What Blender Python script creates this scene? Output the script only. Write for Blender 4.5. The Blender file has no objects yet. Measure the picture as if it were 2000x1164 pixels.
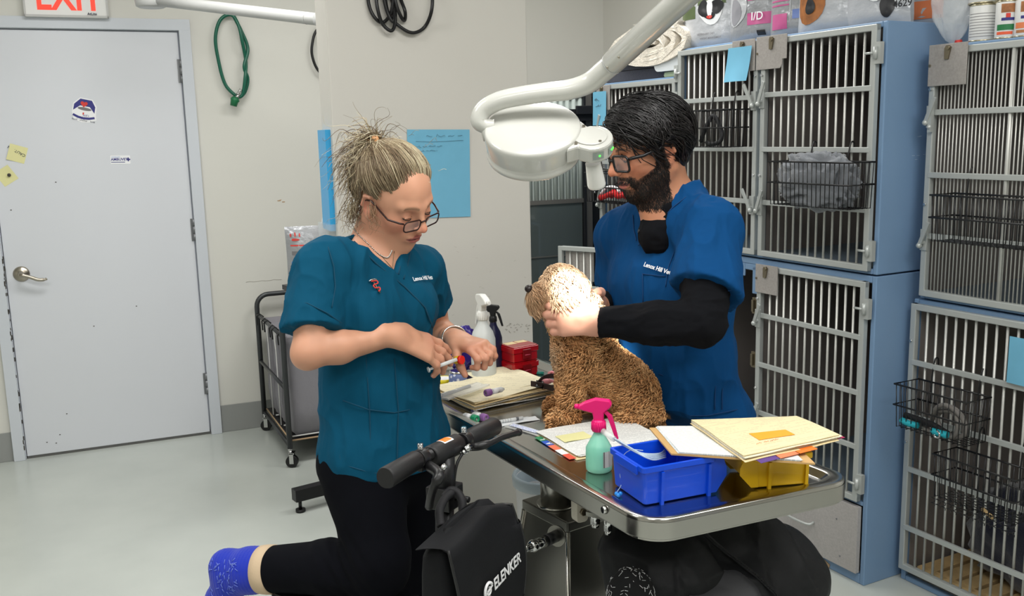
import bpy, bmesh, math, random
import numpy as np
from mathutils import Vector, Matrix, noise as mnoise
random.seed(7); rng = np.random.default_rng(11)
SC = bpy.context.scene; COL = SC.collection
PI = math.pi
# ---------------------------------------------------------------- camera
FPX, CH, PITCH, ROLL = 1850.0, 1.5, math.radians(9.93), 0.0244
_c = math.sqrt(1-ROLL*ROLL)
FW = Vector((0, math.cos(PITCH), -math.sin(PITCH)))
_R0 = Vector((1, 0, 0)); _U0 = Vector((0, math.sin(PITCH), math.cos(PITCH)))
RT = _R0*_c-_U0*ROLL; UP = _R0*ROLL+_U0*_c
CAM = Vector((0, 0, CH))
cd = bpy.data.cameras.new('camera'); cam = bpy.data.objects.new('camera', cd); COL.objects.link(cam)
cam.matrix_world = Matrix(((RT.x, UP.x, -FW.x, 0), (RT.y, UP.y, -FW.y, 0), (RT.z, UP.z, -FW.z, CH), (0, 0, 0, 1)))
cd.sensor_width = 36; cd.lens = 36*FPX/2000; cd.clip_start = .02; SC.camera = cam
SC.view_settings.view_transform = 'Standard'; SC.view_settings.look = 'None'
SC.view_settings.gamma = 1; SC.view_settings.use_curve_mapping = False
SC.view_settings.exposure = 0.15
w = bpy.data.worlds.new('world'); SC.world = w; w.use_nodes = True
w.node_tree.nodes['Background'].inputs[0].default_value = (.93, .96, 1, 1)
w.node_tree.nodes['Background'].inputs[1].default_value = .35
def area(name, loc, size, power, color=(1, 1, 1), rz=0.0):
    l = bpy.data.lights.new(name, 'AREA'); l.shape = 'RECTANGLE'; l.size, l.size_y = size; l.energy = power; l.color = color
    o = bpy.data.objects.new(name, l); COL.objects.link(o); o.location = loc; o.rotation_euler = (0, 0, rz); return o
PANELS = [(-1.15, 3.35), (.35, 3.75), (-1.6, 1.5), (.15, 1.2), (1.4, 1.0), (-.9, -.8), (.9, -.8)]
for i, (x, y) in enumerate(PANELS):
    area('ceiling_lamp', (x, y, 2.675), (1.1, .5), 19, (1, .985, .96), math.radians(22.5))
# ---------------------------------------------------------------- pixel rays (2000 x 1164) met with real planes
def ray(x, y): return FW+RT*((x-1000)/FPX)+UP*((582-y)/FPX)
def atz(x, y, z): d = ray(x, y); return CAM+d*((z-CH)/d.z)
def aty(x, y, Y): d = ray(x, y); return CAM+d*(Y/d.y)
def atp(x, y, P, n): d = ray(x, y); return CAM+d*((Vector(P)-CAM).dot(n)/d.dot(n))
# ---------------------------------------------------------------- materials
def lin(c):
    return tuple(((v/255)/12.92 if v/255 <= .04045 else ((v/255+.055)/1.055)**2.4) for v in c[:3])+(1,)
MATS = {}
def pm(name, rgb, rough=.5, metal=0, var=None, bump=None, spec=.5, coat=0, trans=0, alpha=1, emis=0, ior=1.45, sss=0, sheen=0, attr=None, aniso=0, stretch=None):
    m = bpy.data.materials.new(name); m.use_nodes = True; nt = m.node_tree; b = nt.nodes['Principled BSDF']
    I = b.inputs; c = lin(rgb)
    I['Base Color'].default_value = c; I['Roughness'].default_value = rough; I['Metallic'].default_value = metal
    I['Specular IOR Level'].default_value = spec; I['Coat Weight'].default_value = coat; I['Transmission Weight'].default_value = trans
    I['Alpha'].default_value = alpha; I['IOR'].default_value = ior
    if aniso: I['Anisotropic'].default_value = aniso
    if sss: I['Subsurface Weight'].default_value = sss; I['Subsurface Radius'].default_value = (.012, .005, .003); I['Subsurface Scale'].default_value = 1
    if sheen: I['Sheen Weight'].default_value = sheen; I['Sheen Roughness'].default_value = .5
    if emis: I['Emission Color'].default_value = c; I['Emission Strength'].default_value = emis
    L = nt.links.new; src = None
    tc = nt.nodes.new('ShaderNodeTexCoord'); co = tc.outputs['Object']
    if stretch:
        mp = nt.nodes.new('ShaderNodeMapping'); mp.inputs['Scale'].default_value = stretch; L(co, mp.inputs[0]); co = mp.outputs[0]
    if attr:
        a = nt.nodes.new('ShaderNodeAttribute'); a.attribute_name = attr; src = a.outputs['Color']
    if var:
        n = nt.nodes.new('ShaderNodeTexNoise'); n.inputs['Scale'].default_value = var[0]; n.inputs['Detail'].default_value = 5; L(co, n.inputs[0])
        r = nt.nodes.new('ShaderNodeMapRange'); r.inputs[1].default_value = .3; r.inputs[2].default_value = .7
        r.inputs[3].default_value = 1-var[1]; r.inputs[4].default_value = 1+var[1]; L(n.outputs[0], r.inputs[0])
        mx = nt.nodes.new('ShaderNodeVectorMath'); mx.operation = 'SCALE'
        if src: L(src, mx.inputs[0])
        else: mx.inputs[0].default_value = c[:3]
        L(r.outputs[0], mx.inputs['Scale']); src = mx.outputs[0]
    if src: L(src, I['Base Color'])
    if bump:
        n = nt.nodes.new('ShaderNodeTexNoise'); n.inputs['Scale'].default_value = bump[0]; n.inputs['Detail'].default_value = 4; L(co, n.inputs[0])
        bp = nt.nodes.new('ShaderNodeBump'); bp.inputs['Strength'].default_value = bump[1]; bp.inputs['Distance'].default_value = bump[2] if len(bump) > 2 else .002
        L(n.outputs[0], bp.inputs['Height']); L(bp.outputs[0], I['Normal'])
    MATS[name] = m; return m
# ---------------------------------------------------------------- mesh builder
def basis(d):
    d = Vector(d).normalized(); a = Vector((0, 0, 1)) if abs(d.z) < .92 else Vector((1, 0, 0))
    x = d.cross(a).normalized(); return x, d.cross(x).normalized(), d
class MB:
    def __init__(s): s.v = []; s.f = []; s.m = []; s.sm = []
    def add(s, vs, fs, mi=0, smooth=False):
        o = len(s.v); s.v += [tuple(v) for v in vs]; s.f += [tuple(i+o for i in f) for f in fs]; s.m += [mi]*len(fs); s.sm += [smooth]*len(fs); return s
    def box(s, x0, x1, y0, y1, z0, z1, mi=0, T=None):
        vs = [Vector((x, y, z)) for z in (z0, z1) for y in (y0, y1) for x in (x0, x1)]
        if T: vs = [T @ v for v in vs]
        return s.add(vs, [(0, 2, 3, 1), (4, 5, 7, 6), (0, 1, 5, 4), (2, 6, 7, 3), (0, 4, 6, 2), (1, 3, 7, 5)], mi)
    def bar(s, a, b, w, h, mi=0, up=(0, 0, 1)):
        a = Vector(a); b = Vector(b); d = (b-a).normalized(); u = Vector(up)
        x = d.cross(u); x = x.normalized() if x.length > 1e-4 else basis(d)[0]; y = x.cross(d)
        vs = [p+x*i*w/2+y*j*h/2 for p in (a, b) for j in (-1, 1) for i in (-1, 1)]
        return s.add(vs, [(0, 1, 3, 2), (4, 6, 7, 5), (0, 4, 5, 1), (2, 3, 7, 6), (0, 2, 6, 4), (1, 5, 7, 3)], mi)
    def tube(s, pts, r, n=8, mi=0, closed=False, caps=True, smooth=True):
        P = [Vector(p) for p in pts]; N = len(P); R = r if hasattr(r, '__len__') else [r]*N
        T = []
        for i in range(N):
            if closed: t = P[(i+1) % N]-P[i-1]
            else: t = P[min(i+1, N-1)]-P[max(i-1, 0)]
            T.append(t.normalized() if t.length > 1e-9 else Vector((0, 0, 1)))
        x = basis(T[0])[0]; vs = []
        for i in range(N):
            x = (x-T[i]*x.dot(T[i])); x = x.normalized() if x.length > 1e-6 else basis(T[i])[0]; y = T[i].cross(x)
            for k in range(n):
                a = 2*PI*k/n; vs.append(P[i]+(x*math.cos(a)+y*math.sin(a))*R[i])
        fs = []
        for i in range(N if closed else N-1):
            j = (i+1) % N
            for k in range(n): fs.append((i*n+k, i*n+(k+1) % n, j*n+(k+1) % n, j*n+k))
        if caps and not closed: s.add(vs, fs, mi, smooth); o = len(s.v)-len(vs); s.f += [tuple(o+k for k in range(n))[::-1], tuple(o+(N-1)*n+k for k in range(n))]; s.m += [mi]*2; s.sm += [False]*2; return s
        return s.add(vs, fs, mi, smooth)
    def cyl(s, a, b, r, n=16, mi=0, r2=None): return s.tube([a, b], [r, r if r2 is None else r2], n, mi)
    def lathe(s, prof, n=24, mi=0, T=None, smooth=True, capb=True, capt=True):
        vs = []; 
        for (r, z) in prof:
            for k in range(n):
                a = 2*PI*k/n; v = Vector((r*math.cos(a), r*math.sin(a), z)); vs.append(T @ v if T else v)
        fs = [(i*n+k, i*n+(k+1) % n, (i+1)*n+(k+1) % n, (i+1)*n+k) for i in range(len(prof)-1) for k in range(n)]
        s.add(vs, fs, mi, smooth); o = len(s.v)-len(vs)
        if capb: s.f.append(tuple(o+k for k in range(n))[::-1]); s.m.append(mi); s.sm.append(False)
        if capt: s.f.append(tuple(o+(len(prof)-1)*n+k for k in range(n))); s.m.append(mi); s.sm.append(False)
        return s
    def prism(s, loop, z0, z1, mi=0, T=None, loop2=None):
        n = len(loop); l2 = loop2 or loop
        vs = [Vector((x, y, z0)) for x, y in loop]+[Vector((x, y, z1)) for x, y in l2]
        if T: vs = [T @ v for v in vs]
        return s.add(vs, [tuple(range(n))[::-1], tuple(range(n, 2*n))]+[(i, (i+1) % n, n+(i+1) % n, n+i) for i in range(n)], mi)
    def loft(s, rings, mi=0, closed=True, caps=True, smooth=True):
        n = len(rings[0]); vs = [p for r in rings for p in r]; fs = []
        for i in range(len(rings)-1):
            for k in range(n if closed else n-1): fs.append((i*n+k, i*n+(k+1) % n, (i+1)*n+(k+1) % n, (i+1)*n+k))
        s.add(vs, fs, mi, smooth); o = len(s.v)-len(vs)
        if caps and closed:
            s.f += [tuple(o+k for k in range(n))[::-1], tuple(o+(len(rings)-1)*n+k for k in range(n))]; s.m += [mi]*2; s.sm += [False]*2
        return s
    def grid(s, f, nu, nv, mi=0, smooth=True):
        vs = [f(i/(nu-1), j/(nv-1)) for j in range(nv) for i in range(nu)]
        return s.add(vs, [(j*nu+i, j*nu+i+1, (j+1)*nu+i+1, (j+1)*nu+i) for j in range(nv-1) for i in range(nu-1)], mi, smooth)
    def ell(s, c, r, n=16, mi=0, T=None):
        m = n//2; vs = []
        for i in range(m+1):
            t = PI*i/m
            for k in range(n):
                a = 2*PI*k/n; v = Vector((r[0]*math.sin(t)*math.cos(a), r[1]*math.sin(t)*math.sin(a), r[2]*math.cos(t))); v = (T @ v if T else v)+Vector(c); vs.append(v)
        return s.add(vs, [(i*n+k, (i+1)*n+k, (i+1)*n+(k+1) % n, i*n+(k+1) % n) for i in range(m) for k in range(n)], mi, True)
def rrect(w, h, r, n=5, cx=0, cy=0):
    out = []
    for (sx, sy, a0) in ((1, 1, 0), (-1, 1, 90), (-1, -1, 180), (1, -1, 270)):
        for k in range(n+1):
            a = math.radians(a0+90*k/n); out.append((cx+sx*(w/2-r)+r*math.cos(a), cy+sy*(h/2-r)+r*math.sin(a)))
    return out
# ---------------------------------------------------------------- objects
PM = {}
def I4(): return Matrix.Identity(4)
def thing(name, label, cat, loc=(0, 0, 0), rz=0, group=None, kind=None, M=None):
    o = bpy.data.objects.new(name, None); COL.objects.link(o); o.empty_display_size = .05
    m = M if M is not None else Matrix.Translation(Vector(loc)) @ Matrix.Rotation(rz, 4, 'Z')
    o.matrix_world = m; PM[o.name] = m.copy()
    if label: o['label'] = label
    if cat: o['category'] = cat
    if group: o['group'] = group
    if kind: o['kind'] = kind
    return o
def mesh(name, mb, mats):
    me = bpy.data.meshes.new(name); me.from_pydata([tuple(v) for v in mb.v], [], mb.f)
    for m in (mats if isinstance(mats, (list, tuple)) else [mats]): me.materials.append(m)
    me.polygons.foreach_set('material_index', mb.m); me.polygons.foreach_set('use_smooth', mb.sm); me.update(); return me
def obj(name, mb, mats, parent=None, local=False, bev=0, label=None, sub=0, kind=None, base=None, wn=False):
    """links one mesh object; mb in world coordinates unless local; children get vertices in the parent's frame"""
    if parent is not None:
        m = PM[parent.name]
        if not local: inv = m.inverted(); mb.v = [tuple(inv @ Vector(v)) for v in mb.v]
    else:
        m = I4()
        if base is not None:
            b = Vector(base); mb.v = [tuple(Vector(v)-b) for v in mb.v]; m = Matrix.Translation(b)
    o = bpy.data.objects.new(name, mesh(name, mb, mats)); COL.objects.link(o)
    if parent is not None: o.parent = parent
    elif base is not None: o.location = b
    PM[o.name] = m.copy()
    if bev:
        k = o.modifiers.new('bevel', 'BEVEL'); k.width = bev; k.segments = 2; k.limit_method = 'ANGLE'; k.angle_limit = .6; k.harden_normals = False
    if sub: k = o.modifiers.new('sub', 'SUBSURF'); k.levels = sub; k.render_levels = sub
    if label: o['label'] = label
    if kind: o['kind'] = kind
    return o
def tag(o, label, cat, group=None, kind=None):
    o['label'] = label; o['category'] = cat
    if group: o['group'] = group
    if kind: o['kind'] = kind
    return o
def dup(root, M, label=None, group=None):
    r = root.copy(); COL.objects.link(r); r.matrix_world = M; PM[r.name] = M.copy()
    if label: r['label'] = label
    if group: r['group'] = group
    for ch in list(root.children):
        c = ch.copy(); COL.objects.link(c); c.parent = r; PM[c.name] = M.copy()
        for g in list(ch.children):
            d = g.copy(); COL.objects.link(d); d.parent = c; PM[d.name] = M.copy()
    return r
def struct(name, mb, mats, parent=None, **k):
    o = obj(name, mb, mats, parent, **k)
    if parent is None: o['kind'] = 'structure'
    return o
def text(s, size, mat, parent, org, xd, yd, ext=.0004, name='lettering', align='LEFT', bold=0, sx=1.0, shear=0, label=None):
    cu = bpy.data.curves.new('t', 'FONT'); cu.body = s; cu.size = size; cu.extrude = ext; cu.align_x = align; cu.offset = bold*size; cu.shear = shear; cu.resolution_u = 3
    to = bpy.data.objects.new('t', cu); COL.objects.link(to)
    bpy.context.view_layer.update()
    me = bpy.data.meshes.new_from_object(to.evaluated_get(bpy.context.evaluated_depsgraph_get()))
    bpy.data.objects.remove(to)
    xd = Vector(xd).normalized(); yd = Vector(yd).normalized(); zd = xd.cross(yd)
    inv = PM[parent.name].inverted() if parent is not None else I4()
    for v in me.vertices:
        v.co = inv @ (Vector(org)+xd*v.co.x*sx+yd*v.co.y+zd*v.co.z)
    me.materials.clear(); me.materials.append(mat)
    o = bpy.data.objects.new(name, me); COL.objects.link(o); me.name = name
    if parent is not None: o.parent = parent
    PM[o.name] = PM[parent.name] if parent is not None else I4()
    if label: o['label'] = label
    return o
def spline(pts, n=8, closed=False):
    P = [Vector(p) for p in pts]; N = len(P); out = []
    g = (lambda i: P[i % N]) if closed else (lambda i: P[max(0, min(N-1, i))])
    for i in range(N if closed else N-1):
        a, b, c, d = g(i-1), g(i), g(i+1), g(i+2)
        for k in range(n):
            t = k/n; out.append(.5*((2*b)+(c-a)*t+(2*a-5*b+4*c-d)*t*t+(3*b-a-3*c+d)*t**3))
    if not closed: out.append(P[-1])
    return out
def scrib(mb, org, xd, yd, w, size, seed=0, r=.0007, mi=0, slant=.2):
    rr = random.Random(seed); xd = Vector(xd).normalized(); yd = Vector(yd).normalized(); x = 0; org = Vector(org); zd = xd.cross(yd)
    while x < w:
        L = min(size*rr.uniform(1.5, 4), w-x); pts = []
        k = max(3, int(L/size*3))
        for i in range(k): pts.append(org+xd*(x+L*i/(k-1)+rr.uniform(-.2, .2)*size)+yd*size*(rr.random() if i % 2 else rr.uniform(0, .3))+zd*.0008)
        mb.tube(pts, r, 3, mi); x += L+size*.8
# ================================================================ SETTING
WHITE = pm('white_paint', (214, 213, 206), .55, var=(1.2, .02), bump=(60, .08, .001))
PART = pm('partition_paint', (206, 203, 196), .55, var=(1.5, .03), bump=(45, .08, .001))
DOORM = pm('door_paint', (214, 217, 223), .42, var=(1.0, .015), bump=(120, .05, .0005))
FRAMEM = pm('frame_paint', (204, 209, 216), .45)
BASEM = pm('baseboard_vinyl', (146, 148, 146), .5)
CEILM = pm('ceiling_tile', (225, 225, 220), .8, bump=(200, .2, .001))
STEEL = pm('brushed_steel', (170, 168, 162), .25, 1, var=(6, .06), bump=(90, .05, .0005), stretch=(1, 1, 1))
CHROME = pm('chrome', (205, 205, 205), .12, 1)
NICKEL = pm('satin_nickel', (176, 168, 155), .28, 1)
HINGE = pm('hinge_grey', (128, 130, 133), .4, .5)
BLK = pm('black_plastic', (22, 22, 24), .38)
BLKM = pm('black_metal', (28, 28, 30), .35, .3)
BLUEL = pm('blue_laminate', (120, 150, 184), .38, var=(2.5, .03), bump=(150, .05, .0005))
CAGEIN = pm('cage_liner', (132, 125, 121), .5, var=(8, .05))
CAGEFL = pm('cage_floor', (96, 110, 122), .4)
ALU = pm('aluminium', (186, 190, 188), .38, .35)
BARM = pm('bar_metal', (200, 200, 195), .35, .35)
PLATE = pm('plate_laminate', (156, 151, 147), .5, var=(150, .10))
DRAWM = pm('drawer_laminate', (172, 168, 166), .5, var=(150, .08))
CLIPM = pm('clip_metal', (140, 130, 110), .3, .9)
NOTE = pm('blue_note', (112, 178, 208), .7, var=(20, .03))
YNOTE = pm('yellow_note', (226, 222, 165), .8)
INK = pm('ink', (62, 66, 84), .7)
PENC = pm('faint_pencil', (90, 130, 150), .7)
RED = pm('red_paint', (222, 40, 28), .5)
TAN = pm('bare_board', (178, 150, 118), .8)
wa = math.radians(22.5); DX = Vector((math.cos(wa), math.sin(wa), 0)); DN = Vector((-DX.y, DX.x, 0)); ZU = Vector((0, 0, 1))
D0 = Vector((-1.575, 4.716, 0))            # door wall: hinge side foot of the door
P0 = Vector((-.018, 3.022, 0))             # partition front plane
CA = Vector((1.134, 2.903, 0)); CU = Vector((.4633, -.8862, 0)); CV = Vector((.8862, .4633, 0))   # cage front frame
CRZ = math.atan2(CU.y, CU.x)
def dw(u, z, n=0): return D0+DX*u+ZU*z-DN*n         # on the door wall, n metres out of it
def pw(u, z, n=0): return P0+DX*u+ZU*z-DN*n
def cg(u, v, z): return CA+CU*u+CV*v+ZU*z
HC = 2.7
# floor: pale glossy epoxy with scuffs
def floor_mat():
    m = pm('epoxy_floor', (190, 195, 190), .16, bump=(1.6, .06, .01)); nt = m.node_tree; N = nt.nodes.new; L = nt.links.new; b = nt.nodes['Principled BSDF']
    tc = N('ShaderNodeTexCoord'); n1 = N('ShaderNodeTexNoise'); n1.inputs['Scale'].default_value = 1.3; n1.inputs['Detail'].default_value = 8; L(tc.outputs['Object'], n1.inputs[0])
    cr = N('ShaderNodeValToRGB'); cr.color_ramp.elements[0].position = .3; cr.color_ramp.elements[0].color = lin((176, 181, 176)); cr.color_ramp.elements[1].position = .7; cr.color_ramp.elements[1].color = lin((196, 201, 195)); L(n1.outputs[0], cr.inputs[0])
    v = N('ShaderNodeTexNoise'); v.inputs['Scale'].default_value = 9; v.inputs['Detail'].default_value = 12; v.inputs['Roughness'].default_value = .75; L(tc.outputs['Object'], v.inputs[0])
    c2 = N('ShaderNodeMapRange'); c2.inputs[1].default_value = .69; c2.inputs[2].default_value = .74; L(v.outputs[0], c2.inputs[0])
    mx = N('ShaderNodeMix'); mx.data_type = 'RGBA'; L(c2.outputs[0], mx.inputs[0]); L(cr.outputs[0], mx.inputs[6]); mx.inputs[7].default_value = lin((120, 118, 108)); L(mx.outputs[2], b.inputs['Base Color'])
    rr = N('ShaderNodeMapRange'); rr.inputs[3].default_value = .1; rr.inputs[4].default_value = .34; L(n1.outputs[0], rr.inputs[0]); L(rr.outputs[0], b.inputs['Roughness'])
    return m
FLOORM = floor_mat()
corner = D0+DX*2.33+DN*0                     # back right corner of the room
RR = [corner, D0-DX*2.2, D0-DX*2.2-DN*9.2, corner-DN*9.2+DX*3.4]
WB = CA+CV*.74                               # wall behind the cages
far = WB-CU*3.05; near = WB+CU*5.2
foot = [far, D0+DX*((far-D0).dot(DX)), D0-DX*2.4, D0-DX*2.4-DN*8.6, near]
foot[1] = foot[0]
foot = [far]+foot[2:]
def slab(name, pts, z0, z1, m):
    mb = MB(); mb.prism([(p.x, p.y) for p in pts], z0, z1); return struct(name, mb, m)
F4 = [Vector((-5.4, 3.0, 0)), Vector((-3.2, -5.2, 0)), Vector((4.6, -3.9, 0)), Vector((2.2, 5.0, 0)), Vector((.9, 6.6, 0))]
F4 = F4[::1]
slab('floor', F4[::1], -.1, 0, FLOORM); CEIL = slab('ceiling', F4, HC, HC+.1, CEILM)
def wallseg(name, a, b, t, m, z0=0, z1=HC, holes=None):
    a = Vector(a); b = Vector(b); d = (b-a).normalized(); n = Vector((-d.y, d.x, 0))*t; mb = MB()
    mb.prism([(p.x, p.y) for p in (a, b, b+n, a+n)], z0, z1); return struct(name, mb, m, bev=.003)
# door wall with the opening left for the door
DWID = .852; mb = MB()
def wb(u0, u1, z0, z1, mb=mb): 
    a = dw(u0, 0); b = dw(u1, 0); n = DN*.14; mb.prism([(p.x, p.y) for p in (a, b, b+n, a+n)], z0, z1)
wb(-3.4, -DWID-.02, 0, HC); wb(-DWID-.02, .02, 2.035, HC); wb(.02, 2.36, 0, HC)
struct('wall_back', mb, WHITE)
wallseg('wall_right', near, far-CU*.08, -.14, WHITE)
lp = dw(-3.3, 0); wallseg('wall_left', lp+DN*.1, lp-DN*8.2, -.14, WHITE)
wallseg('wall_front', lp-DN*8.1-DX*.1, near+CU*.6, -.14, WHITE)
# partition (wing wall)
mb = MB(); a = pw(-.536, 0); b = pw(.092, 0); mb.prism([(p.x, p.y) for p in (a, b, b+DN*.153, a+DN*.153)], 0, HC); struct('wall_centre', mb, PART, bev=.004)
mb = MB(); mb.prism([(p.x, p.y) for p in (pw(-.542, 0, .006), pw(.098, 0, .006), pw(.098, 0, -.159), pw(-.542, 0, -.159))], 0, .143); struct('baseboard_centre', mb, BASEM, bev=.002)
mb = MB(); mb.prism([(p.x, p.y) for p in (dw(.056, 0, .006), dw(2.0, 0, .006), dw(2.0, 0), dw(.056, 0))], 0, .143)
mb.prism([(p.x, p.y) for p in (dw(-2.6, 0, .006), dw(-DWID-.056, 0, .006), dw(-DWID-.056, 0), dw(-2.6, 0))], 0, .143); struct('baseboard_back', mb, BASEM, bev=.002)
# ceiling fixtures (real, above the frame)
DIFF = pm('lamp_diffuser', (250, 250, 245), .6, emis=1.2)
for i, (x, y) in enumerate(PANELS):
    T = Matrix.Translation((x, y, 2.69)) @ Matrix.Rotation(wa, 4, 'Z')
    mb = MB(); mb.box(-.6, .6, -.29, .29, .0, .01, 0, T); o = obj('light_panel', mb, DIFF, CEIL)
    mb = MB(); [mb.box(*q, 0, T) for q in ((-.62, .62, -.31, -.29, -.012, .01), (-.62, .62, .29, .31, -.012, .01), (-.62, -.6, -.29, .29, -.012, .01), (.6, .62, -.29, .29, -.012, .01))]; obj('panel_frame', mb, WHITE, o)
# ---- door_1
t = thing('door_1', None, None, D0, wa, kind='structure')
mb = MB(); mb.box(-DWID, -.004, -.002, .042, .012, 2.012); obj('door_leaf', mb, DOORM, t, local=True, bev=.003)
mb = MB()
for a, b in ((-DWID-.056, -DWID-.006), (0.002, .055)): mb.box(a, b, -.022, .02, 0, 2.066)
mb.box(-DWID-.056, .055, -.0225, .02, 2.018, 2.07)
for a, b in ((-DWID-.02, -DWID-.003), (.001, .02)): mb.box(a, b, .0, .14, 0, 2.035)
mb.box(-DWID-.02, .02, 0, .14, 2.016, 2.036); obj('door_frame', mb, FRAMEM, t, local=True, bev=.002)
mb = MB(); mb.box(-DWID, 0, .0, .1, 0, .011); obj('threshold', mb, pm('threshold_dark', (92, 92, 90), .5), t, local=True)
for z in (1.83, 1.06, .27):
    mb = MB()
    for k in range(3): mb.cyl((-.001, -.012, z-.055+k*.037), (-.001, -.012, z-.055+k*.037+.035), .0075, 12)
    mb.box(-.016, .014, -.0065, -.001, z-.055, z+.055); obj('hinge', mb, HINGE, t, local=True)
h = Vector((-.787, 0, .899)); mb = MB(); T = Matrix.Translation(h) @ Matrix.Rotation(PI/2, 4, 'X')
mb.lathe([(.0365, 0), (.0365, .004), (.031, .010), (.018, .014), (.012, .018), (.011, .045)], 28, 0, T)
o = obj('door_handle', mb, NICKEL, t, local=True)
mb = MB(); mb.tube(spline([h+Vector((0, -.045, 0)), h+Vector((.012, -.052, -.002)), h+Vector((.04, -.054, -.012)), h+Vector((.07, -.053, -.026)), h+Vector((.098, -.050, -.028)), h+Vector((.108, -.05, -.024))], 5), [.011]*6+[.0085]*14+[.006]*6, 10)
obj('lever', mb, NICKEL, o, local=True)
mb = MB(); mb.box(-DWID-.0045, -DWID-.0005, -.0035, .03, .86, .94); obj('strike_plate', mb, HINGE, t, local=True)
# door chips (painted-over wear)
CHIP = pm('wear_chip', (70, 66, 62), .8)
mb = MB(); rr = random.Random(3)
for k in range(34):
    z = rr.uniform(.05, 1.0); r = rr.uniform(.002, .006)
    p = Vector((-DWID-.0035+rr.uniform(-.004, .002), -.0232, z)); mb.box(p.x-r*.5, p.x+r*.5, -.0234, -.0226, z-r*2, z+r*2)
for (u, z) in ((-.6, 1.32), (-.66, .2), (-.7, .1), (-.3, .7), (-.5, .62), (-.76, .07), (-.72, .06), (-.8, 1.2)):
    mb.box(u-.003, u+.003, -.0032, -.0022, z-.002, z+.002)
obj('paint_chips', mb, CHIP, t, local=True, kind='stuff')
mb = MB()
for du, dz, w_, h_ in ((0, 0, .017, .005), (.022, -.007, .015, .005), (.008, .004, .01, .003)): mb.prism(rrect(w_, h_, h_*.45), -.0001, .0006, 0, Matrix.Translation(dw(.4245+du, 1.182+dz, .0004)) @ Matrix(((DX.x, 0, -DN.x, 0), (DX.y, 0, -DN.y, 0), (0, 1, 0, 0), (0, 0, 0, 1))))
struct('trim_1', mb, TAN)
def wallM(p, xd=DX, nd=None):    # frame: local x along the wall, y up, z out of the wall
    nd = nd or -DN; return Matrix(((xd.x, 0, nd.x, p.x), (xd.y, 0, nd.y, p.y), (0, 1, 0, p.z), (0, 0, 0, 1)))
def rotM(a): return Matrix.Rotation(a, 4, 'Z')
def flat(name, M, loop, th, mat, parent=None, local=False, z=0.0, mi=0, **k):
    mb = MB(); mb.prism(loop, z, z+th, 0, M); return obj(name, mb, mat, parent, **k)
PW = pm('sticker_white', (240, 241, 243), .4); NAVY = pm('print_navy', (52, 52, 128), .5); PRED = pm('print_red', (212, 60, 52), .5); PGR = pm('print_grey', (120, 118, 120), .5); LBL = pm('print_lightblue', (90, 140, 205), .5)
# ---- EXIT sign
t = thing('exit_sign', 'white exit sign with red letters mounted above the grey door', 'sign', dw(-.4775, 2.165), 0)
M = wallM(dw(-.4775, 2.165)); mb = MB(); mb.prism(rrect(.352, .2, .006), 0, .045, 0, M); obj('housing', mb, pm('sign_white', (232, 232, 230), .35), t, bev=.003)
mb = MB()
for q in ((-.176, .176, -.1, -.09), (-.176, .176, .09, .1), (-.176, -.168, -.1, .1), (.168, .176, -.1, .1)): mb.box(q[0], q[1], q[2], q[3], .044, .05, 0, M)
obj('rim', mb, pm('sign_rim', (190, 190, 188), .3), t)
EXR = pm('exit_letters', (240, 60, 40), .4, emis=.55)
text('EXIT', .175, EXR, t, M @ Vector((-.128, -.065, .0455)), DX, ZU, .001, 'exit_lettering', bold=.022, sx=.78)
text('AtLite', .016, INK, t, M @ Vector((.085, -.088, .0505)), DX, ZU, .0002, bold=.02)
# ---- door stickers and notes
t = thing('pet_shelter_sticker', 'house-shaped blue and white sticker with a red heart high on the grey door', 'sticker', dw(-.446, 1.65, .003), 0)
M = wallM(dw(-.446, 1.65, .0023)) @ rotM(-.22); s = .052
obj('backing', MB().prism([(x*s, y*s) for x, y in ((-1, -.35), (-1, .45), (-.62, .9), (-.5, 1.05), (.55, 1.05), (.95, .5), (1, -.35), (1.1, -.72), (.55, -1.02), (-.1, -1.12), (-.75, -.98))], 0, .0006, 0, M), PW, t)
obj('house', MB().prism([(x*s, y*s) for x, y in ((-.92, -.15), (-.9, .4), (-.45, .95), (.5, .95), (.85, .42), (.85, -.15), (.4, .35), (-.4, .35))], .0006, .001, 0, M), NAVY, t)
obj('bowl', MB().prism([(x*s, y*s) for x, y in ((-.86, -.6), (-.62, .1), (.62, .1), (.9, -.6))], .0009, .0014, 0, M), PW, t)
mb = MB(); mb.prism([(x*s, y*s) for x, y in ((-.92, -.62), (-.86, -.45), (-.4, -.6), (0, -.64), (.5, -.58), (.88, -.45), (.95, -.62), (.5, -.78), (0, -.84), (-.5, -.78))], .0014, .0018, 0, M); obj('bowl_base', mb, NAVY, t)
obj('food', MB().prism([(.55*s*math.cos(a)*1.05, s*(.1+.14*math.sin(a))) for a in [2*PI*k/20 for k in range(20)]], .0015, .0019, 0, M), PGR, t)
def heart(r, n=28): return [(r*.062*16*math.sin(a)**3, r*.062*(13*math.cos(a)-5*math.cos(2*a)-2*math.cos(3*a)-math.cos(4*a))) for a in [2*PI*k/n for k in range(n)]]
obj('heart', MB().prism(heart(.30*s), .002, .0026, 0, M @ Matrix.Translation((-.1*s, .52*s, 0))), PRED, t)
mb = MB(); mb.prism([(-.006, -.0), (.0, 0), (.0, .01), (-.006, .01)], .0015, .0019, 0, M @ Matrix.Translation((0, -.022, 0))); obj('logo_mark', mb, PRED, t)
text("Hill's", .014, NAVY, t, M @ Vector((-.004, -.030, .0016)), M.to_3x3() @ Vector((1, .1, 0)), M.to_3x3() @ Vector((0, 1, 0)), .0002)
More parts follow.
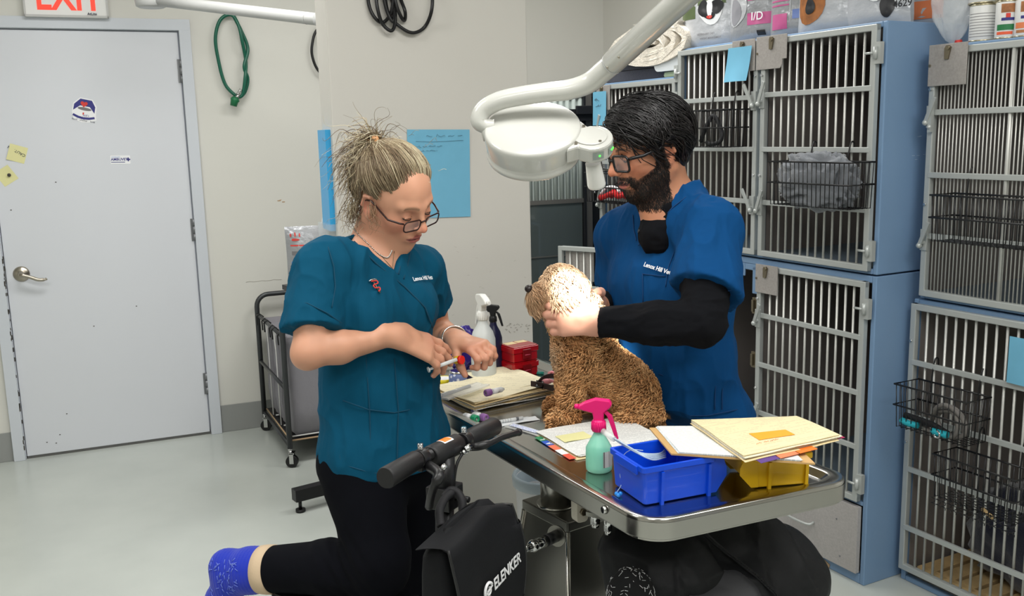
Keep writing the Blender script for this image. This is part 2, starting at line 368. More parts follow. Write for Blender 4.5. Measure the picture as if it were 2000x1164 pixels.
text('food · shelter · love', .0125, INK, t, M @ Vector((-.048, -.053, .0008)), M.to_3x3() @ Vector((1, .02, 0)), M.to_3x3() @ Vector((0, 1, 0)), .0002)
t = thing('ambulance_sticker', 'small white and blue ambulance sticker in the middle of the door', 'sticker', dw(-.31, 1.415, .003), 0)
M = wallM(dw(-.31, 1.415, .0023)) @ rotM(-.02); obj('backing', MB().prism(rrect(.088, .04, .003), 0, .0005, 0, M), PW, t)
mx = M.to_3x3() @ Vector((1, 0, 0)); my = M.to_3x3() @ Vector((0, 1, 0))
text('AMBUVET', .017, NAVY, t, M @ Vector((-.042, -.004, .0006)), mx, my, .0002, bold=.03)
text('VETERINARY', .007, LBL, t, M @ Vector((-.04, .010, .0006)), mx, my, .0002)
mb = MB(); mb.box(.032, .038, -.008, .01, .0006, .001, 0, M); mb.box(.026, .044, -.002, .004, .0006, .001, 0, M); mb.box(-.042, .02, -.013, -.010, .0006, .001, 0, M); obj('cross', mb, NAVY, t)
t = thing('caution_note', 'yellow sticky note reading caution, tilted, the upper one on the door', 'note', dw(-.748, 1.457, .003), 0)
M = wallM(dw(-.748, 1.457, .0024)) @ rotM(-.32+PI)
mb = MB(); mb.grid(lambda a, b: M @ Vector(((a-.5)*.075, (b-.5)*.075, .0004+.006*(a**3))), 6, 6); obj('paper', mb, YNOTE, t)
text('CAUTION', .018, INK, t, M @ Vector((-.036, -.004, .0022)), M.to_3x3() @ Vector((1, -.28, 0)), M.to_3x3() @ Vector((.28, 1, 0)), .0002)
t = thing('sticky_note', 'yellow sticky note held by a dark screw below the caution note', 'note', dw(-.8, 1.358, .003), 0)
M = wallM(dw(-.803, 1.358, .0024)) @ rotM(.55); mb = MB(); mb.grid(lambda a, b: M @ Vector(((a-.5)*.07, (b-.5)*.075, .0004+.004*(a*b)**2)), 6, 6); obj('paper', mb, YNOTE, t)
mb = MB(); mb.ell(M @ Vector((.012, -.004, .006)), (.008, .008, .008)); obj('screw', mb, CHIP, t)
# ---- second lamp arm in front of the door wall
LAMPW = pm('lamp_enamel', (198, 198, 192), .22, coat=.5)
LAMPG = pm('lamp_enamel_grey', (190, 191, 190), .3)
a = aty(292, -1, 4.2); b = aty(655, 42, 3.72)
t = thing('wall_lamp_arm', 'grey-white tubular lamp arm crossing above the green hose', 'lamp arm', a, 0)
d = (b-a).normalized(); mb = MB(); mb.tube([a, a+d*.3, b-d*.2, b], [.024, .023, .023, .023], 20); obj('tube', mb, LAMPG, t)
mb = MB(); q = a+(b-a)*.86; mb.tube([q, q+d*.004], .0242, 20); mb.tube([q+d*.05, q+d*.2], .0245, 20); obj('collar', mb, LAMPG, t)
c = aty(295, 7, 4.2); mb = MB(); mb.lathe([(.05, -.03), (.062, -.024), (.066, 0), (.066, .03), (.06, .1), (.055, .4)], 28, 0, Matrix.Translation(c+Vector((0, 0, .012)))); obj('joint', mb, LAMPG, t)
mb = MB(); mb.tube([c+ZU*.4, Vector((c.x, c.y, HC+.02))], .05, 20); obj('drop_tube', mb, LAMPG, t)
# ---- green hose hanging on the door wall
GREEN = pm('green_rubber', (18, 92, 72), .35)
Yh = lambda x, y, n=.03: atp(x, y, dw(0, 0, n), DN)
t = thing('green_air_hose', 'coiled green air hose with metal fitting hanging beside the grey door', 'hose', dw(.2, 2.1, .02), 0)
mb = MB(); L1 = spline([Yh(455, 18), Yh(457, 32), Yh(471, 60), Yh(484, 95), Yh(477, 130, .045), Yh(484, 155, .03), Yh(478, 180), Yh(468, 190)], 8)
L2 = spline([Yh(467, 192, .035), Yh(440, 165), Yh(425, 110), Yh(421, 70), Yh(431, 38), Yh(452, 29), Yh(466, 50, .045), Yh(473, 80, .05), Yh(480, 118, .03), Yh(479, 150, .05), Yh(474, 184, .045), Yh(464, 190, .04)], 8)
mb.tube(L1, .0085, 10); mb.tube(L2, .0085, 10); obj('hose', mb, GREEN, t)
mb = MB(); mb.tube([Yh(467, 184, .05), Yh(460, 193, .05)], [.008, .009], 12); 
for k in range(4): mb.tube([Yh(471-k*2, 174+k*3, .05), Yh(469.8-k*2, 175.5+k*3, .05)], .0085, 10)
obj('fitting', mb, CHROME, t)
mb = MB(); mb.tube([Yh(461, 190, .05), Yh(459, 195, .05), Yh(458, 198, .05), Yh(456, 207, .05)], [.014, .023, .019, .016], 16); obj('valve_cap', mb, pm('green_cap', (30, 110, 70), .4), t)
mb = MB(); mb.tube([dw(.262, 2.14, 0), dw(.262, 2.13, .04), dw(.262, 2.11, .045)], .006, 8); obj('hook', mb, HINGE, t)
# ---- black cable behind the partition's end
t = thing('black_cable', 'black cable loop showing left of the partition edge near the ceiling', 'cable', Yh(612, 100), 0)
mb = MB(); mb.tube(spline([Yh(640, 40), Yh(618, 60), Yh(610, 85), Yh(610, 110), Yh(622, 138), Yh(650, 160)], 8), .007, 8); obj('cord', mb, BLK, t)
# ---- black looped cable on the partition
PYn = lambda x, y, n=.02: atp(x, y, pw(0, 0, n), DN)
t = thing('looped_cable', 'black cable hung in loops at the top of the partition wall', 'cable', PYn(780, 0), 0)
mb = MB()
for L in ([(722, -70), (718, -20), (722, 15), (735, 38), (750, 43), (765, 20), (768, -30), (755, -80)], [(728, -70), (733, -20), (738, 20), (748, 48), (765, 60), (772, 40), (770, 0), (765, -60)],
          [(735, -70), (748, -10), (757, 25), (768, 42), (768, 10), (752, -40)], [(764, -70), (772, 0), (782, 30), (790, 40), (791, 22), (780, -10), (770, -60)],
          [(750, -70), (752, -10), (760, 30), (785, 55), (808, 64), (830, 52), (843, 20), (843, -20), (830, -60)]):
    mb.tube(spline([PYn(x, y, .02+.012*math.sin(i*2.1+x)) for i, (x, y) in enumerate(L)], 7), .0052, 8)
obj('cord', mb, BLK, t)
mb = MB(); q = pw(-.37, 1.99, 0); mb.tube([q, q-DN*.05, q-DN*.055+ZU*.02], .006, 8); obj('hook', mb, BLKM, t)
# ---- poster
t = thing('handwritten_poster', 'large blue paper with faint handwriting taped on the partition', 'poster', PYn(857, 340, .002), 0)
c0, c1, c2, c3 = [PYn(x, y, .003) for x, y in ((795, 253), (917, 253), (919, 423), (797, 427))]
mb = MB(); mb.grid(lambda a, b: (c3*(1-a)+c2*a)*(1-b)+(c0*(1-a)+c1*a)*b-DN*(.0008*math.sin(a*5)*math.sin(b*4)), 8, 8); obj('paper', mb, NOTE, t)
mb = MB()
for (x, y, w_, sz, sd) in ((832, 268, .115, .012, 1), (808, 288, .09, .006, 2), (823, 296, .05, .005, 4)): scrib(mb, PYn(x, y, .005), DX, ZU, w_, sz, sd, .0006)
mb.tube([PYn(x, y, .005) for x, y in ((812, 276), (840, 277), (870, 276), (905, 274))], .0005, 4)
obj('handwriting', mb, PENC, t, kind='stuff')
# ---- wall pocket with blue tube on partition end
E0 = pw(-.536, 0)
def pe(v, z, n=0): return E0+DN*v+ZU*z-DX*n
t = thing('wall_pocket', 'clear acrylic wall pocket holding blue packets on the partition end', 'holder', pe(.08, 1.35), 0)
CLEAR = pm('clear_plastic', (225, 232, 232), .12, trans=.0, alpha=.32, spec=.8)
mb = MB(); mb.box(0, .11, 0, .016, 0, .30, 0, Matrix(((DN.x, -DX.x, 0, pe(.03, 1.22).x), (DN.y, -DX.y, 0, pe(.03, 1.22).y), (0, 0, 1, 1.22), (0, 0, 0, 1)))); obj('blue_packet', mb, pm('packet_blue', (54, 160, 215), .35), t)
mb = MB(); mb.box(0, .115, .0, .03, -.3, .04, 0, Matrix(((DN.x, -DX.x, 0, pe(.028, 1.2).x), (DN.y, -DX.y, 0, pe(.028, 1.2).y), (0, 0, 1, 1.2), (0, 0, 0, 1)))); obj('pocket', mb, CLEAR, t)
t = thing('blue_marker', 'blue and white pen standing behind the silver food pouch', 'pen', aty(632, 440, 2.95), 0)
mb = MB(); mb.tube([aty(629, 440, 2.95), aty(635, 415, 2.95)], .0045, 8); obj('barrel', mb, PW, t)
mb = MB(); mb.tube([aty(634, 420, 2.95), aty(637, 385, 2.95)], .0055, 8); obj('cap', mb, pm('pen_blue', (30, 60, 170), .3), t)

SCUFF = pm('scuff_grey', (176, 172, 164), .7); SCR = pm('scratch_pale', (176, 194, 212), .5)
mb = MB(); rr = random.Random(8)
for k in range(26): q = PYn(rr.uniform(985, 1034), rr.uniform(632, 650), .0006); mb.box(-.003, .003, -.0012, .0012, 0, .0003, 0, wallM(q) @ rotM(rr.uniform(-.8, .8)))
for k in range(14): q = PYn(rr.uniform(880, 1030), rr.uniform(480, 620), .0006); mb.box(-.004, .004, -.0004, .0004, 0, .0003, 0, wallM(q) @ rotM(rr.uniform(-.5, .5)))
obj('scuff_marks', mb, SCUFF, bpy.data.objects['wall_centre'], kind='stuff')
mb = MB(); mb.tube([dw(.23+.02*k, .775+.002*math.sin(k*2), .0005) for k in range(10)], .0012, 4); obj('scrape_line', mb, SCUFF, bpy.data.objects['wall_back'])
# ================================================================ CAGES
def CM(u=0, v=0, z=0, rz=0): p = cg(u, v, z); return Matrix.Translation(p) @ Matrix.Rotation(CRZ+rz, 4, 'Z')
_bars = {}
def barmesh(h, r):
    k = (round(h, 4), r)
    if k not in _bars:
        mb = MB(); mb.tube([(0, 0, 0), (0, 0, h)], r, 8); _bars[k] = mesh('bar', mb, BARM)
    return _bars[k]
def inst(name, me, parent, loc, M=None):
    o = bpy.data.objects.new(name, me); COL.objects.link(o); o.parent = parent
    if M is not None: o.matrix_local = M
    else: o.location = loc
    PM[o.name] = PM[parent.name].copy(); return o
def cage_door(unit, u0, u1, z0, z1, sp, rails, r=.0041, y=-.012, hinge=1, M=None, latch=True, fw=.02, plate=None, keep_bars=None):
    """door frame (part) > bars, rails, hinges, latches (sub-parts), all in the unit's frame"""
    M = M or I4(); mb = MB()
    for q in ((u0, u1, z0, z0+fw), (u0, u1, z1-fw, z1)): mb.box(q[0], q[1], y-.01, y+.01, q[2], q[3], 0, M)
    for q in ((u0, u0+fw), (u1-fw, u1)): mb.box(q[0], q[1], y-.0101, y+.0101, z0, z1, 0, M)
    d = obj('cage_door', mb, ALU, unit, local=True, bev=.0025)
    n = max(2, round((u1-u0-2*fw)/sp)); zz = [z0+fw]+sorted(rails)+[z1-fw]; me = barmesh(z1-z0-fw, r)
    for k in range(1, n):
        x = u0+fw+(u1-u0-2*fw)*k/n
        inst('bar', me, d, None, M @ Matrix.Translation((x, y+.004, z0+fw/2)))
    for z in rails:
        mb = MB(); mb.box(u0+fw*.6, u1-fw*.6, y-.012, y-.002, z-.0085, z+.0085, 0, M); obj('rail', mb, ALU, d, local=True, bev=.0015)
    if hinge:
        hx = u1 if hinge > 0 else u0
        for z in (z0+.065, z1-.085):
            mb = MB(); s = hinge
            mb.box(hx-.004 if s > 0 else hx-.019, hx+.019 if s > 0 else hx+.004, y-.0125, y-.0085+.012, z-.032, z+.032, 0, M)
            mb.tube([M @ Vector((hx+s*.004, y-.016, z-.018)), M @ Vector((hx+s*.004, y-.016, z+.018))], .0065, 12)
            mb.tube([M @ Vector((hx-s*.03, y-.02, z)), M @ Vector((hx, y-.02, z))], .004, 8); obj('hinge', mb, ALU, d, local=True)
    if latch:
        lx = u0+.012 if hinge > 0 else u1-.012; s = 1 if hinge > 0 else -1
        for z in (zz[-2]+.0, zz[1]+.0):
            mb = MB(); a = M @ Vector((lx-.006*s, y-.026, z-.03)); b = M @ Vector((lx+.03*s, y-.034, z+.045))
            mb.bar(a, b, .013, .006, 0, (0, 1, 0)); mb.ell(a, (.009, .009, .009)); mb.tube([M @ Vector((lx, y, z-.02)), M @ Vector((lx, y-.03, z-.02))], .006, 8)
            mb.box(lx-.012, lx+.012, y-.016, y-.008, z-.045, z+.02, 0, M); obj('latch', mb, ALU, d, local=True, bev=.001)
    for z in (zz[-1]-.10, zz[len(zz)//2]-.09):
        mb = MB(); x = u0+.008 if hinge > 0 else u1-.008; mb.tube([M @ Vector((x, y-.008, z)), M @ Vector((x, y-.016, z))], .0045, 10)
        if not M.is_identity or True: obj('stud', mb, CHROME, d, local=True)
    return d
def body(unit, u0, u1, z0, z1, dep, div=(), t=.018, face=.0, foot=False):
    mb = MB()
    mb.box(u0, u0+t, 0, dep, z0, z1); mb.box(u1-t, u1, 0, dep, z0, z1); mb.box(u0+t, u1-t, 0, dep, z0, z0+t); mb.box(u0+t, u1-t, 0, dep, z1-t, z1)
    mb.box(u0+t, u1-t, dep-t, dep, z0+t, z1-t)
    for d in div: mb.box(d-.012, d+.012, 0, dep-t, z0+t, z1-t)
    b = obj('cabinet_body', mb, BLUEL, unit, local=True, bev=.0035)
    mb = MB(); e = .0015
    xs = [u0+t]+list(div)+[u1-t]
    for a, b2 in zip(xs[:-1], xs[1:]):
        a2 = a+(.012 if a in div else 0)+e; c2 = b2-(.012 if b2 in div else 0)-e
        mb.box(a2, a2+.002, .012, dep-t-e, z0+t+e, z1-t-e); mb.box(c2-.002, c2, .012, dep-t-e, z0+t+e, z1-t-e)
        mb.box(a2, c2, dep-t-e-.002, dep-t-e, z0+t+e, z1-t-e); mb.box(a2, c2, .012, dep-t-e, z1-t-e-.002, z1-t-e)
        mb.box(a2, c2, .012, dep-t-e, z0+t+e, z0+t+e+.002, 1)
    obj('liner', mb, [CAGEIN, CAGEFL], unit, local=True); return b
def clip_plate(unit, u0, u1, z0, z1, y=-.026, notch=False, clip=None, label=None):
    mb = MB(); w_, h_ = u1-u0, z1-z0
    lp = [(u0, z0), (u1-(.03 if notch else 0), z0)]+([(u1-.02, z0+.012), (u1-.02, z0+.03), (u1, z0+.03)] if notch else [])+[(u1, z1), (u0, z1)]
    T = Matrix(((1, 0, 0, 0), (0, 0, 1, 0), (0, 1, 0, 0), (0, 0, 0, 1)))
    mb.prism(lp, y-.003, y, 0, T); p = obj('card_plate', mb, PLATE, unit, local=True, bev=.001)
    cx = clip if clip is not None else (u0+u1)/2; mb = MB()
    mb.prism([(cx-.009, z1-.045), (cx+.004, z1-.045), (cx+.012, z1-.01), (cx-.010, z1-.012)], y-.008, y-.004, 0, T); obj('clip', mb, CLIPM, p, local=True); mb = MB(); mb.tube([(cx+.002, y-.003, z1-.012), (cx+.002, y-.012, z1-.012)], .007, 12); obj('clip_rivet', mb, CLIPM, p, local=True); mb = MB()
    mb.tube([(u0+.006, y-.003, (z0+z1)/2), (u0+.006, y-.006, (z0+z1)/2)], .004, 10); obj('plate_screw', mb, CLIPM, p, local=True); return p
def note(name, label, M4, w_, h_, curl=.01, seed=1, lines=0, mat=None):
    t = thing(name, label, 'note', M4 @ Vector((0, 0, 0)), 0, 'blue notes on the cages')
    mb = MB(); mb.grid(lambda a, b: M4 @ Vector((a*w_+(.12*w_*(1-b) if curl > .012 else 0)*-1, -curl*(1-b)**2*math.sin(a*2.2+.4), -h_*(1-b))), 8, 8); obj('paper', mb, mat or NOTE, t)
    if lines:
        mb = MB()
        for k in range(lines): scrib(mb, M4 @ Vector((w_*.2+w_*.08*(k % 2), -.0035-curl*.3, -h_*(.28+.17*k))), M4.to_3x3() @ Vector((1, 0, 0)), ZU, w_*.42, .013, seed+k, .0011)
        obj('handwriting', mb, INK, t)
    return t
DEP = .70
# upper double unit
U1 = thing('cage_unit', 'blue two-door upper cage bank carrying the bags of pet food', 'cage', None, M=CM(), group=None)
body(U1, -.985, 0, 1.035, 1.80, DEP, (-.523,))
cage_door(U1, -.514, -.021, 1.046, 1.792, .0345, [1.605, 1.42, 1.236])
cage_door(U1, -.978, -.531, 1.046, 1.792, .0335, [1.60, 1.42, 1.236], hinge=-1)
clip_plate(U1, -.531, -.385, 1.69, 1.80, notch=True, clip=-.455)
clip_plate(U1, -.655, -.537, 1.69, 1.798, clip=-.60)
# lower unit with drawer
L1 = thing('cage_unit', 'blue lower cage bank with a drawer, right of the man, under the upper bank', 'cage', None, M=CM())
mb = MB(); t_ = .018
for q in ((-.985, -.967, 0, DEP, 0, 1.03), (-.018, 0, 0, DEP, 0, 1.03), (-.967, -.018, 0, DEP, 1.008, 1.03), (-.967, -.018, DEP-t_, DEP, 0, 1.008), (-.967, -.018, 0, DEP, .271, .285), (-.532, -.512, 0, DEP-t_, .035, 1.008), (-.967, -.018, 0, .02, .0, .036), (-.967, -.6, 0, .006, .96, 1.008), (-.6, -.532, 0, .006, .985, 1.008), (-.56, -.532, 0, .006, .9, 1.0)): mb.box(*q)
obj('cabinet_body', mb, BLUEL, L1, local=True, bev=.0035)
mb = MB()
for a, b in ((-.967, -.533), (-.511, -.019)):
    mb.box(a, a+.002, .01, DEP-.02, .286, 1.006); mb.box(b-.002, b, .01, DEP-.02, .286, 1.006); mb.box(a, b, DEP-.022, DEP-.019, .286, 1.006); mb.box(a, b, .01, DEP-.02, 1.004, 1.0065); mb.box(a, b, .01, DEP-.02, .286, .289, 1)
obj('liner', mb, [CAGEIN, CAGEFL], L1, local=True)
cage_door(L1, -.512, -.025, .287, 1.013, .0345, [.833, .652, .472])
clip_plate(L1, -.512, -.402, .916, 1.018, clip=-.46)
for a, b in ((-.508, -.021), (-.963, -.536)):
    mb = MB(); mb.box(a, b, -.018, .0, .039, .269); dr = obj('drawer', mb, DRAWM, L1, local=True, bev=.0015)
    c = (a+b)/2; mb = MB(); mb.tube(spline([(c-.055, -.018, .150), (c-.054, -.036, .146), (c-.03, -.043, .145), (c+.03, -.043, .145), (c+.054, -.036, .146), (c+.055, -.018, .150)], 4), .0045, 8); obj('handle', mb, ALU, dr, local=True)
    mb = MB(); [mb.tube([(a+x, -.0175, z), (a+x, -.0195, z)], .003, 8) for x, z in ((.06, .19), (.40, .2), (.42, .075), (.07, .07))]; obj('screw', mb, HINGE, dr, local=True)
mb = MB(); T = Matrix(((1, 0, 0, 0), (0, 0, 1, 0), (0, 1, 0, 0), (0, 0, 0, 1)))
mb.prism([(-.26, 0), (-.15, 0), (-.145, .015), (-.17, .024), (-.25, .026), (-.265, .012)], -.0025, .001, 0, T); obj('chipped_patch', mb, TAN, L1, local=True)
for z in (.86, .66, .45):
    mb = MB(); mb.box(-.545, -.522, -.012, .0, z-.03, z+.03); mb.box(-.541, -.531, -.02, -.01, z-.022, z+.022); obj('latch_catch', mb, CLIPM, L1, local=True, bev=.001)
# third column, by the corner
U3 = thing('cage_unit', 'narrow shorter upper cage under the folded blankets, behind the man', 'cage', None, M=CM())
body(U3, -1.545, -.987, 1.035, 1.70, DEP); cage_door(U3, -1.538, -.995, 1.046, 1.692, .032, [1.52, 1.36, 1.2])
clip_plate(U3, -1.545, -1.44, 1.585, 1.69, clip=-1.50)
L3 = thing('cage_unit', 'lower corner cage with its barred door ajar behind the dog', 'cage', None, M=CM())
body(L3, -1.545, -.987, 0, 1.03, DEP)
Mo = Matrix.Translation((-.99, -.012, 0)) @ Matrix.Rotation(math.radians(27.5), 4, 'Z') @ Matrix.Translation((.99, .012, 0))
cage_door(L3, -1.545, -.995, .05, 1.01, .033, [.835, .65, .45], M=Mo, latch=False)
mb = MB(); mb.box(-1.52, -1.38, .0, .004, .86, .985, 0, Mo); obj('card_plate', mb, PLATE, L3, local=True)
# right column, set back
RV = .15
RU = thing('cage_unit', 'upper cage at the right edge with fine close-set bars, under the cans', 'cage', None, M=CM(0, RV, 0))
body(RU, .04, .80, .955, 1.725, .62); cage_door(RU, .052, .79, .966, 1.716, .0125, [1.528, 1.341, 1.155], r=.0022, hinge=1, latch=True)
mb = MB(); mb.tube([(.318, -.014, .975), (.318, -.014, 1.70)], .0055, 8); mb.tube([(.56, -.014, .975), (.56, -.014, 1.70)], .0055, 8); obj('stay_bar', mb, BARM, RU, local=True)
clip_plate(RU, .052, .182, 1.605, 1.725, clip=.118)
mb = MB(); mb.bar((.07, -.03, 1.47), (.075, -.035, 1.565), .012, .012, 0, (0, 1, 0)); mb.ell((.07, -.034, 1.485), (.008, .008, .008)); obj('latch', mb, ALU, RU, local=True)
RL = thing('cage_unit', 'lower cage at the right edge with wide-set bars and a navy blanket inside', 'cage', None, M=CM(0, RV, 0))
body(RL, .02, .82, 0, .95, .62); cage_door(RL, .026, .81, .045, .938, .0345, [.75, .573, .395, .195], hinge=1, latch=False)
# glass-fronted run by the back wall
G0 = Vector((.27, 4.6, 0)); GM = Matrix.Translation(G0) @ Matrix.Rotation(wa, 4, 'Z')
t = thing('glass_front_run', 'steel kennel run with ribbed upper panel and dark glass door behind the lamp', 'kennel', None, M=GM)
GL = pm('dark_glass', (70, 78, 78), .08, spec=.9, coat=.6); RIB = pm('ribbed_panel', (168, 178, 174), .3, var=(3, .05)); SS = pm('grey_steel', (120, 118, 114), .35, .6)
DKF = pm('dark_frame', (36, 38, 42), .4, .3)
mb = MB(); mb.box(-.6, .085, -.0, .02, 1.17, 1.66); p = obj('upper_panel', mb, RIB, t, local=True)
mb = MB(); [mb.tube([(x, -.002, 1.175), (x, -.002, 1.655)], .012, 8) for x in [-.555+.0335*i for i in range(20)]]; obj('rib', mb, RIB, p, local=True)
mb = MB(); mb.box(-.6, .085, -.012, .01, .02, 1.165); p = obj('glass_door', mb, GL, t, local=True)
mb = MB(); [mb.box(*q) for q in ((-.6, .09, -.018, -.008, 1.155, 1.175), (-.6, .085, -.016, -.010, .90, .905))]; obj('door_trim', mb, SS, p, local=True)
mb = MB(); mb.box(.09, .10, -.03, .03, 0, 1.70); mb.box(-.6, .2, -.02, .03, 1.66, 1.69); obj('dark_post', mb, DKF, t, local=True)
mb = MB(); mb.box(.10, .135, -.025, .04, 0, 1.68); mb.box(.185, .235, -.02, .06, 0, 1.7); mb.box(.135, .185, .01, .05, 0, 1.7); obj('post', mb, SS, t, local=True, bev=.002)
mb = MB(); mb.box(.136, .184, -.005, .01, 0, 1.66); mb.box(.236, .30, .02, .06, 0, 1.68); obj('gasket', mb, DKF, t, local=True)
mb = MB(); mb.box(-.12, .17, -.06, .0, 1.545, 1.60); mb.box(.03, .19, -.075, -.06, 1.575, 1.615); mb.tube([(.13, -.085, 1.59), (.13, -.07, 1.59)], .009, 10); obj('slide_track', mb, DKF, t, local=True, bev=.002)
mb = MB(); [mb.ell((.155, -.01, z), (.006, .006, .006), 8) for z in (1.5, 1.35, 1.2, 1.02, .8)]; obj('screw', mb, CHROME, t, local=True)
mb = MB(); mb.box(-.6, .3, .02, .74, 1.69, 1.715); mb.box(-.6, .3, .72, .74, 0, 1.69); mb.box(.30, .32, .02, .74, 0, 1.715); mb.box(-.6, .3, .02, .74, .0, .02); obj('cabinet', mb, SS, t, local=True)
# ---------------------------------------------------------------- wire baskets
WIRE = pm('black_wire', (24, 24, 26), .35)
def basket(label, u, v, z, w_, d_, h_, hooks, hz, sp=.019, hatch=False, coil=False):
    """(u,v,z): front-left-bottom corner in cage frame; opens upward; hooks reach the rail at hz"""
    t = thing('wire_basket', label, 'basket', None, M=CM(u, v, z), group='black wire baskets on the cage doors')
    mb = MB(); r = .0016; ins = .004
    nx = round(w_/sp); ny = round(d_/sp)
    for i in range(nx+1):
        x = w_*i/nx; xb = ins+(w_-2*ins)*i/nx
        mb.tube([(x, 0, h_), (xb, ins, 0), (xb, d_-ins, 0), (x, d_, h_)], r, 5)
    for j in range(1, ny):
        y = d_*j/ny; mb.tube([(0, y, h_), (ins, y, 0), (w_-ins, y, 0), (w_, y, h_)], r, 5)
    if coil:
        for i in range(0, nx+1, 1):
            x = w_*i/nx; mb.tube([(x+.007*math.cos(k*1.1), .003+.007*math.sin(k*1.1), -.03+.0028*k) for k in range(14)], .0013, 4)
    obj('wires', mb, WIRE, t, local=True)
    mb = MB()
    for zz in (h_, h_*.52): mb.tube([(-.004, -.004, zz), (w_+.004, -.004, zz), (w_+.004, d_, zz), (-.004, d_, zz)], .003, 6, closed=True)
    obj('rim', mb, WIRE, t, local=True)
    for hx in hooks:
        x = hx-u; mb = MB(); dz = hz-z; mb.tube(spline([(x, d_, h_*.5), (x, d_-.001, h_), (x, d_+.004, dz-.01), (x, d_+.012, dz+.014), (x, d_+.024, dz+.012), (x, d_+.026, dz-.01)], 4), .0024, 6); obj('hook', mb, WIRE, t, local=True)
    return t
B1 = basket('wire basket stuffed with a grey fleece on the upper cage door', -.338, -.135, 1.245, .335, .105, .14, (-.262, -.105), 1.43)
B2 = basket('small wire basket behind the man holding a black strap', -.80, -.135, 1.43, .235, .105, .13, (-.76, -.64), 1.61)
B3 = basket('wire basket holding a red lead, right beside the exam lamp', -1.47, -.135, 1.195, .29, .105, .125, (-1.4, -1.25), 1.37)
B4 = basket('empty wire basket on the fine-barred upper cage at the right edge', .165, .025, 1.155, .33, .10, .135, (.206, .41), 1.351)
B5 = basket('upper of two wire baskets at lower right, holding a coiled leash with turquoise pads', .075, .02, .565, .245, .105, .137, (.12, .283), .762)
B6 = basket('lower of two wire baskets at lower right, empty with springy underside', .225, .02, .385, .26, .105, .135, (.29, .43), .582, coil=True)
FLEECE = pm('grey_fleece', (120, 124, 130), .95, bump=(400, .6, .002), sheen=.4, var=(12, .12))
def cloth_lump(name, label, cat, c, rad, mat, M, seed=1, group=None, amp=.25, n=40, sc=3.0):
    mb = MB(); vs = []
    for i in range(n//2+1):
        th = PI*i/(n//2)
        for k in range(n):
            a = 2*PI*k/n; d = Vector((math.sin(th)*math.cos(a), math.sin(th)*math.sin(a), math.cos(th)))
            q = d*sc+Vector((seed*7.3, seed, 0)); f = 1+amp*(1-2.2*abs(mnoise.noise(q)))+amp*.4*mnoise.noise(q*2.7)
            s = Vector((math.copysign(abs(d.x)**.7, d.x), math.copysign(abs(d.y)**.7, d.y), math.copysign(abs(d.z)**.7, d.z)))
            vs.append(M @ (Vector(c)+Vector((s.x*rad[0]*f, s.y*rad[1]*f, s.z*rad[2]*f))))
    m = n//2; mb.add(vs, [(i*n+k, (i+1)*n+k, (i+1)*n+(k+1) % n, i*n+(k+1) % n) for i in range(m) for k in range(n)], 0, True)
    o = obj(name, mb, mat, base=M @ Vector(c)); tag(o, label, cat, group); return o
mb = MB()
def fold(u, v, seed):
    pass
cloth_lump('fleece_jacket', 'crumpled grey fleece sitting in the wire basket on the upper cage', 'clothing', (-.175, -.083, 1.325), (.125, .036, .072), FLEECE, CM(), 3, amp=.34, n=72, sc=2.4)
def loops(name, label, cat, groups, mats, group=None):
    t = thing(name, label, cat, groups[0][1][0], 0, group)
    for nm, pts, r, mi in groups:
        mb = MB(); mb.tube(spline(pts, 6), r, 8); obj(nm, mb, mats[mi], t)
    return t
def cgp(u, v, z): return cg(u, v, z)
STRAP = pm('grey_rope', (120, 116, 112), .8); BLKF = pm('black_webbing', (20, 20, 24), .7); REDL = pm('red_leash', (190, 30, 34), .4); TURQ = pm('turquoise_pad', (30, 160, 175), .6)
loops('coiled_leash', 'coiled grey rope leash with turquoise pads in the basket at lower right', 'leash',
  [('rope', [cgp(.17, .07, .60), cgp(.20, .05, .65), cgp(.24, .045, .668), cgp(.285, .055, .64), cgp(.295, .06, .60), cgp(.27, .06, .578), cgp(.22, .06, .58), cgp(.19, .07, .62), cgp(.225, .08, .655), cgp(.27, .08, .63), cgp(.28, .07, .59)], .0075, 0),
   ('rope', [cgp(.12, .07, .59), cgp(.16, .05, .577), cgp(.21, .05, .575), cgp(.26, .05, .577), cgp(.275, .05, .62), cgp(.25, .055, .65), cgp(.2, .06, .64)], .007, 0),
   ('webbing', [cgp(.09, .05, .60), cgp(.14, .04, .603), cgp(.2, .04, .598), cgp(.25, .04, .585)], .010, 1),
   ('pad', [cgp(.09, .034, .586), cgp(.12, .03, .584), cgp(.15, .034, .585)], .010, 2), ('pad', [cgp(.205, .034, .583), cgp(.225, .03, .583), cgp(.255, .034, .583)], .011, 2),
   ('snap_hook', [cgp(.228, .022, .592), cgp(.238, .020, .585), cgp(.235, .02, .573), cgp(.222, .02, .572), cgp(.221, .02, .58)], .003, 3)], [STRAP, BLKF, TURQ, CHROME])
loops('red_lead', 'red lead with a white loop lying in the basket beside the lamp', 'leash',
  [('strap', [cgp(-1.44, -.08, 1.212), cgp(-1.38, -.11, 1.214), cgp(-1.33, -.08, 1.235), cgp(-1.28, -.05, 1.22), cgp(-1.22, -.08, 1.225)], .012, 0), ('strap', [cgp(-1.4, -.05, 1.215), cgp(-1.35, -.07, 1.24), cgp(-1.29, -.09, 1.222), cgp(-1.25, -.06, 1.24)], .011, 0),
   ('loop', [cgp(-1.42, -.09, 1.228), cgp(-1.39, -.08, 1.255), cgp(-1.34, -.07, 1.258), cgp(-1.30, -.075, 1.24)], .006, 1)], [REDL, PW])
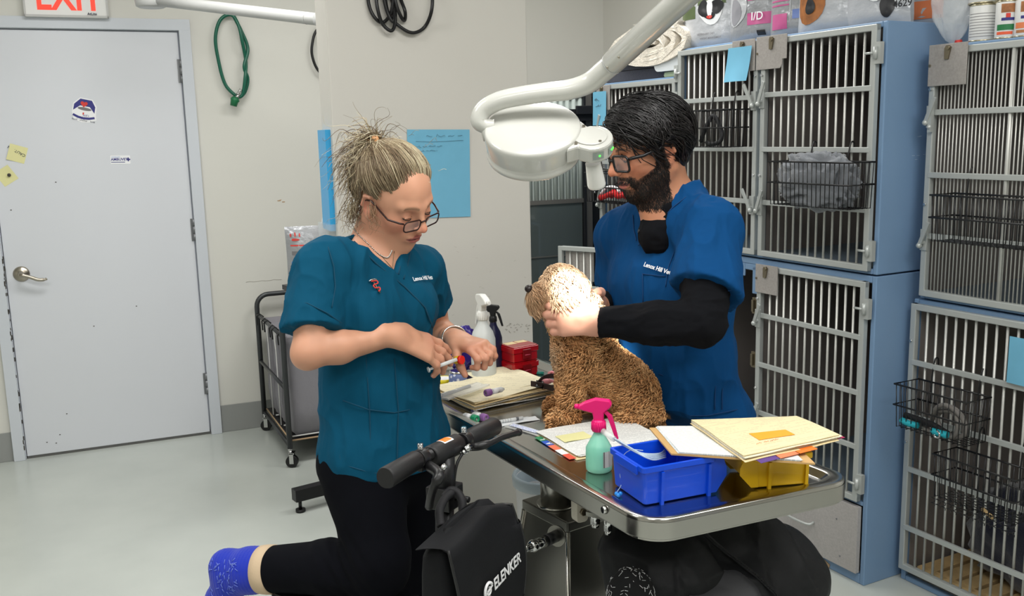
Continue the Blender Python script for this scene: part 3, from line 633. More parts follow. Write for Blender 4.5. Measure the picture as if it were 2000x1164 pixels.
loops('black_strap', 'tangle of black strap in the small basket behind the man', 'strap',
  [('webbing', [cgp(-.76, -.08, 1.45), cgp(-.72, -.09, 1.50), cgp(-.69, -.08, 1.54), cgp(-.66, -.07, 1.49), cgp(-.64, -.09, 1.45), cgp(-.68, -.1, 1.44), cgp(-.75, -.06, 1.445)], .008, 0)], [BLKF])
# ---- notes on cages
Mn = CM(-.667, -.036, 1.775); note('blue_note', 'blank blue note clipped on the upper cage door left of the notched plate', Mn, .122, .118, .02)
Mn = CM(-1.558, -.038, 1.665); note('blue_note', 'blue note with handwriting on the corner cage near the man\'s head', Mn, .105, .145, .006, 5, 2)
Mn = CM(.372, RV-.03, .895); note('blue_note', 'blue note on the lower right cage at the picture edge', Mn, .1, .135, .004)
Mn = PM[L3.name] @ Mo @ Matrix.Translation((-1.452, -.004, .87)); note('blue_note', 'small blue note seen through the barred door behind the dog', Mn, .055, .06, .002)
# ---- blanket and slats inside the lower right cage
NAVYF = pm('navy_fleece', (18, 22, 44), .95, sheen=.5, bump=(250, .5, .002)); CREAMF = pm('fleece_cream', (214, 206, 192), .95, sheen=.4, bump=(160, .9, .004), var=(34, .22)); WOOD = pm('pale_wood', (198, 168, 120), .6, var=(20, .12))
cloth_lump('navy_blanket', 'navy blanket heaped inside the lower right cage', 'blanket', (.43, .40, .20), (.28, .15, .145), NAVYF, CM(), 5, amp=.16, n=48)
t = thing('slatted_mat', 'pale wooden slatted mat on the floor of the lower right cage', 'mat', None, M=CM(.06, RV+.03, .022))
for k in range(10):
    mb = MB(); mb.box(k*.07, k*.07+.055, .02, .45, .012, .03); obj('slat', mb, WOOD, t, local=True, bev=.002)
mb = MB(); mb.box(0, .69, 0, .02, 0, .03); mb.box(0, .69, .45, .47, 0, .03); obj('batten', mb, WOOD, t, local=True)
mb = MB(); mb.tube([cg(.365, .06, .385), cg(.405, .05, .375)], .006, 8); tag(obj('wooden_peg', mb, WOOD, base=cg(.385, .055, .38)), 'short wooden peg caught under the lower wire basket', 'peg')
# ---- blankets on top of the corner cage
def slabfold(name, label, u0, u1, v0, v1, z0, z1, mat, seed, n=3, grp='folded blankets on the corner cage'):
    """folded cloth: n layers with rounded fold edges"""
    mb = MB(); h = (z1-z0)/n; rr = random.Random(seed)
    for k in range(n):
        a0, a1 = u0+rr.uniform(0, .02), u1-rr.uniform(0, .02); zc = z0+h*(k+.5)
        loop = rrect(a1-a0, h*1.02, h*.48, 5, (a0+a1)/2, zc)
        rings = []
        for j in range(9):
            v = v0+(v1-v0)*j/8; s = 1 if 0 < j < 8 else .93
            rings.append([cg((a0+a1)/2+(x-(a0+a1)/2)*s, v, max(z0+.001, zc+(z-zc)*s+.006*mnoise.noise(Vector((x*6, v*6, seed+k))))) for x, z in loop])
        mb.loft(rings)
    o = obj(name, mb, mat, base=cg((u0+u1)/2, (v0+v1)/2, z0)); tag(o, label, 'blanket', grp); return o
slabfold('folded_blanket', 'dark navy folded blanket at the bottom of the pile on the corner cage', -1.60, -1.08, .02, .5, 1.702, 1.79, NAVYF, 2, 2)
slabfold('folded_towel', 'pale green folded towel under the white one', -1.13, -.99, .02, .34, 1.702, 1.722, pm('green_towel', (186, 202, 168), .9), 3, 1)
slabfold('folded_towel', 'white rolled towel at the right end of the blanket pile', -1.17, -.99, .0, .34, 1.724, 1.782, pm('white_towel', (214, 220, 224), .9, bump=(200, .4, .002)), 4, 1)
mb = MB(); pts = []
for k in range(66):
    a = k*.32; r_ = .022+.0052*a; pts.append((-1.20+r_*math.cos(a)*2.05, 1.835+r_*.62*math.sin(a)+.0))
pts += [(-1.05, 1.88), (-.99, 1.895), (-1.1, 1.905), (-1.25, 1.912), (-1.42, 1.86), (-1.5, 1.80)]
wd = [.0095]*len(pts)
rings = []
for j in range(11):
    v = -.01+.44*j/10; ring = []; P2 = [Vector((x, 0, z)) for x, z in pts]; L = []; R_ = []
    for i, p in enumerate(P2):
        tt = (P2[min(i+1, len(P2)-1)]-P2[max(i-1, 0)]).normalized(); nn = Vector((-tt.z, 0, tt.x)); w_ = .0150+.003*mnoise.noise(Vector((i*.9, v*14, 2)))
        off = .004*mnoise.noise(Vector((i*.5, v*9, 7)))
        L.append(cg(p.x+nn.x*w_, v+off, p.z+nn.z*w_)); R_.append(cg(p.x-nn.x*w_, v+off, p.z-nn.z*w_))
    rings.append(L+R_[::-1])
mb.loft(rings)
o = obj('rolled_blanket', mb, CREAMF, base=cg(-1.2, .2, 1.80)); tag(o, 'thick cream and grey patterned fleece rolled on top of the navy blanket', 'blanket', 'folded blankets on the corner cage')
# ---------------------------------------------------------------- pet-food pouches on the upper unit
FOIL = pm('foil_silver', (160, 162, 166), .28, .35, bump=(14, .8, .012)); FOILW = pm('foil_white', (188, 190, 194), .25, .1, bump=(12, .8, .012))
PINK = pm('print_pink', (190, 90, 140), .35); OLIVE = pm('print_olive', (86, 100, 66), .35); ORNG = pm('print_orange', (226, 130, 84), .35); BRN = pm('print_brown', (150, 92, 44), .5, var=(40, .3)); BK = pm('print_black', (34, 34, 38), .35); BLU = pm('print_blue', (110, 130, 185), .35); GRYP = pm('print_midgrey', (140, 140, 146), .35)
def pouch(label, p, face, w_, h_, th, mat, patches=(), texts=(), name='pet_food_pouch', lean=0, grp='pet food pouches on the cages', seed=0):
    """p: base centre (world); face: direction the front looks; patches (x0,x1,y0,y1,mat) or ('e',cx,cy,rx,ry,mat) in 0..1 of the front"""
    f = Vector(face); f.z = 0; f.normalize(); x = ZU.cross(f).normalized(); x = -x if False else x; t = thing(name, label, 'pet food', p, 0, grp)
    M = Matrix(((x.x, f.x, 0, p.x), (x.y, f.y, 0, p.y), (0, 0, 1, p.z), (0, 0, 0, 1)))
    def S(a, b, side, off=0):
        pinch = min(1, (1-b)*3.2)**.5 if b > .6 else 1; bot = min(1, .55+b*4); u = 2*a-1
        th_ = th*.5*pinch*bot*(1-abs(u)**3*.75); wx = w_*(.5-(.02*math.sin(b*3.1)))*(1 if b < .93 else 1)
        wr = .006*mnoise.noise(Vector((a*4+seed, b*5, side*3)))*min(1, 6*b)+.0025*mnoise.noise(Vector((a*13+seed, b*12, side)))
        return M @ Vector((u*wx, side*(th_+wr*.7*(1-abs(u)**2)+off+.001)+lean*b, h_*b))
    mb = MB(); mb.grid(lambda a, b: S(a, b, 1), 15, 17); mb.grid(lambda a, b: S(1-a, b, -1), 15, 17); mb.grid(lambda a, b: S(a, 0, 1-2*b), 15, 3)
    for a in (0, 1): mb.grid(lambda c, b, a=a: S(a, b, 1-2*c), 3, 17)
    obj('pouch', mb, mat, t)
    for q in patches:
        mb = MB()
        if q[0] == 'e':
            _, cx, cy, rx, ry, m, *o_ = q; off = o_[0] if o_ else .0016; vs = []; n = 20
            for i in range(5):
                for k in range(n): a = 2*PI*k/n; wob = 1+.08*math.sin(3*a+cx*9); vs.append(S((cx+rx*wob*(i+.02)/4*math.cos(a)), cy+ry*wob*(i+.02)/4*math.sin(a), 1, off))
            mb.add(vs, [(i*n+k, i*n+(k+1) % n, (i+1)*n+(k+1) % n, (i+1)*n+k) for i in range(4) for k in range(n)], 0, True); obj('printed_picture', mb, m, t)
        else:
            x0, x1, y0, y1, m = q[:5]; mb.grid(lambda a, b: S((x0+(x1-x0)*a), y0+(y1-y0)*b, 1, .0009), 8, 6); obj('printed_panel', mb, m, t)
    for s, cx, cy, sz, m in texts:
        text(s, sz, m, t, S(cx, cy, 1, .004), x, ZU, .0002, bold=.01)
    return t
def cface(p): return (CAM-p)
def onU(px, v, z=1.8):   # point on the top of the unit at picture column px, v behind the front
    d = ray(px, 40); P = CA+CV*v; k = (P-CAM).dot(CV)/d.dot(CV); q = CAM+d*k; return Vector((q.x, q.y, z))
GF = -CV+CU*.25
p = onU(1388, .07); pouch('olive-topped pouch showing a black and white dog, leftmost on the upper cage', p, GF, .26, .255, .09, FOILW,
  [(.02, .98, .60, 1, OLIVE), (.02, .35, .42, .6, OLIVE), (.1, .2, .2, .28, ORNG), ('e', .63, .5, .20, .18, PW), ('e', .5, .55, .09, .12, BK, .0026), ('e', .74, .56, .10, .10, BK, .0026), ('e', .62, .44, .10, .05, BK, .0026), ('e', .62, .42, .05, .025, PRED, .0036), ('e', .62, .54, .05, .12, PW, .0036)],
  [('metabolic', .035, .0, 0, PW)][:0]+[('metabolic', .16, .66, .038, PW), ('VETERINARY DIET', .4, .17, .010, PGR), ('WEIGHT MANAGEMENT', .45, .11, .009, PGR)], seed=1)
p = onU(1482, .09); pouch('grey and pink pouch second from the left on the upper cage', p, GF, .235, .255, .09, FOIL,
  [('e', .2, .5, .2, .28, FOILW), ('e', .18, .42, .12, .18, GRYP, .0026), (.42, .9, .22, .38, PINK), (.42, .98, .55, .57, PINK), (.42, .98, .6, .62, PINK), (.42, .98, .66, .68, PINK), (.6, .74, .07, .14, BK)], [('I/D', .5, .28, .04, PW)], seed=2)
p = onU(1555, .09); pouch('clear-fronted pouch with pink stripes on the upper cage', p, GF, .19, .255, .08, FOIL,
  [(.08, .45, .1, .3, PINK), (.05, .48, .4, .42, PINK), (.05, .48, .46, .48, PINK), (.05, .48, .52, .54, PINK), (.58, .9, .7, .8, PRED), (.56, .86, .22, .34, BLU), (.5, .52, 0, 1, FOILW)], seed=3)
p = onU(1621, .10); pouch('white pouch picturing a brown long-eared dog', p, GF, .225, .255, .09, FOILW,
  [('e', .28, .45, .25, .36, BRN), ('e', .28, .33, .09, .10, BK, .003), ('e', .30, .56, .05, .04, BK, .003), (.6, .98, .5, .8, BLU)], seed=4)
p = onU(1712, .14); pouch('white pouch picturing a grey and white cat', p, GF, .235, .255, .09, FOILW,
  [(.02, .25, .62, .8, PGR), ('e', .55, .55, .23, .25, GRYP), ('e', .55, .45, .15, .15, PW, .0028), ('e', .47, .62, .03, .03, BK, .0038), ('e', .64, .62, .03, .03, BK, .0038), ('e', .55, .5, .025, .02, PINK, .0038), ('e', .74, .22, .1, .12, BK, .0028), (.78, .95, .45, .6, PINK)], [('4629', .82, .2, .03, BK)], seed=5)
p = onU(1802, .33); pouch('orange-striped pouch with a brown dog, rightmost on the upper cage', p, GF, .26, .255, .09, FOILW,
  [('e', .12, .4, .14, .34, BRN), (.35, .98, .1, .32, ORNG), (.4, .98, .45, .48, ORNG), (.4, .98, .52, .56, ORNG), (.4, .98, .62, .7, ORNG)], seed=6)
p = onU(1872, .36); pouch('white pouch with small grey print behind the clear plastic bag', p, GF, .18, .255, .08, FOILW, [(.2, .9, .5, .54, PGR), (.2, .9, .6, .63, PGR)], [('K/D', .3, .36, .03, BK)], seed=8)
# clear bag and cans on the right cage
zt = 1.726
def onR(px, v): d = ray(px, 60); P = CA+CV*v; k = (P-CAM).dot(CV)/d.dot(CV); q = CAM+d*k; return Vector((q.x, q.y, zt))
THIN = pm('thin_clear_film', (235, 240, 244), .15, alpha=.38, spec=.8, bump=(30, .8, .01))
p = onR(1862, RV+.045)
t = thing('clear_plastic_bag', 'crumpled clear plastic bag between the blue cabinet and the cans', 'bag', p, 0)
mb = MB(); vs = []; n = 40
for i in range(25):
    b = i/24; r = (.062*(math.sin(min(1, b*1.6)*PI*.5)**.6)*(1 if b < .5 else 1-(b-.5)*.5)+.004)
    for k in range(n):
        a = 2*PI*k/n; f = 1+.28*mnoise.noise(Vector((math.cos(a)*2, math.sin(a)*2, b*5)))+.1*mnoise.noise(Vector((math.cos(a)*6, math.sin(a)*6, b*11)))
        vs.append(p+Vector((math.cos(a)*r*f, math.sin(a)*r*f*.75, .002+.27*b)))
mb.add(vs, [(i*n+k, i*n+(k+1) % n, (i+1)*n+(k+1) % n, (i+1)*n+k) for i in range(24) for k in range(n)], 0, True); obj('film', mb, THIN, t)
mb = MB(); mb.cyl(p+Vector((-.005, -.03, .004)), p+Vector((.012, -.03, .006)), .007, 12); obj('red_cap', mb, PRED, t)
CANL = pm('can_label', (228, 228, 226), .35); CANR = pm('can_rim', (190, 180, 150), .25, .9); GRN = pm('print_green', (40, 120, 70), .4); CORAL = pm('print_coral', (232, 96, 60), .4); COOK = pm('print_cookie', (166, 110, 70), .6, var=(60, .3))
def can(px, v, z, r, label, style):
    c = onR(px, v); c.z = z; t = thing('food_can', label, 'can', c, 0, 'cans on the right cage'); h = .105
    mb = MB(); mb.lathe([(r*.94, 0), (r, .004), (r, h-.004), (r*.95, h)], 32, 0, Matrix.Translation(c)); obj('can_body', mb, CANL, t)
    for zz in (.0015, h-.003):
        mb = MB(); mb.lathe([(r*.98, zz-.0015), (r*1.02, zz), (r*1.02, zz+.003), (r*.97, zz+.0045)], 32, 0, Matrix.Translation(c)); obj('rim', mb, CANR, t)
    ang0 = math.atan2(-c.y, -c.x)
    def band(a0, a1, z0, z1, m, nm='label_print', off=.0006):
        mb = MB(); mb.grid(lambda a, b: c+Vector(((r+off)*math.cos(ang0+a0+(a1-a0)*a), (r+off)*math.sin(ang0+a0+(a1-a0)*a), z0+(z1-z0)*b)), 10, 2); obj(nm, mb, m, t)
    if style == 1:
        band(-.9, 1.1, .024, .040, GRN); band(-.9, .5, .012, .020, CORAL); band(-.5, .6, .05, .058, NAVY); band(-.12, .25, .058, .07, PRED, off=.0012); band(-.55, .65, .072, .096, COOK)
    elif style == 2:
        band(-1, 1.1, .024, .040, ORNG); band(-.9, .5, .012, .020, COOK); band(-.5, .6, .05, .058, NAVY); band(-.55, .65, .068, .096, COOK)
    else:
        for k in range(9): band(-1.2, 1.2, .014+.008*k, .0155+.008*k, PGR)
    return t
can(1920, RV+.06, zt, .038, 'grey-printed can, leftmost of the cans, lower of its stack', 0)
can(1966, RV+.05, zt, .031, 'white can with a green band, lower of its stack', 1)
can(2004, RV+.055, zt, .031, 'white can with an orange band at the picture edge', 2)
can(1916, RV+.06, zt+.107, .038, 'can with a gold rim on top of the grey-printed can', 0)
can(1964, RV+.05, zt+.107, .031, 'can stacked on the green-banded can', 2)
can(2003, RV+.055, zt+.107, .031, 'can stacked on the orange-banded can at the edge', 1)

mb = MB(); rr = random.Random(5)
for k in range(12):
    y, z = .18+rr.uniform(-.05, .06), 1.42+rr.uniform(-.04, .04); a = rr.uniform(-.6, .6); mb.box(-.0002, .0003, y, y+rr.uniform(.004, .014), z, z+.0016, 0, Matrix.Translation((0, y*0, 0)))
obj('scratches', mb, SCR, U1, local=True, kind='stuff')
# ================================================================ EXAM TABLE
TO = Vector((.216, 1.494, 0)); TXa = math.radians(23); TYa = math.radians(118.9)
TX = Vector((math.cos(TXa), math.sin(TXa), 0)); TY = Vector((math.cos(TYa), math.sin(TYa), 0))
TF = Matrix(((TX.x, TY.x, 0, TO.x), (TX.y, TY.y, 0, TO.y), (0, 0, 1, 0), (0, 0, 0, 1)))
TW, TL, TZ, TS = .458, 1.24, .85, .838
def tp(px, py, z=TS): return atz(px, py, z)
TABST = pm('table_steel', (182, 180, 175), .17, 1, bump=(4, .08, .004), var=(3, .03))
TABSK = pm('table_skirt_steel', (176, 174, 168), .24, 1, bump=(120, .06, .0004), stretch=(1, 1, .05))
t = thing('exam_table', 'stainless steel exam table with raised rim carrying the dog and the trays', 'table', TO+TX*TW/2+TY*TL/2, 0)
mb = MB()
def tl(ins, z, r): return [TF @ Vector((x, y, z)) for x, y in rrect(TW-2*ins, TL-2*ins, r, 8, TW/2, TL/2)]
mb.loft([tl(.004, .812, .056), tl(0, .812, .06), tl(0, .846, .06), tl(.0015, .849, .058), tl(.004, TZ, .056), tl(.022, TZ, .042), tl(.026, .8485, .038), tl(.036, TS+.0006, .030), tl(.04, TS, .028)], caps=False)
mb.loft([tl(.04, TS, .028), tl(.2, TS, .02)], caps=False, smooth=False); o = len(mb.v); L = tl(.2, TS, .02); mb.add(L, [tuple(range(len(L)))])
obj('table_top', mb, TABST, t)
mb = MB(); mb.loft([tl(.006, .812, .054), tl(.006, .806, .054)], caps=True, smooth=False); mb.loft([tl(-.0006, .813, .06), tl(-.0006, .8425, .06)], caps=False); obj('table_skirt', mb, TABSK, t)
# pedestal
PC = Vector((.092, 2.1, 0)); PR = Matrix.Translation((.135, 2.115, 0)) @ Matrix.Rotation(math.radians(35), 4, 'Z')
PEDS = pm('pedestal_steel', (150, 148, 142), .3, 1, bump=(3, .2, .006), var=(4, .08))
mb = MB(); mb.loft([[PR @ Vector((sx*w_, sy*w2, z)) for sx, sy in ((-1, -1), (1, -1), (1, 1), (-1, 1))] for w_, w2, z in ((.16, .17, .0), (.085, .082, .622))], smooth=False); obj('pedestal', mb, PEDS, t, bev=.006)
mb = MB(); mb.box(-.09, .09, -.087, .087, .615, .64, 0, PR); obj('pedestal_cap', mb, PEDS, t, bev=.003)
mb = MB()
for sx, sy in ((-1, -1), (1, -1), (-1, 1), (1, 1)): mb.tube([PR @ Vector((sx*.16, sy*.17, .01)), PR @ Vector((sx*.086, sy*.083, .615))], .006, 8)
obj('corner_seam', mb, pm('seam_steel', (196, 192, 184), .25, 1), t)
mb = MB(); mb.cyl(PC+ZU*.64, PC+ZU*.81, .037, 28); mb.cyl(PC+ZU*.64, PC+ZU*.646, .046, 28); obj('column', mb, TABSK, t)
CRM = pm('cream_bracket', (206, 200, 186), .45)
q = atz(1132, 985, .70); T = Matrix.Translation(q) @ Matrix.Rotation(math.radians(27), 4, 'Z')
mb = MB(); mb.prism(rrect(.03, .075, .01, 4), -.012, .012, 0, T @ Matrix.Rotation(PI/2, 4, 'X')); mb.box(.012, .12, -.01, .01, .0, .04, 0, T); b_ = obj('bracket', mb, CRM, t, bev=.002)
mb = MB(); mb.tube([T @ Vector((0, -.013, -.012)), T @ Vector((0, -.02, -.012))], .008, 6); obj('bolt', mb, CLIPM, b_)
for px, py, r in ((1162, 1010, .011), (1187, 1024, .009)):
    q = atz(px, py, .755 if py < 1020 else .75); mb = MB(); mb.cyl(q+ZU*.02, q-ZU*.012, r, 6); mb.cyl(q-ZU*.012, q-ZU*.02, r*.7, 12); mb.cyl(q+ZU*.02, q+ZU*.06, r*.45, 10); obj('hex_bolt', mb, CHROME, t)
a, b2 = atz(1150, 1000, .78), atz(1196, 1012, .78); mb = MB(); mb.bar(a, b2, .02, .008); obj('stay', mb, TABSK, t)
q = TF @ Vector((-.001, .12, .833)); mb = MB(); mb.tube([q, q-TX*.006], [.008, .006], 12); obj('rivet', mb, CHROME, t)
# crank lever out of the pedestal side
a = aty(1086, 1047, 1.97); b2 = aty(1066, 1056, 1.94); c = aty(1042, 1066, 1.90); d = aty(985, 1097, 1.80)
mb = MB(); mb.cyl(a, b2, .013, 20); ob = obj('lever_socket', mb, BLK, t)
mb = MB(); mb.tube([b2, c], .012, 20); mb.ell(c, (.014, .014, .014)); mb.tube([c, c+(d-c)*.3, d], [.009, .0055, .005], 12); mb.tube([c+ZU*.006, c+(d-c)*.3+ZU*.004], .004, 8); obj('lever_rod', mb, CHROME, t)
mb = MB(); mb.cyl(a, a+(a-b2)*.15, .024, 20); obj('lever_flange', mb, PEDS, t)
# ================================================================ PAPERWORK
def paper_mat(name, base, ink, rows=.0065, dens=.5, amt=.75, cols=True):
    m = pm(name, base, .75); nt = m.node_tree; N = nt.nodes.new; L = nt.links.new
    def mt(op, a, b=None, c=None):
        n = N('ShaderNodeMath'); n.operation = op
        for i, v in enumerate((a, b, c)):
            if v is None: continue
            if isinstance(v, (int, float)): n.inputs[i].default_value = v
            else: L(v, n.inputs[i])
        return n.outputs[0]
    tc = N('ShaderNodeTexCoord'); sp = N('ShaderNodeSeparateXYZ'); L(tc.outputs['Object'], sp.inputs[0]); X, Y_, _ = sp.outputs
    fr_ = mt('FRACT', mt('DIVIDE', Y_, rows)); row = mt('FLOOR', mt('DIVIDE', Y_, rows)); rowm = mt('LESS_THAN', mt('ABSOLUTE', mt('SUBTRACT', fr_, .5)), .2)
    cb = N('ShaderNodeCombineXYZ'); L(mt('MULTIPLY', X, 260), cb.inputs[0]); L(mt('MULTIPLY', row, 3.7), cb.inputs[1]); wn = N('ShaderNodeTexNoise'); wn.inputs['Scale'].default_value = 1; L(cb.outputs[0], wn.inputs[0])
    cb2 = N('ShaderNodeCombineXYZ'); L(mt('MULTIPLY', X, 14), cb2.inputs[0]); L(mt('MULTIPLY', row, .9), cb2.inputs[1]); w2 = N('ShaderNodeTexNoise'); w2.inputs['Scale'].default_value = 1; L(cb2.outputs[0], w2.inputs[0])
    txt = mt('MULTIPLY', mt('MULTIPLY', rowm, mt('GREATER_THAN', wn.outputs[0], .44)), mt('GREATER_THAN', w2.outputs[0], 1-dens-.02))
    rule = mt('LESS_THAN', fr_, .07)
    tot = mt('MULTIPLY', mt('MAXIMUM', txt, mt('MULTIPLY', rule, .7) if cols else txt), amt)
    mx = N('ShaderNodeMix'); mx.data_type = 'RGBA'; L(tot, mx.inputs[0]); mx.inputs[6].default_value = lin(base); mx.inputs[7].default_value = lin(ink); L(mx.outputs[2], nt.nodes['Principled BSDF'].inputs['Base Color']); return m
FORM = paper_mat('form_paper', (228, 229, 226), (120, 122, 126), .0052, .6, .42); FORMB = paper_mat('bluish_form', (214, 224, 230), (120, 128, 138), .0055, .5, .45)
MAN = pm('manila', (226, 206, 160), .75, var=(30, .03)); MANP = paper_mat('manila_printed', (230, 214, 172), (164, 146, 124), .008, .5, .34); KRAFT = pm('clipboard_brown', (196, 158, 104), .55, var=(30, .05)); CREAMP = paper_mat('cream_form', (238, 228, 196), (160, 150, 130), .0075, .45, .4)
def frame3(o, xa, up=ZU):   # sheet frame: origin o, x direction, y = up x x
    x = Vector(xa).normalized(); z = Vector(up); z = (z-x*z.dot(x)).normalized(); y = z.cross(x); return Matrix(((x.x, y.x, z.x, o.x), (x.y, y.y, z.y, o.y), (x.z, y.z, z.z, o.z), (0, 0, 0, 1)))
def sheet(name, M, w_, h_, mat, parent, th=.0006, z=0.0, wav=.0015, seed=0, label=None, x0=0, y0=0, curl=0):
    inv = PM[parent.name].inverted() @ M
    mb = MB(); n = 12
    def P(a, b, dz): 
        zz = z+dz+wav*(mnoise.noise(Vector((a*2.2+seed, b*2.6, seed*.7)))+.35)+curl*(a**2)*(b**2)
        return inv @ Vector((x0+a*w_, y0+b*h_, zz))
    mb.grid(lambda a, b: P(a, b, th), n, n); mb.grid(lambda a, b: P(1-a, b, 0), n, n)
    for s in range(4):
        E_ = [lambda c: (c, 0), lambda c: (1, c), lambda c: (1-c, 1), lambda c: (0, 1-c)][s]; mb.grid(lambda c, k: P(*E_(c), k*th), n, 2, 0, False)
    return obj(name, mb, mat, parent, local=True, label=label)
def tri(px0, px1, px2, z0, z1=None, z2=None):   # sheet frame from three pixel corners on height z
    a = tp(*px0, z0); b = tp(*px1, z1 if z1 is not None else z0); c = tp(*px2, z2 if z2 is not None else z0)
    x = (b-a); y = (c-a); w_ = x.length; n = x.cross(y).normalized(); M = frame3(a, x, n); h_ = (c-a).dot(M.to_3x3() @ Vector((0, 1, 0))); return M, w_, h_
# folder stack at far end
t = thing('patient_folders', 'stack of worn manila patient folders at the far left end of the table', 'folders', tp(980, 775), 0)
M, w_, h_ = tri((928, 805), (1088, 770), (866, 768), TS+.001)
M0 = M.copy()
for k in range(7):
    MM = M @ Matrix.Translation((0, 0, .0012+.0033*k)) @ Matrix.Rotation(rng.uniform(-.03, .03), 4, 'Z') @ Matrix.Translation((rng.uniform(-.006, .004), rng.uniform(-.004, .004), 0))
    m_ = [FORM, MAN, MAN, FORM, MAN, MAN, CREAMP][k]
    sheet('paper' if m_ in (FORM, CREAMP) else 'folder', MM, w_+.02*(k % 3 == 0), h_, m_, t, th=.0012, wav=.004, seed=k*.6)
M2 = M0 @ Matrix.Translation((.11, .045, .022)) @ Matrix.Rotation(-.1, 4, 'Z'); sheet('paper', M2, .12, h_+.02, CREAMP, t, wav=.004, seed=9)
FZ = TS+.034
# plastic pouch with syringe on top of the folders
PLB = pm('blister_clear', (238, 240, 238), .15, alpha=.42, spec=.9); SYR = pm('syringe_plastic', (226, 230, 232), .2, alpha=.75, spec=.8); PURP = pm('tube_purple', (142, 96, 160), .4); TGRN = pm('tube_green', (24, 140, 96), .4); RUB = pm('rubber_grey', (90, 92, 96), .5)
t = thing('syringe_pack', 'clear blister pack with a syringe lying on the manila folders', 'syringe', tp(915, 758, FZ), 0)
M, w_, h_ = tri((872, 768), (970, 738), (884, 782), FZ+.002); M, w_, h_ = frame3(tp(876, 783, FZ+.002), tp(985, 745, FZ+.002)-tp(876, 783, FZ+.002)), .155, .045
sheet('blister', M, w_, h_, PLB, t, th=.004, wav=.003, seed=3)
mb = MB(); a = M @ Vector((.01, .03, .006)); b = M @ Vector((.11, .028, .007)); mb.tube([a, b], .0048, 12); mb.tube([a-(b-a)*.0, a-(b-a)*.14], .0035, 8); mb.tube([a-(b-a)*.14, a-(b-a)*.15], .007, 12); obj('syringe', mb, SYR, t)
def tube_vial(name, label, a, b, r, cap, body_m=None, grp=None):
    t = thing(name, label, 'tube', a, 0, grp); d = (b-a).normalized(); L_ = (b-a).length
    mb = MB(); mb.tube([a+d*.014, a+d*(L_-r), b], [r*.8, r*.8, r*.3], 16); obj('glass', mb, body_m or SYR, t)
    mb = MB(); x, y, _ = basis(d); R3 = Matrix(((x.x, y.x, d.x, a.x), (x.y, y.y, d.y, a.y), (x.z, y.z, d.z, a.z), (0, 0, 0, 1)))
    mb.lathe([(r*.42, .004), (r*.45, 0), (r*.95, .0), (r*1.05, .002), (r*1.05, .012), (r, .016), (r*.85, .0165)], 20, 0, R3); obj('cap', mb, cap, t)
    mb = MB(); mb.lathe([(r*.1, .003), (r*.42, .003)], 16, 0, R3); obj('stopper', mb, PW, t)
    mb = MB(); mb.tube([a+d*.022, a+d*(L_*.7)], r*.83, 16); obj('paper_label', mb, PW, t); return t
a = tp(948, 768, FZ+.009); tube_vial('blood_tube', 'purple-capped blood tube lying on the manila folders', a, a+Vector((.045, .035, 0)), .0085, PURP)
a = tp(932, 819, TS+.0095); dv = Vector((-.035, .038, 0)); tube_vial('blood_tube', 'green-capped blood tube at the table edge below the folders', a, a+dv, .009, TGRN)
a = tp(950, 817, TS+.0095); tube_vial('blood_tube', 'purple-capped blood tube beside the green one at the table edge', a, a+dv, .009, PURP)
# collar
COLR = pm('brown_strap', (58, 44, 42), .7); PNK = pm('pink_rubber', (232, 150, 156), .45)
t = thing('dog_collar', 'dark brown collar with buckle and pink bone tag on the folders by the dog\'s leg', 'collar', tp(1065, 745, FZ), 0)
def ribbon(pts, wd, th, up=ZU):
    P = spline(pts, 6); rings = []
    for i, p in enumerate(P):
        tt = (P[min(i+1, len(P)-1)]-P[max(i-1, 0)]).normalized(); sd = tt.cross(Vector(up)).normalized(); un = sd.cross(tt)
        rings.append([p+sd*wd/2+un*th/2, p-sd*wd/2+un*th/2, p-sd*wd/2-un*th/2, p+sd*wd/2-un*th/2])
    mb = MB(); mb.loft(rings, smooth=False); return mb
z_ = FZ+.010
obj('strap', ribbon([tp(1037, 749, z_), tp(1055, 752, z_), tp(1075, 757, z_), tp(1093, 762, z_), tp(1098, 755, z_+.004), tp(1090, 742, z_+.008)], .002, .014, (0, 0, 1)), COLR, t)
obj('strap', ribbon([tp(1052, 747, z_+.004), tp(1062, 738, z_+.008), tp(1080, 734, z_+.01), tp(1092, 741, z_+.006)], .002, .012), COLR, t)
obj('strap', ribbon([tp(1080, 722, z_-.004), tp(1084, 716, z_), tp(1092, 722, z_+.004), tp(1092, 736, z_+.002)], .002, .012), BLKF, t)
mb = MB(); mb.tube([tp(1049, 744, z_+.005), tp(1060, 746, z_+.005), tp(1059, 758, z_-.002), tp(1048, 755, z_-.002)], .003, 8, closed=True); obj('buckle', mb, BLK, t)
mb = MB(); mb.ell(tp(1068, 745, z_+.002), (.014, .010, .007)); obj('bone_tag', mb, PNK, t)
mb = MB(); mb.tube(spline([tp(1072, 742, z_+.006), tp(1086, 745, z_+.004), tp(1092, 735, z_+.008), tp(1080, 727, z_+.01), tp(1072, 729, z_+.01)], 5), .004, 8); obj('bone_loop', mb, PNK, t)
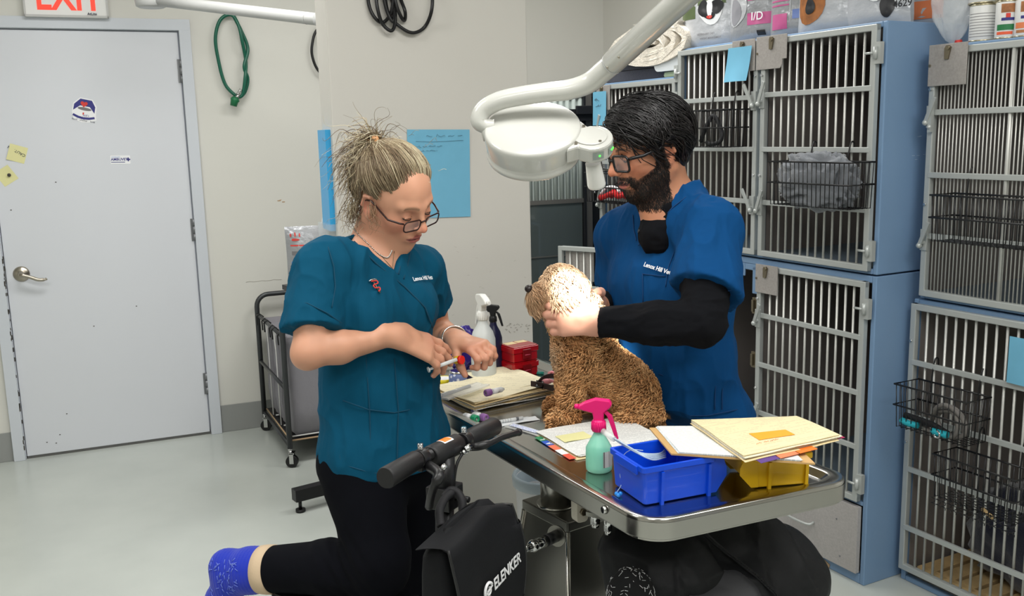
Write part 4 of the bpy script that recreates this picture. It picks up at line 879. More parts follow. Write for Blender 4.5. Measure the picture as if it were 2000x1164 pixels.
# red boxes
REDP = pm('red_plastic', (168, 12, 22), .22, coat=.4); REDD = pm('red_plastic_dark', (120, 8, 16), .3)
def redbox(z, label, top):
    a = tp(1003, 741); x = (tp(1064, 729)-a); x.z = 0; w_ = .088; M = frame3(Vector((a.x, a.y, z)), x); d_ = .075; h_ = .043; t = thing('storage_box', label, 'box', M @ Vector((w_/2, d_/2, 0)), 0, 'red slide boxes')
    mb = MB(); mb.prism(rrect(w_-.006, d_-.006, .005, 4, w_/2, d_/2), .001, h_*.62, 0, M); obj('box_base', mb, REDP, t, bev=.001)
    mb = MB(); mb.prism(rrect(w_, d_, .006, 4, w_/2, d_/2), h_*.6, h_-.003, 0, M); mb.prism(rrect(w_-.006, d_-.006, .005, 4, w_/2, d_/2), h_-.003, h_, 0, M); obj('lid', mb, REDP, t, bev=.001)
    mb = MB(); mb.box(w_*.36, w_*.66, -.004, .001, h_*.2, h_*.8, 0, M); obj('catch', mb, REDD, t, bev=.001)
    mb = MB(); mb.tube([M @ Vector((w_*.42, -.0045, h_*.45)), M @ Vector((w_*.62, -.0045, h_*.45))], .0008, 6); obj('catch_line', mb, pm('pink_line', (226, 90, 120), .4), t)
    if top:
        mb = MB(); mb.box(w_*.12, w_*.5, d_*.55, d_*.9, h_, h_+.0005, 0, M); mb.box(w_*.55, w_*.92, d_*.6, d_*.9, h_, h_+.0005, 0, M); obj('paper_label', mb, MAN, t)
redbox(TS, 'red plastic box with front catch, lower of the two stacked', False); redbox(TS+.0435, 'red plastic box with paper labels on its lid, upper of the two stacked', True)
t = thing('red_tray', 'thin dark red mat under the two red boxes', 'mat', tp(1020, 742), 0)
x = tp(1064, 732)-tp(1000, 745); M = frame3(tp(990, 752, TS), x); mb = MB(); mb.prism(rrect(.125, .12, .01, 4, .055, .05), -.0004, .0006, 0, M); obj('mat', mb, REDD, t)
mb = MB(); mb.tube([tp(1036, 727, TS+.004), tp(1062, 729, TS+.004)], [.005, .004], 8); mb.tube([tp(1036, 727, TS+.004), tp(1046, 723, TS+.004)], .003, 6); tag(obj('plastic_clamp', mb, pm('teal_plastic', (20, 120, 106), .4), base=tp(1045, 727)), 'small teal plastic clamp lying right of the red boxes', 'clamp')
# ---- spray bottles
FROST = pm('frosted_bottle', (222, 226, 224), .35, alpha=.78, spec=.6); LIQ = pm('clear_liquid', (176, 196, 204), .2, alpha=.9); WPL = pm('white_plastic', (228, 228, 224), .35)
def sprayer(name, label, base, r, hb, hn, M_body, M_head, M_trig, yaw, liq=None, liq_h=.6, s=1.0, shoulder=.72, grp=None):
    t = thing(name, label, 'bottle', base, 0, grp); B = Matrix.Translation(base) @ Matrix.Rotation(yaw, 4, 'Z')
    mb = MB(); mb.lathe([(r*.8, 0), (r*.97, .004), (r, .012), (r, hb*shoulder*.7), (r*.985, hb*shoulder), (r*.8, hb*(shoulder+.12)), (r*.45, hb*.95), (r*.38, hb), (r*.38, hb+.012)], 32, 0, B); obj('bottle_body', mb, M_body, t)
    if liq:
        mb = MB(); mb.lathe([(r*.77, .003), (r*.93, .006), (r*.955, .013), (r*.955, hb*liq_h)], 32, 0, B); obj('liquid', mb, liq, t)
    z = hb+.004
    mb = MB(); mb.lathe([(.0135*s, z), (.0145*s, z+.003*s), (.014*s, z+.020*s), (.011*s, z+.024*s)], 20, 0, B)
    for k in range(18): a = 2*PI*k/18; mb.tube([B @ Vector((.0143*s*math.cos(a), .0143*s*math.sin(a), z+.003*s)), B @ Vector((.0140*s*math.cos(a), .0140*s*math.sin(a), z+.019*s))], .0009*s, 4)
    obj('collar', mb, M_head, t)
    zc = z+.02*s; mb = MB()   # head profile in local xz plane, nozzle towards -x
    prof = [(-.009, 0), (.010, 0), (.0105, .018), (.022, .028), (.027, .036), (.022, .044), (-.006, .047), (-.026, .040), (-.040, .032), (-.041, .026), (-.028, .022), (-.012, .018)]
    Tm = B @ Matrix(((1, 0, 0, 0), (0, 0, 1, 0), (0, 1, 0, zc), (0, 0, 0, 1)))
    mb.prism([(x*s, y*s) for x, y in prof], -.0085*s, .0085*s, 0, Tm); obj('spray_head', mb, M_head, t, bev=.0025*s)
    mb = MB(); pts = [(.012, .020), (.021, .012), (.027, -.006), (.036, -.036)]   # trigger
    mb.loft([[B @ Vector(((x+dx)*s, dy*s, zc+y*s)) for dx, dy in ((-.004*k, -.005), (.005*k, -.005), (.005*k, .005), (-.004*k, .005))] for (x, y), k in zip(pts, (1, 1.1, 1, .7))], smooth=False); obj('trigger', mb, M_trig, t, bev=.0012*s)
    mb = MB(); mb.tube([B @ Vector((-.040*s, 0, zc+.029*s)), B @ Vector((-.048*s, 0, zc+.030*s))], [.006*s, .0045*s], 12); obj('nozzle', mb, M_head, t)
    return t
def flipx(yaw): return yaw
sprayer('spray_bottle', 'tall frosted white spray bottle of clear liquid behind the woman\'s hands', tp(946, 747), .0335, .168, 0, FROST, WPL, WPL, PI-1.15, LIQ, .66, 1.05)
DKB = pm('dark_bottle', (30, 30, 60), .3); 
tb = sprayer('spray_bottle', 'dark spray bottle with a black trigger head behind the frosted one', tp(966, 731), .024, .145, 0, DKB, BLK, BLK, -.2, None, .5, .72)
PKM = pm('pink_plastic', (226, 22, 112), .3); AQUA = pm('aqua_bottle', (140, 216, 190), .3, alpha=.8, spec=.6); AQL = pm('aqua_liquid', (110, 205, 178), .2)
pb = sprayer('spray_bottle', 'small aqua spray bottle with bright pink trigger head beside the blue bin', tp(1170, 919), .0262, .078, 0, AQUA, PKM, PKM, math.radians(-8), AQL, .5, .98, .62)
mb = MB(); c = tp(1170, 919); mb.grid(lambda a, b: c+Vector((.0267*math.cos(-1.35+1.1*a), .0267*math.sin(-1.35+1.1*a), .014+.032*b)), 8, 3); obj('barcode_label', mb, paper_mat('bottle_label', (200, 200, 196), (50, 50, 50), .003, .7, .8), pb)
# purple crumpled packet, jar, yellow ring and bits behind the hands
PUR2 = pm('purple_film', (52, 34, 128), .25, bump=(20, .6, .006))
cloth_lump('purple_packet', 'crumpled shiny purple packet behind the woman\'s bracelet', 'packet', (0, 0, 0), (.036, .016, .05), PUR2, Matrix.Translation(tp(902, 724)+Vector((0, 0, .066))), 6, amp=.3, n=32)
t = thing('patterned_jar', 'small blue jar printed with clouds below the woman\'s fingers', 'jar', tp(895, 757), 0)
JAR = pm('jar_blue', (112, 124, 164), .5); nt = JAR.node_tree; n = nt.nodes.new('ShaderNodeTexVoronoi'); n.inputs['Scale'].default_value = 90; cr = nt.nodes.new('ShaderNodeValToRGB'); cr.color_ramp.elements[0].position = .28; cr.color_ramp.elements[0].color = lin((196, 200, 214)); cr.color_ramp.elements[1].position = .36; cr.color_ramp.elements[1].color = lin((98, 112, 158)); tcx = nt.nodes.new('ShaderNodeTexCoord'); nt.links.new(tcx.outputs['Object'], n.inputs[0]); nt.links.new(n.outputs[0], cr.inputs[0]); nt.links.new(cr.outputs[0], nt.nodes['Principled BSDF'].inputs['Base Color'])
B = Matrix.Translation(tp(895, 757)); mb = MB(); mb.lathe([(.021, 0), (.024, .004), (.024, .034), (.020, .042)], 24, 0, B); obj('jar_body', mb, JAR, t)
mb = MB(); mb.lathe([(.0205, .042), (.022, .043), (.022, .046), (.0195, .047)], 24, 0, B); obj('rim', mb, CHROME, t)
t = thing('tape_roll', 'yellow tape roll beside the patterned jar', 'tape', tp(867, 748), 0); mb = MB(); c = tp(867, 748); mb.lathe([(.022, .0), (.026, .0), (.026, .014), (.022, .014), (.022, 0)], 28, 0, Matrix.Translation(c), capb=False, capt=False); obj('roll', mb, pm('yellow_tape', (226, 206, 30), .4), t)
mb = MB(); mb.lathe([(.018, .0), (.0215, .0), (.0215, .0135), (.018, .0135), (.018, 0)], 24, 0, Matrix.Translation(c), capb=False, capt=False); obj('core', mb, PW, t)
t = thing('cotton_wad', 'white gauze wads on the table beside the tape roll', 'gauze', tp(868, 760), 0); mb = MB()
for k in range(4): mb.ell(tp(866+k*5, 760-k*2, TS+.012), (.014, .013, .011), 12)
obj('wad', mb, pm('gauze', (216, 216, 208), .95, bump=(90, .6, .003)), t, kind='stuff')
t = thing('yellow_marker', 'upright yellow marker with a green band behind the jar', 'marker', tp(904, 741), 0); c = tp(904, 741); mb = MB(); mb.cyl(c, c+ZU*.06, .007, 12); obj('barrel', mb, pm('marker_yellow', (226, 210, 40), .4), t); mb = MB(); mb.cyl(c+ZU*.044, c+ZU*.052, .0074, 12); obj('band', mb, TGRN, t)
# pens, packaged syringes near the edge
t = thing('blue_pen', 'blue pen lying below the folder stack', 'pen', tp(945, 808), 0); mb = MB(); mb.tube([tp(922, 803, TS+.005), tp(963, 822, TS+.005)], .0042, 10); obj('barrel', mb, pm('pen_navy', (34, 38, 110), .3), t); mb = MB(); mb.tube([tp(926, 802, TS+.0105), tp(940, 808, TS+.0105)], .002, 6); obj('clip', mb, CHROME, t)
t = thing('syringe_packet', 'syringe in a white peel packet in front of the dog\'s front paws', 'syringe', tp(1010, 822), 0)
M = frame3(tp(962, 836, TS+.001), tp(1066, 818, TS+.001)-tp(962, 836, TS+.001)); sheet('packet', M, .122, .028, pm('peel_paper', (222, 226, 230), .3), t, th=.0012, wav=.002, seed=4)
mb = MB(); a = M @ Vector((.012, .016, .0065)); b = M @ Vector((.085, .016, .0065)); mb.tube([a, b], .0042, 12); mb.tube([b, b+(b-a)*.2], .0012, 6); obj('barrel', mb, SYR, t)
mb = MB(); mb.tube([a+(b-a)*.76, a+(b-a)*.84], .0045, 12); [mb.tube([a+(b-a)*(.1+k*.09), a+(b-a)*(.11+k*.09)], .0044, 10) for k in range(6)]; obj('plunger_mark', mb, RUB, t)
t = thing('printed_packet', 'white packet with blue print between the syringe packet and the papers', 'packet', tp(1030, 840), 0)
M = frame3(tp(985, 834, TS+.001), tp(1062, 856, TS+.001)-tp(985, 834, TS+.001)); sheet('packet', M, .105, .03, PLB, t, th=.0016, wav=.002, seed=5); sheet('printed_strip', M, .088, .016, paper_mat('blue_print', (214, 220, 232), (70, 96, 190), .005, .85, .85, False), t, z=.0035, wav=.0005, x0=.008, y0=.007)
# papers in the middle with coloured tabs
t = thing('open_record', 'open white patient record with coloured index tabs under the pink sprayer', 'papers', tp(1190, 860), 0)
M = frame3(tp(1126, 899, TS+.001), tp(1318, 868, TS+.001)-tp(1126, 899, TS+.001)); M0 = M
h_ = (tp(1080, 848)-tp(1126, 899)).dot(M.to_3x3() @ Vector((0, 1, 0))); sk = Matrix.Rotation(.06, 4, 'Z')
sheet('folder', M @ sk, .225, h_+.012, MAN, t, th=.001, wav=.002, seed=2)
for k in range(3): sheet('paper', M @ sk @ Matrix.Translation((.012-.003*k, .006+.002*k, .0022+.0016*k)) @ Matrix.Rotation(.012*k, 4, 'Z'), .222, h_+.006, FORM, t, th=.0008, wav=.003, seed=3+k)
sheet('yellow_slip', M @ sk @ Matrix.Translation((.02, h_*.5, .0085)), .07, .045, pm('pale_yellow_slip', (222, 218, 160), .8), t, wav=.001)
for k, (c_, s_) in enumerate((((218, 88, 70), ''), ((240, 240, 240), ''), ((232, 120, 90), ''), ((44, 88, 190), 'A'), ((40, 130, 84), 'L'))):
    Mk = M @ sk @ Matrix.Translation((-.012, .008+h_*.185*k, .001)); m_ = pm('tab_colour', c_, .5); sheet('index_tab', Mk, .016, h_*.18, m_, t, th=.0008, wav=0)
    if s_: text(s_, .017, PW, t, Mk @ Vector((.013, .004, .0014)), M.to_3x3() @ Vector((0, 1, 0)), M.to_3x3() @ Vector((-1, 0, 0)), .0002, bold=.02)
mb = ribbon([tp(1286, 823, TS+.012), tp(1293, 835, TS+.012)], .004, .001); obj('metal_prong', mb, CLIPM, t)
# ---- plastic bins
BBLUE = pm('bin_blue', (8, 74, 212), .35, coat=.15); BYEL = pm('bin_yellow', (222, 178, 14), .38, coat=.1)
def bin_(label, M, wb, db, h_, mat, flare=.004, cheek=1):
    """stacking bin: base wb x db, opening towards +x end slopes down"""
    t = thing('storage_bin', label, 'bin', M @ Vector((wb/2, db/2, 0)), 0)
    f = flare; th = .0022
    def ring(o, z, x1=0): return [M @ Vector((x, y, z)) for x, y in rrect(wb+2*o, db+2*o, .006, 3, wb/2, db/2)]
    mb = MB(); mb.loft([ring(-.02, .004), ring(-.002, .002), ring(0, .004), ring(f*.8, h_-.012), ring(f+.003, h_-.010), ring(f+.003, h_), ring(f*.9-th, h_), ring(-th, .006), ring(-.02, .006)], caps=True, smooth=False); obj('bin_body', mb, mat, t, bev=.0008)
    for x in (wb*.24, wb*.95):
        mb = MB(); mb.bar(M @ Vector((x, -.003, .0)), M @ Vector((x, -f*.8-.003, h_-.012)), .006, .006, 0, M.to_3x3() @ Vector((0, 1, 0))); obj('rib', mb, mat, t)
    mb = MB(); mb.box(-f-.007, -f-.002, db*.1, db*.8, h_-.017, h_-.001, 0, M); obj('lip', mb, mat, t, bev=.001)
    # side shoulders of the scooped front
    mb = MB()
    for y in (-f*.5, db+f*.5-.003):
        T = M @ Matrix(((1, 0, 0, 0), (0, 0, 1, y), (0, 1, 0, 0), (0, 0, 0, 1))); lp_ = [(wb-.004, .004), (wb+.010, .004), (wb+.032, h_*.45), (wb+.032, h_*.66), (wb+.024, h_-.004), (wb, h_-.004)]
        if cheek < 0: lp_ = [(wb-x, z) for x, z in lp_][::-1]
        mb = MB(); mb.prism(lp_, -.0005, .003, 0, T); obj('side_cheek', mb, mat, t)
    mb = MB(); xx = wb+.026 if cheek > 0 else -.028; mb.box(xx, xx+.002, 0, db, h_*.45, h_-.004, 0, M); obj('front_panel', mb, mat, t)
    return t
a = tp(1259, 990); x = tp(1386, 966)-a; M = frame3(a, x); bin_('bright blue plastic stacking bin near the front corner of the table', M, .138, .115, .074, BBLUE)
BM = M
a = tp(1476, 955); x = tp(1572, 947)-a; M = frame3(a, x); bin_('yellow plastic stacking bin under the manila folder at the right end', M, .102, .10, .064, BYEL, cheek=-1); YM = M
for q in ((-.014, .05),):
    mb = MB(); T = M; mb.prism([(-.035, .03), (0, 0), (0, .1), (-.035, .08)], .002, .05, 0, M); 
# syringe wrappers and tubing hanging out of the blue bin
TUBC = pm('clear_tubing', (206, 224, 236), .12, alpha=.6, spec=.9)
t = thing('tubing_set', 'clear tubing and packaging poking out of the blue bin towards the pink sprayer', 'tubing', tp(1200, 862, .92), 0)
zb = TS+.066
for k in range(5):
    mb = MB(); mb.tube(spline([tp(1192+k*4, 852+k*2, zb+.02), tp(1215+k*3, 868+k, zb+.012), tp(1245+k*2, 885, zb+.004), tp(1275+k*3, 898-k*3, zb-.006), tp(1300, 893-k*4, zb-.014)], 5), .0016, 6); obj('tube', mb, TUBC, t)
mb = MB(); mb.tube([tp(1178, 842, zb+.025), tp(1200, 858, zb+.018)], [.006, .0055], 10); obj('sleeve', mb, PLB, t)
mb = MB(); mb.tube(spline([tp(1256, 880, zb+.006), tp(1232, 879, zb+.004), tp(1216, 893, zb-.012), tp(1211, 925, .87), tp(1214, 945, .85), tp(1204, 962, .842)], 6), .0009, 6); obj('thread', mb, TUBC, t)
mb = MB(); [mb.ell(tp(1204+i*4, 964+(i % 2)*3, .843), (.004, .004, .004), 8) for i in range(3)]; obj('blue_tip', mb, pm('tip_blue', (40, 140, 226), .3), t)
# ---- clipboard and manila folder lying over the bins
zc = TS+.0765
t = thing('clipboard', 'tan clipboard with white forms resting across the blue and yellow bins', 'clipboard', tp(1400, 870, zc), 0)
a = tp(1311, 889, zc); b = tp(1592, 907, zc); c = tp(1268, 838, zc+.004)
M = frame3(a, b-a, (b-a).cross(c-a)); hh = (c-a).dot(M.to_3x3() @ Vector((0, 1, 0))); sh = (c-a).dot((b-a).normalized())
Msk = M @ Matrix(((1, sh/hh*.0, 0, 0), (0, 1, 0, 0), (0, 0, 1, 0), (0, 0, 0, 1))) @ Matrix.Rotation(.12, 4, 'Z')
def quad(nm, mat, corners, zs, t, th=.0007, dz=0, wav=.002, seed=0, u0=0, u1=1, v0=0, v1=1):
    """sheet spanned bilinearly by four real corners (near-left, near-right, far-left, far-right); own frame so that print follows it"""
    A_, B_, C_, D_ = [atz(*c_, z_) for c_, z_ in zip(corners, zs)]; Mq = frame3(A_, B_-A_, (B_-A_).cross(C_-A_)); Nn = Mq.to_3x3() @ Vector((0, 0, 1)); mb = MB(); n = 14
    def P(u, v, d): u_ = u0+(u1-u0)*u; v_ = v0+(v1-v0)*v; return Mq.inverted() @ ((A_*(1-u_)+B_*u_)*(1-v_)+(C_*(1-u_)+D_*u_)*v_+Nn*(dz+d+wav*(mnoise.noise(Vector((u_*2.4+seed, v_*2.2, seed)))+.2)))
    mb.grid(lambda u, v: P(u, v, th), n, n); mb.grid(lambda u, v: P(1-u, v, 0), n, n)
    for s_ in range(4):
        E_ = [lambda q: (q, 0), lambda q: (1, q), lambda q: (1-q, 1), lambda q: (0, 1-q)][s_]; mb.grid(lambda q, k: P(*E_(q), k*th), n, 2, 0, False)
    o = bpy.data.objects.new(nm, mesh(nm, mb, mat)); COL.objects.link(o); o.parent = t; o.matrix_local = PM[t.name].inverted() @ Mq; PM[o.name] = Mq; return o
CQ = ((1311, 889), (1592, 908), (1268, 838), (1520, 838)); ZQ = (zc, zc, zc, zc)
quad('board', KRAFT, CQ, ZQ, t, th=.003, wav=0)
for k in range(3): quad('form', [FORM, FORMB, FORM][k], CQ, ZQ, t, dz=.0034+.0011*k, wav=.0008, seed=k, u0=.05+.006*k, u1=.9+.01*k, v0=.01, v1=1)
t = thing('manila_folder', 'thick manila folder with an orange label on top of the clipboard', 'folder', tp(1490, 860, zc+.02), 0)
zf = zc+.014
FQ = ((1452, 893), (1640, 852), (1350, 822), (1556, 815)); ZF = (zf, zf+.002, zf, zf-.004)
quad('folder_back', MAN, FQ, ZF, t, th=.001, dz=-.006, u0=-.01, u1=.97, v0=-.05)
for k in range(4): quad('paper', [FORM, MAN, FORM, CREAMP][k], FQ, ZF, t, dz=-.0045+.0014*k, seed=k*.3, u1=.98+.012*k, v0=-.01*k)
quad('folder_front', MANP, FQ, ZF, t, th=.0012, dz=.0015, seed=1)
quad('orange_label', pm('orange_label', (244, 166, 52), .6), FQ, ZF, t, th=.0004, dz=.0034, seed=1, u0=.3, u1=.66, v0=.26, v1=.46)
A_ = atz(1478, 868, zf+.006); scmb = MB(); scrib(scmb, A_, atz(1540, 855, zf)-atz(1478, 868, zf), atz(1470, 850, zf)-atz(1478, 868, zf), .05, .006, 4, .0005); obj('handwriting', scmb, pm('orange_ink', (214, 112, 30), .6), t, kind='stuff')
for c_, u0 in (((90, 60, 130), .10), ((232, 130, 90), .30), ((240, 120, 40), .50)):
    quad('index_tab', pm('tab_colour', c_, .5), FQ, ZF, t, th=.0006, dz=-.006, u0=u0, u1=u0+.19, v0=-.13, v1=-.01, wav=0)
quad('index_tab', pm('tab_colour', (170, 40, 90), .5), FQ, ZF, t, th=.0006, dz=-.004, u0=.97, u1=1.05, v0=-.02, v1=.08, wav=0)
# odds in the yellow bin
cloth_lump('crumpled_wrapper', 'crumpled brown wrapper stuffed in the yellow bin under the folder', 'wrapper', (0, 0, 0), (.03, .03, .025), pm('wrapper_brown', (96, 74, 52), .5), Matrix.Translation(YM @ Vector((.07, .05, .04))), 4, amp=.3, n=24)
# wall-side white tub below the table edge
t = thing('waste_tub', 'white lined tub on the floor below the table by the partition', 'tub', Vector((.09, 2.86, 0)), 0)
c = atz(1052, 940, .5); c = Vector((.085, 2.74, 0)); hz = 1.5-2.74*math.tan(math.radians(9.93)+math.atan(345/1850)); mb = MB()
mb.lathe([(.07, 0), (.075, .01), (.088, hz-.02), (.095, hz-.01), (.093, hz), (.085, hz-.005), (.07, .02)], 28, 0, Matrix.Translation(c), capt=False); obj('tub_body', mb, PW, t)
mb = MB(); mb.lathe([(.097, hz-.03), (.099, hz-.004), (.096, hz+.004), (.086, hz+.002), (.08, hz-.05)], 28, 0, Matrix.Translation(c), capb=False, capt=False); obj('liner_bag', mb, pm('tub_liner', (196, 214, 226), .3, alpha=.7), t)
# ================================================================ EXAM LAMP
t = thing('exam_lamp', 'white round exam lamp on a curved arm, lighting the dog', 'lamp', aty(1045, 268, 1.78), 0)
LC = aty(1040, 250, 1.78); TGT = Vector((.166, 2.10, 1.085)); ld = (TGT-LC).normalized()      # light direction
zax = Vector((-.05, -.55, .835)).normalized()                                            # disc normal (top)
xd = (RT-zax*RT.dot(zax)).normalized(); yd = zax.cross(xd)
LM = Matrix(((xd.x, yd.x, zax.x, LC.x), (xd.y, yd.y, zax.y, LC.y), (xd.z, yd.z, zax.z, LC.z), (0, 0, 0, 1)))
R_ = .0905
mb = MB(); mb.lathe([(R_*.70, -.060), (R_*.93, -.060), (R_*.97, -.057), (R_*.985, -.052), (R_*.985, -.046), (R_*.95, -.044), (R_*.97, -.038), (R_*.995, -.012), (R_, -.004), (R_*.985, .0005), (R_*.95, .003), (R_*.5, .0062), (R_*.1, .007)], 64, 0, LM, capb=False); obj('lamp_head', mb, LAMPW, t)
mb = MB(); mb.lathe([(.001, -.054), (R_*.7, -.054), (R_*.70, -.060)], 48, 0, LM, capb=False, capt=False); obj('lens', mb, pm('lamp_lens', (255, 252, 240), .3, emis=6), t)
# side control pod
pc = LM.inverted() @ aty(1155, 292, 1.765); pv = Vector((pc.x, pc.y, 0)); pn = pv.normalized(); ang = math.atan2(pn.y, pn.x); Pm = LM @ Matrix.Rotation(ang, 4, 'Z'); dd_ = pv.length
def pod(r, o=0):   # outline: neck from disc flaring to a rounded pod
    out = []
    L = [(R_*.86, .050), (R_*.98, .040), (R_*1.06, .033), (dd_-.012, .036+o)]
    for x, y in L: out.append((x, -y-o))
    for k in range(13): a_ = -PI/2*.9+PI*.9*k/12; out.append((dd_+(r+o)*math.cos(a_), (r+o)*math.sin(a_)))
    for x, y in L[::-1]: out.append((x, y+o))
    return out
mb = MB(); mb.prism(pod(.040), -.036, -.004, 0, Pm); obj('control_pod', mb, LAMPW, t, bev=.005)
mb = MB(); mb.prism([(x*1, y*.9) for x, y in rrect(.062, .062, .029, 6, dd_-.002, 0)], -.0045, -.0015, 0, Pm); obj('pod_plate', mb, LAMPW, t, bev=.001)
mb = MB()
for x, y in ((R_*1.0, .028), (R_*1.0, -.028), (dd_+.02, -.014)): mb.tube([Pm @ Vector((x, y, -.004)), Pm @ Vector((x, y, -.0005))], .003, 10)
obj('pod_screw', mb, NICKEL, t)
GLED = pm('green_led', (60, 220, 60), .4, emis=3); PAN = pm('panel_grey', (150, 160, 156), .3)
for a0, a1 in ((-1.25, -.75), (-.45, -.0)):
    mb = MB(); mb.grid(lambda a, b: Pm @ Vector((dd_+.0412*math.cos(a0+(a1-a0)*a), .0412*math.sin(a0+(a1-a0)*a), -.027+.015*b)), 8, 2); pp = obj('button_panel', mb, PAN, t)
    for f_ in ((.6,) if a0 < -1 else (.5, .8)): mb = MB(); mb.ell(Pm @ Vector((dd_+.0415*math.cos(a0+(a1-a0)*f_), .0415*math.sin(a0+(a1-a0)*f_), -.0195)), (.002, .002, .002), 8); obj('led', mb, GLED, pp)
# handle
h0 = aty(1158, 318, 1.78); h1 = aty(1166, 365, 1.80); mb = MB(); dh = (h1-h0)
mb.tube([h0, h0+dh*.1, h1-dh*.12, h1-dh*.03, h1], [.0145, .0145, .0175, .0165, .010], 24); obj('handle', mb, WPL, t)
# arm
j0 = aty(955, 240, 1.79); pts = [aty(966, 246, 1.80), aty(948, 246, 1.80), aty(936, 235, 1.80), aty(945, 214, 1.80), aty(975, 197, 1.795), aty(1020, 187, 1.79), aty(1070, 180, 1.785), aty(1112, 175, 1.78), aty(1150, 162, 1.77), aty(1180, 138, 1.75), aty(1215, 108, 1.72)]
P_ = spline(pts, 6); mb = MB(); mb.tube(P_, [.012+.0035*min(1, i/10)+.0045*min(1, i/len(P_)) for i in range(len(P_))], 24); obj('curved_arm', mb, LAMPW, t)
mb = MB(); mb.ell(aty(937, 238, 1.80), (.0165, .0165, .0165), 20); mb.tube([aty(950, 246, 1.80), LM @ Vector((-R_*.9, 0, -.02))], [.012, .012], 16); obj('pivot', mb, LAMPW, t)
a = aty(1180, 138, 1.75); e = aty(1330, 0, 1.58); e2 = a+(e-a)*4.6
mb = MB(); mb.tube([a+(e-a)*.12, a+(e-a)*.125, e2], [.0202, .0212, .0215], 28); obj('straight_arm', mb, LAMPW, t)
mb = MB(); mb.tube([a+(e-a)*.105, a+(e-a)*.12], .0207, 28); obj('arm_collar', mb, LAMPG, t)
for (px, py, Y) in ((1160, 133, 1.735), (1172, 122, 1.715), (1173, 122, 1.72)): pass
mb = MB(); u_ = (e-a).normalized(); sd = (CAM-a).normalized(); sd = (sd-u_*sd.dot(u_)).normalized()
for k in (.01, .045): mb.ell(a+u_*(.02+k)+sd*.0195, (.0032, .0032, .0032), 8)
obj('screw', mb, NICKEL, t)
mb = MB(); top = Vector((e2.x, e2.y, e2.z)); mb.tube([e2, e2+ZU*.12], .03, 20); mb.tube([e2+ZU*.12, Vector((e2.x, e2.y, max(e2.z+.2, HC)))], .022, 20); obj('ceiling_stem', mb, LAMPW, t)
sp = bpy.data.lights.new('exam_beam', 'SPOT'); sp.energy = 95; sp.spot_size = math.radians(15); sp.spot_blend = .5; sp.shadow_soft_size = .03; sp.color = (1, .97, .9)
so = bpy.data.objects.new('exam_beam', sp); COL.objects.link(so); so.location = LM @ Vector((0, 0, -.068)); so.rotation_euler = ((TGT-so.location)).to_track_quat('-Z', 'Y').to_euler()
# ================================================================ LAUNDRY CART, STAND, POUCH
GREYM = pm('gunmetal_tube', (74, 76, 78), .35, .6); BAGM = pm('laundry_fabric', (138, 136, 142), .75, bump=(30, .3, .006), var=(5, .05)); TRIMW = pm('white_binding', (214, 214, 212), .6)
f0 = atz(569, 912, 0); b0 = atz(519, 840, 0); f0.z = b0.z = 0; dl = (b0-f0); dl.normalize(); dr = Vector((-dl.y, dl.x, 0))*-1; dl_len = (b0-f0).length
if dr.x < 0: dr = -dr
CW, Hc = .60, .62
t = thing('laundry_cart', 'grey three-bag laundry sorter cart on casters behind the woman', 'cart', f0+dl*dl_len/2+dr*CW/2, 0)
def cp_(a, b, z): return f0+dl*a+dr*b+ZU*z
Hc = .715
for b in (0, CW):
    mb = MB(); pass
for side, a in (('f', 0), ('b', dl_len)):
    H1 = Hc; mb = MB(); mb.tube([cp_(a, 0, .09)]+[cp_(a, 0, H1-.06)]+[cp_(a, .06*(1-math.cos(k*PI/12)), H1-.06+.06*math.sin(k*PI/12)) for k in range(1, 7)]+[cp_(a, CW-.06+.06*math.sin(k*PI/12), H1-.06*(1-math.cos(k*PI/12))) for k in range(0, 7)]+[cp_(a, CW, .09)], .0125, 14); obj('end_frame', mb, GREYM, t)
for b in (0, CW):
    for z in (Hc-.10, .37, .10): mb = MB(); mb.tube([cp_(0, b, z), cp_(dl_len, b, z)], .009, 12); obj('rail', mb, GREYM, t)
mb = MB(); mb.prism([(q.x, q.y) for q in (cp_(.02, .01, 0), cp_(dl_len-.02, .01, 0), cp_(dl_len-.02, CW-.01, 0), cp_(.02, CW-.01, 0))], .115, .122); mb.add([], []); obj('shelf', mb, BLK, t)
mb = MB(); mb.tube([cp_(.02, .01, .119), cp_(dl_len-.02, .01, .119)], .004, 6); mb.tube([cp_(.02, .01, .119), cp_(.02, CW-.01, .119)], .004, 6); obj('shelf_edge', mb, TAN, t)
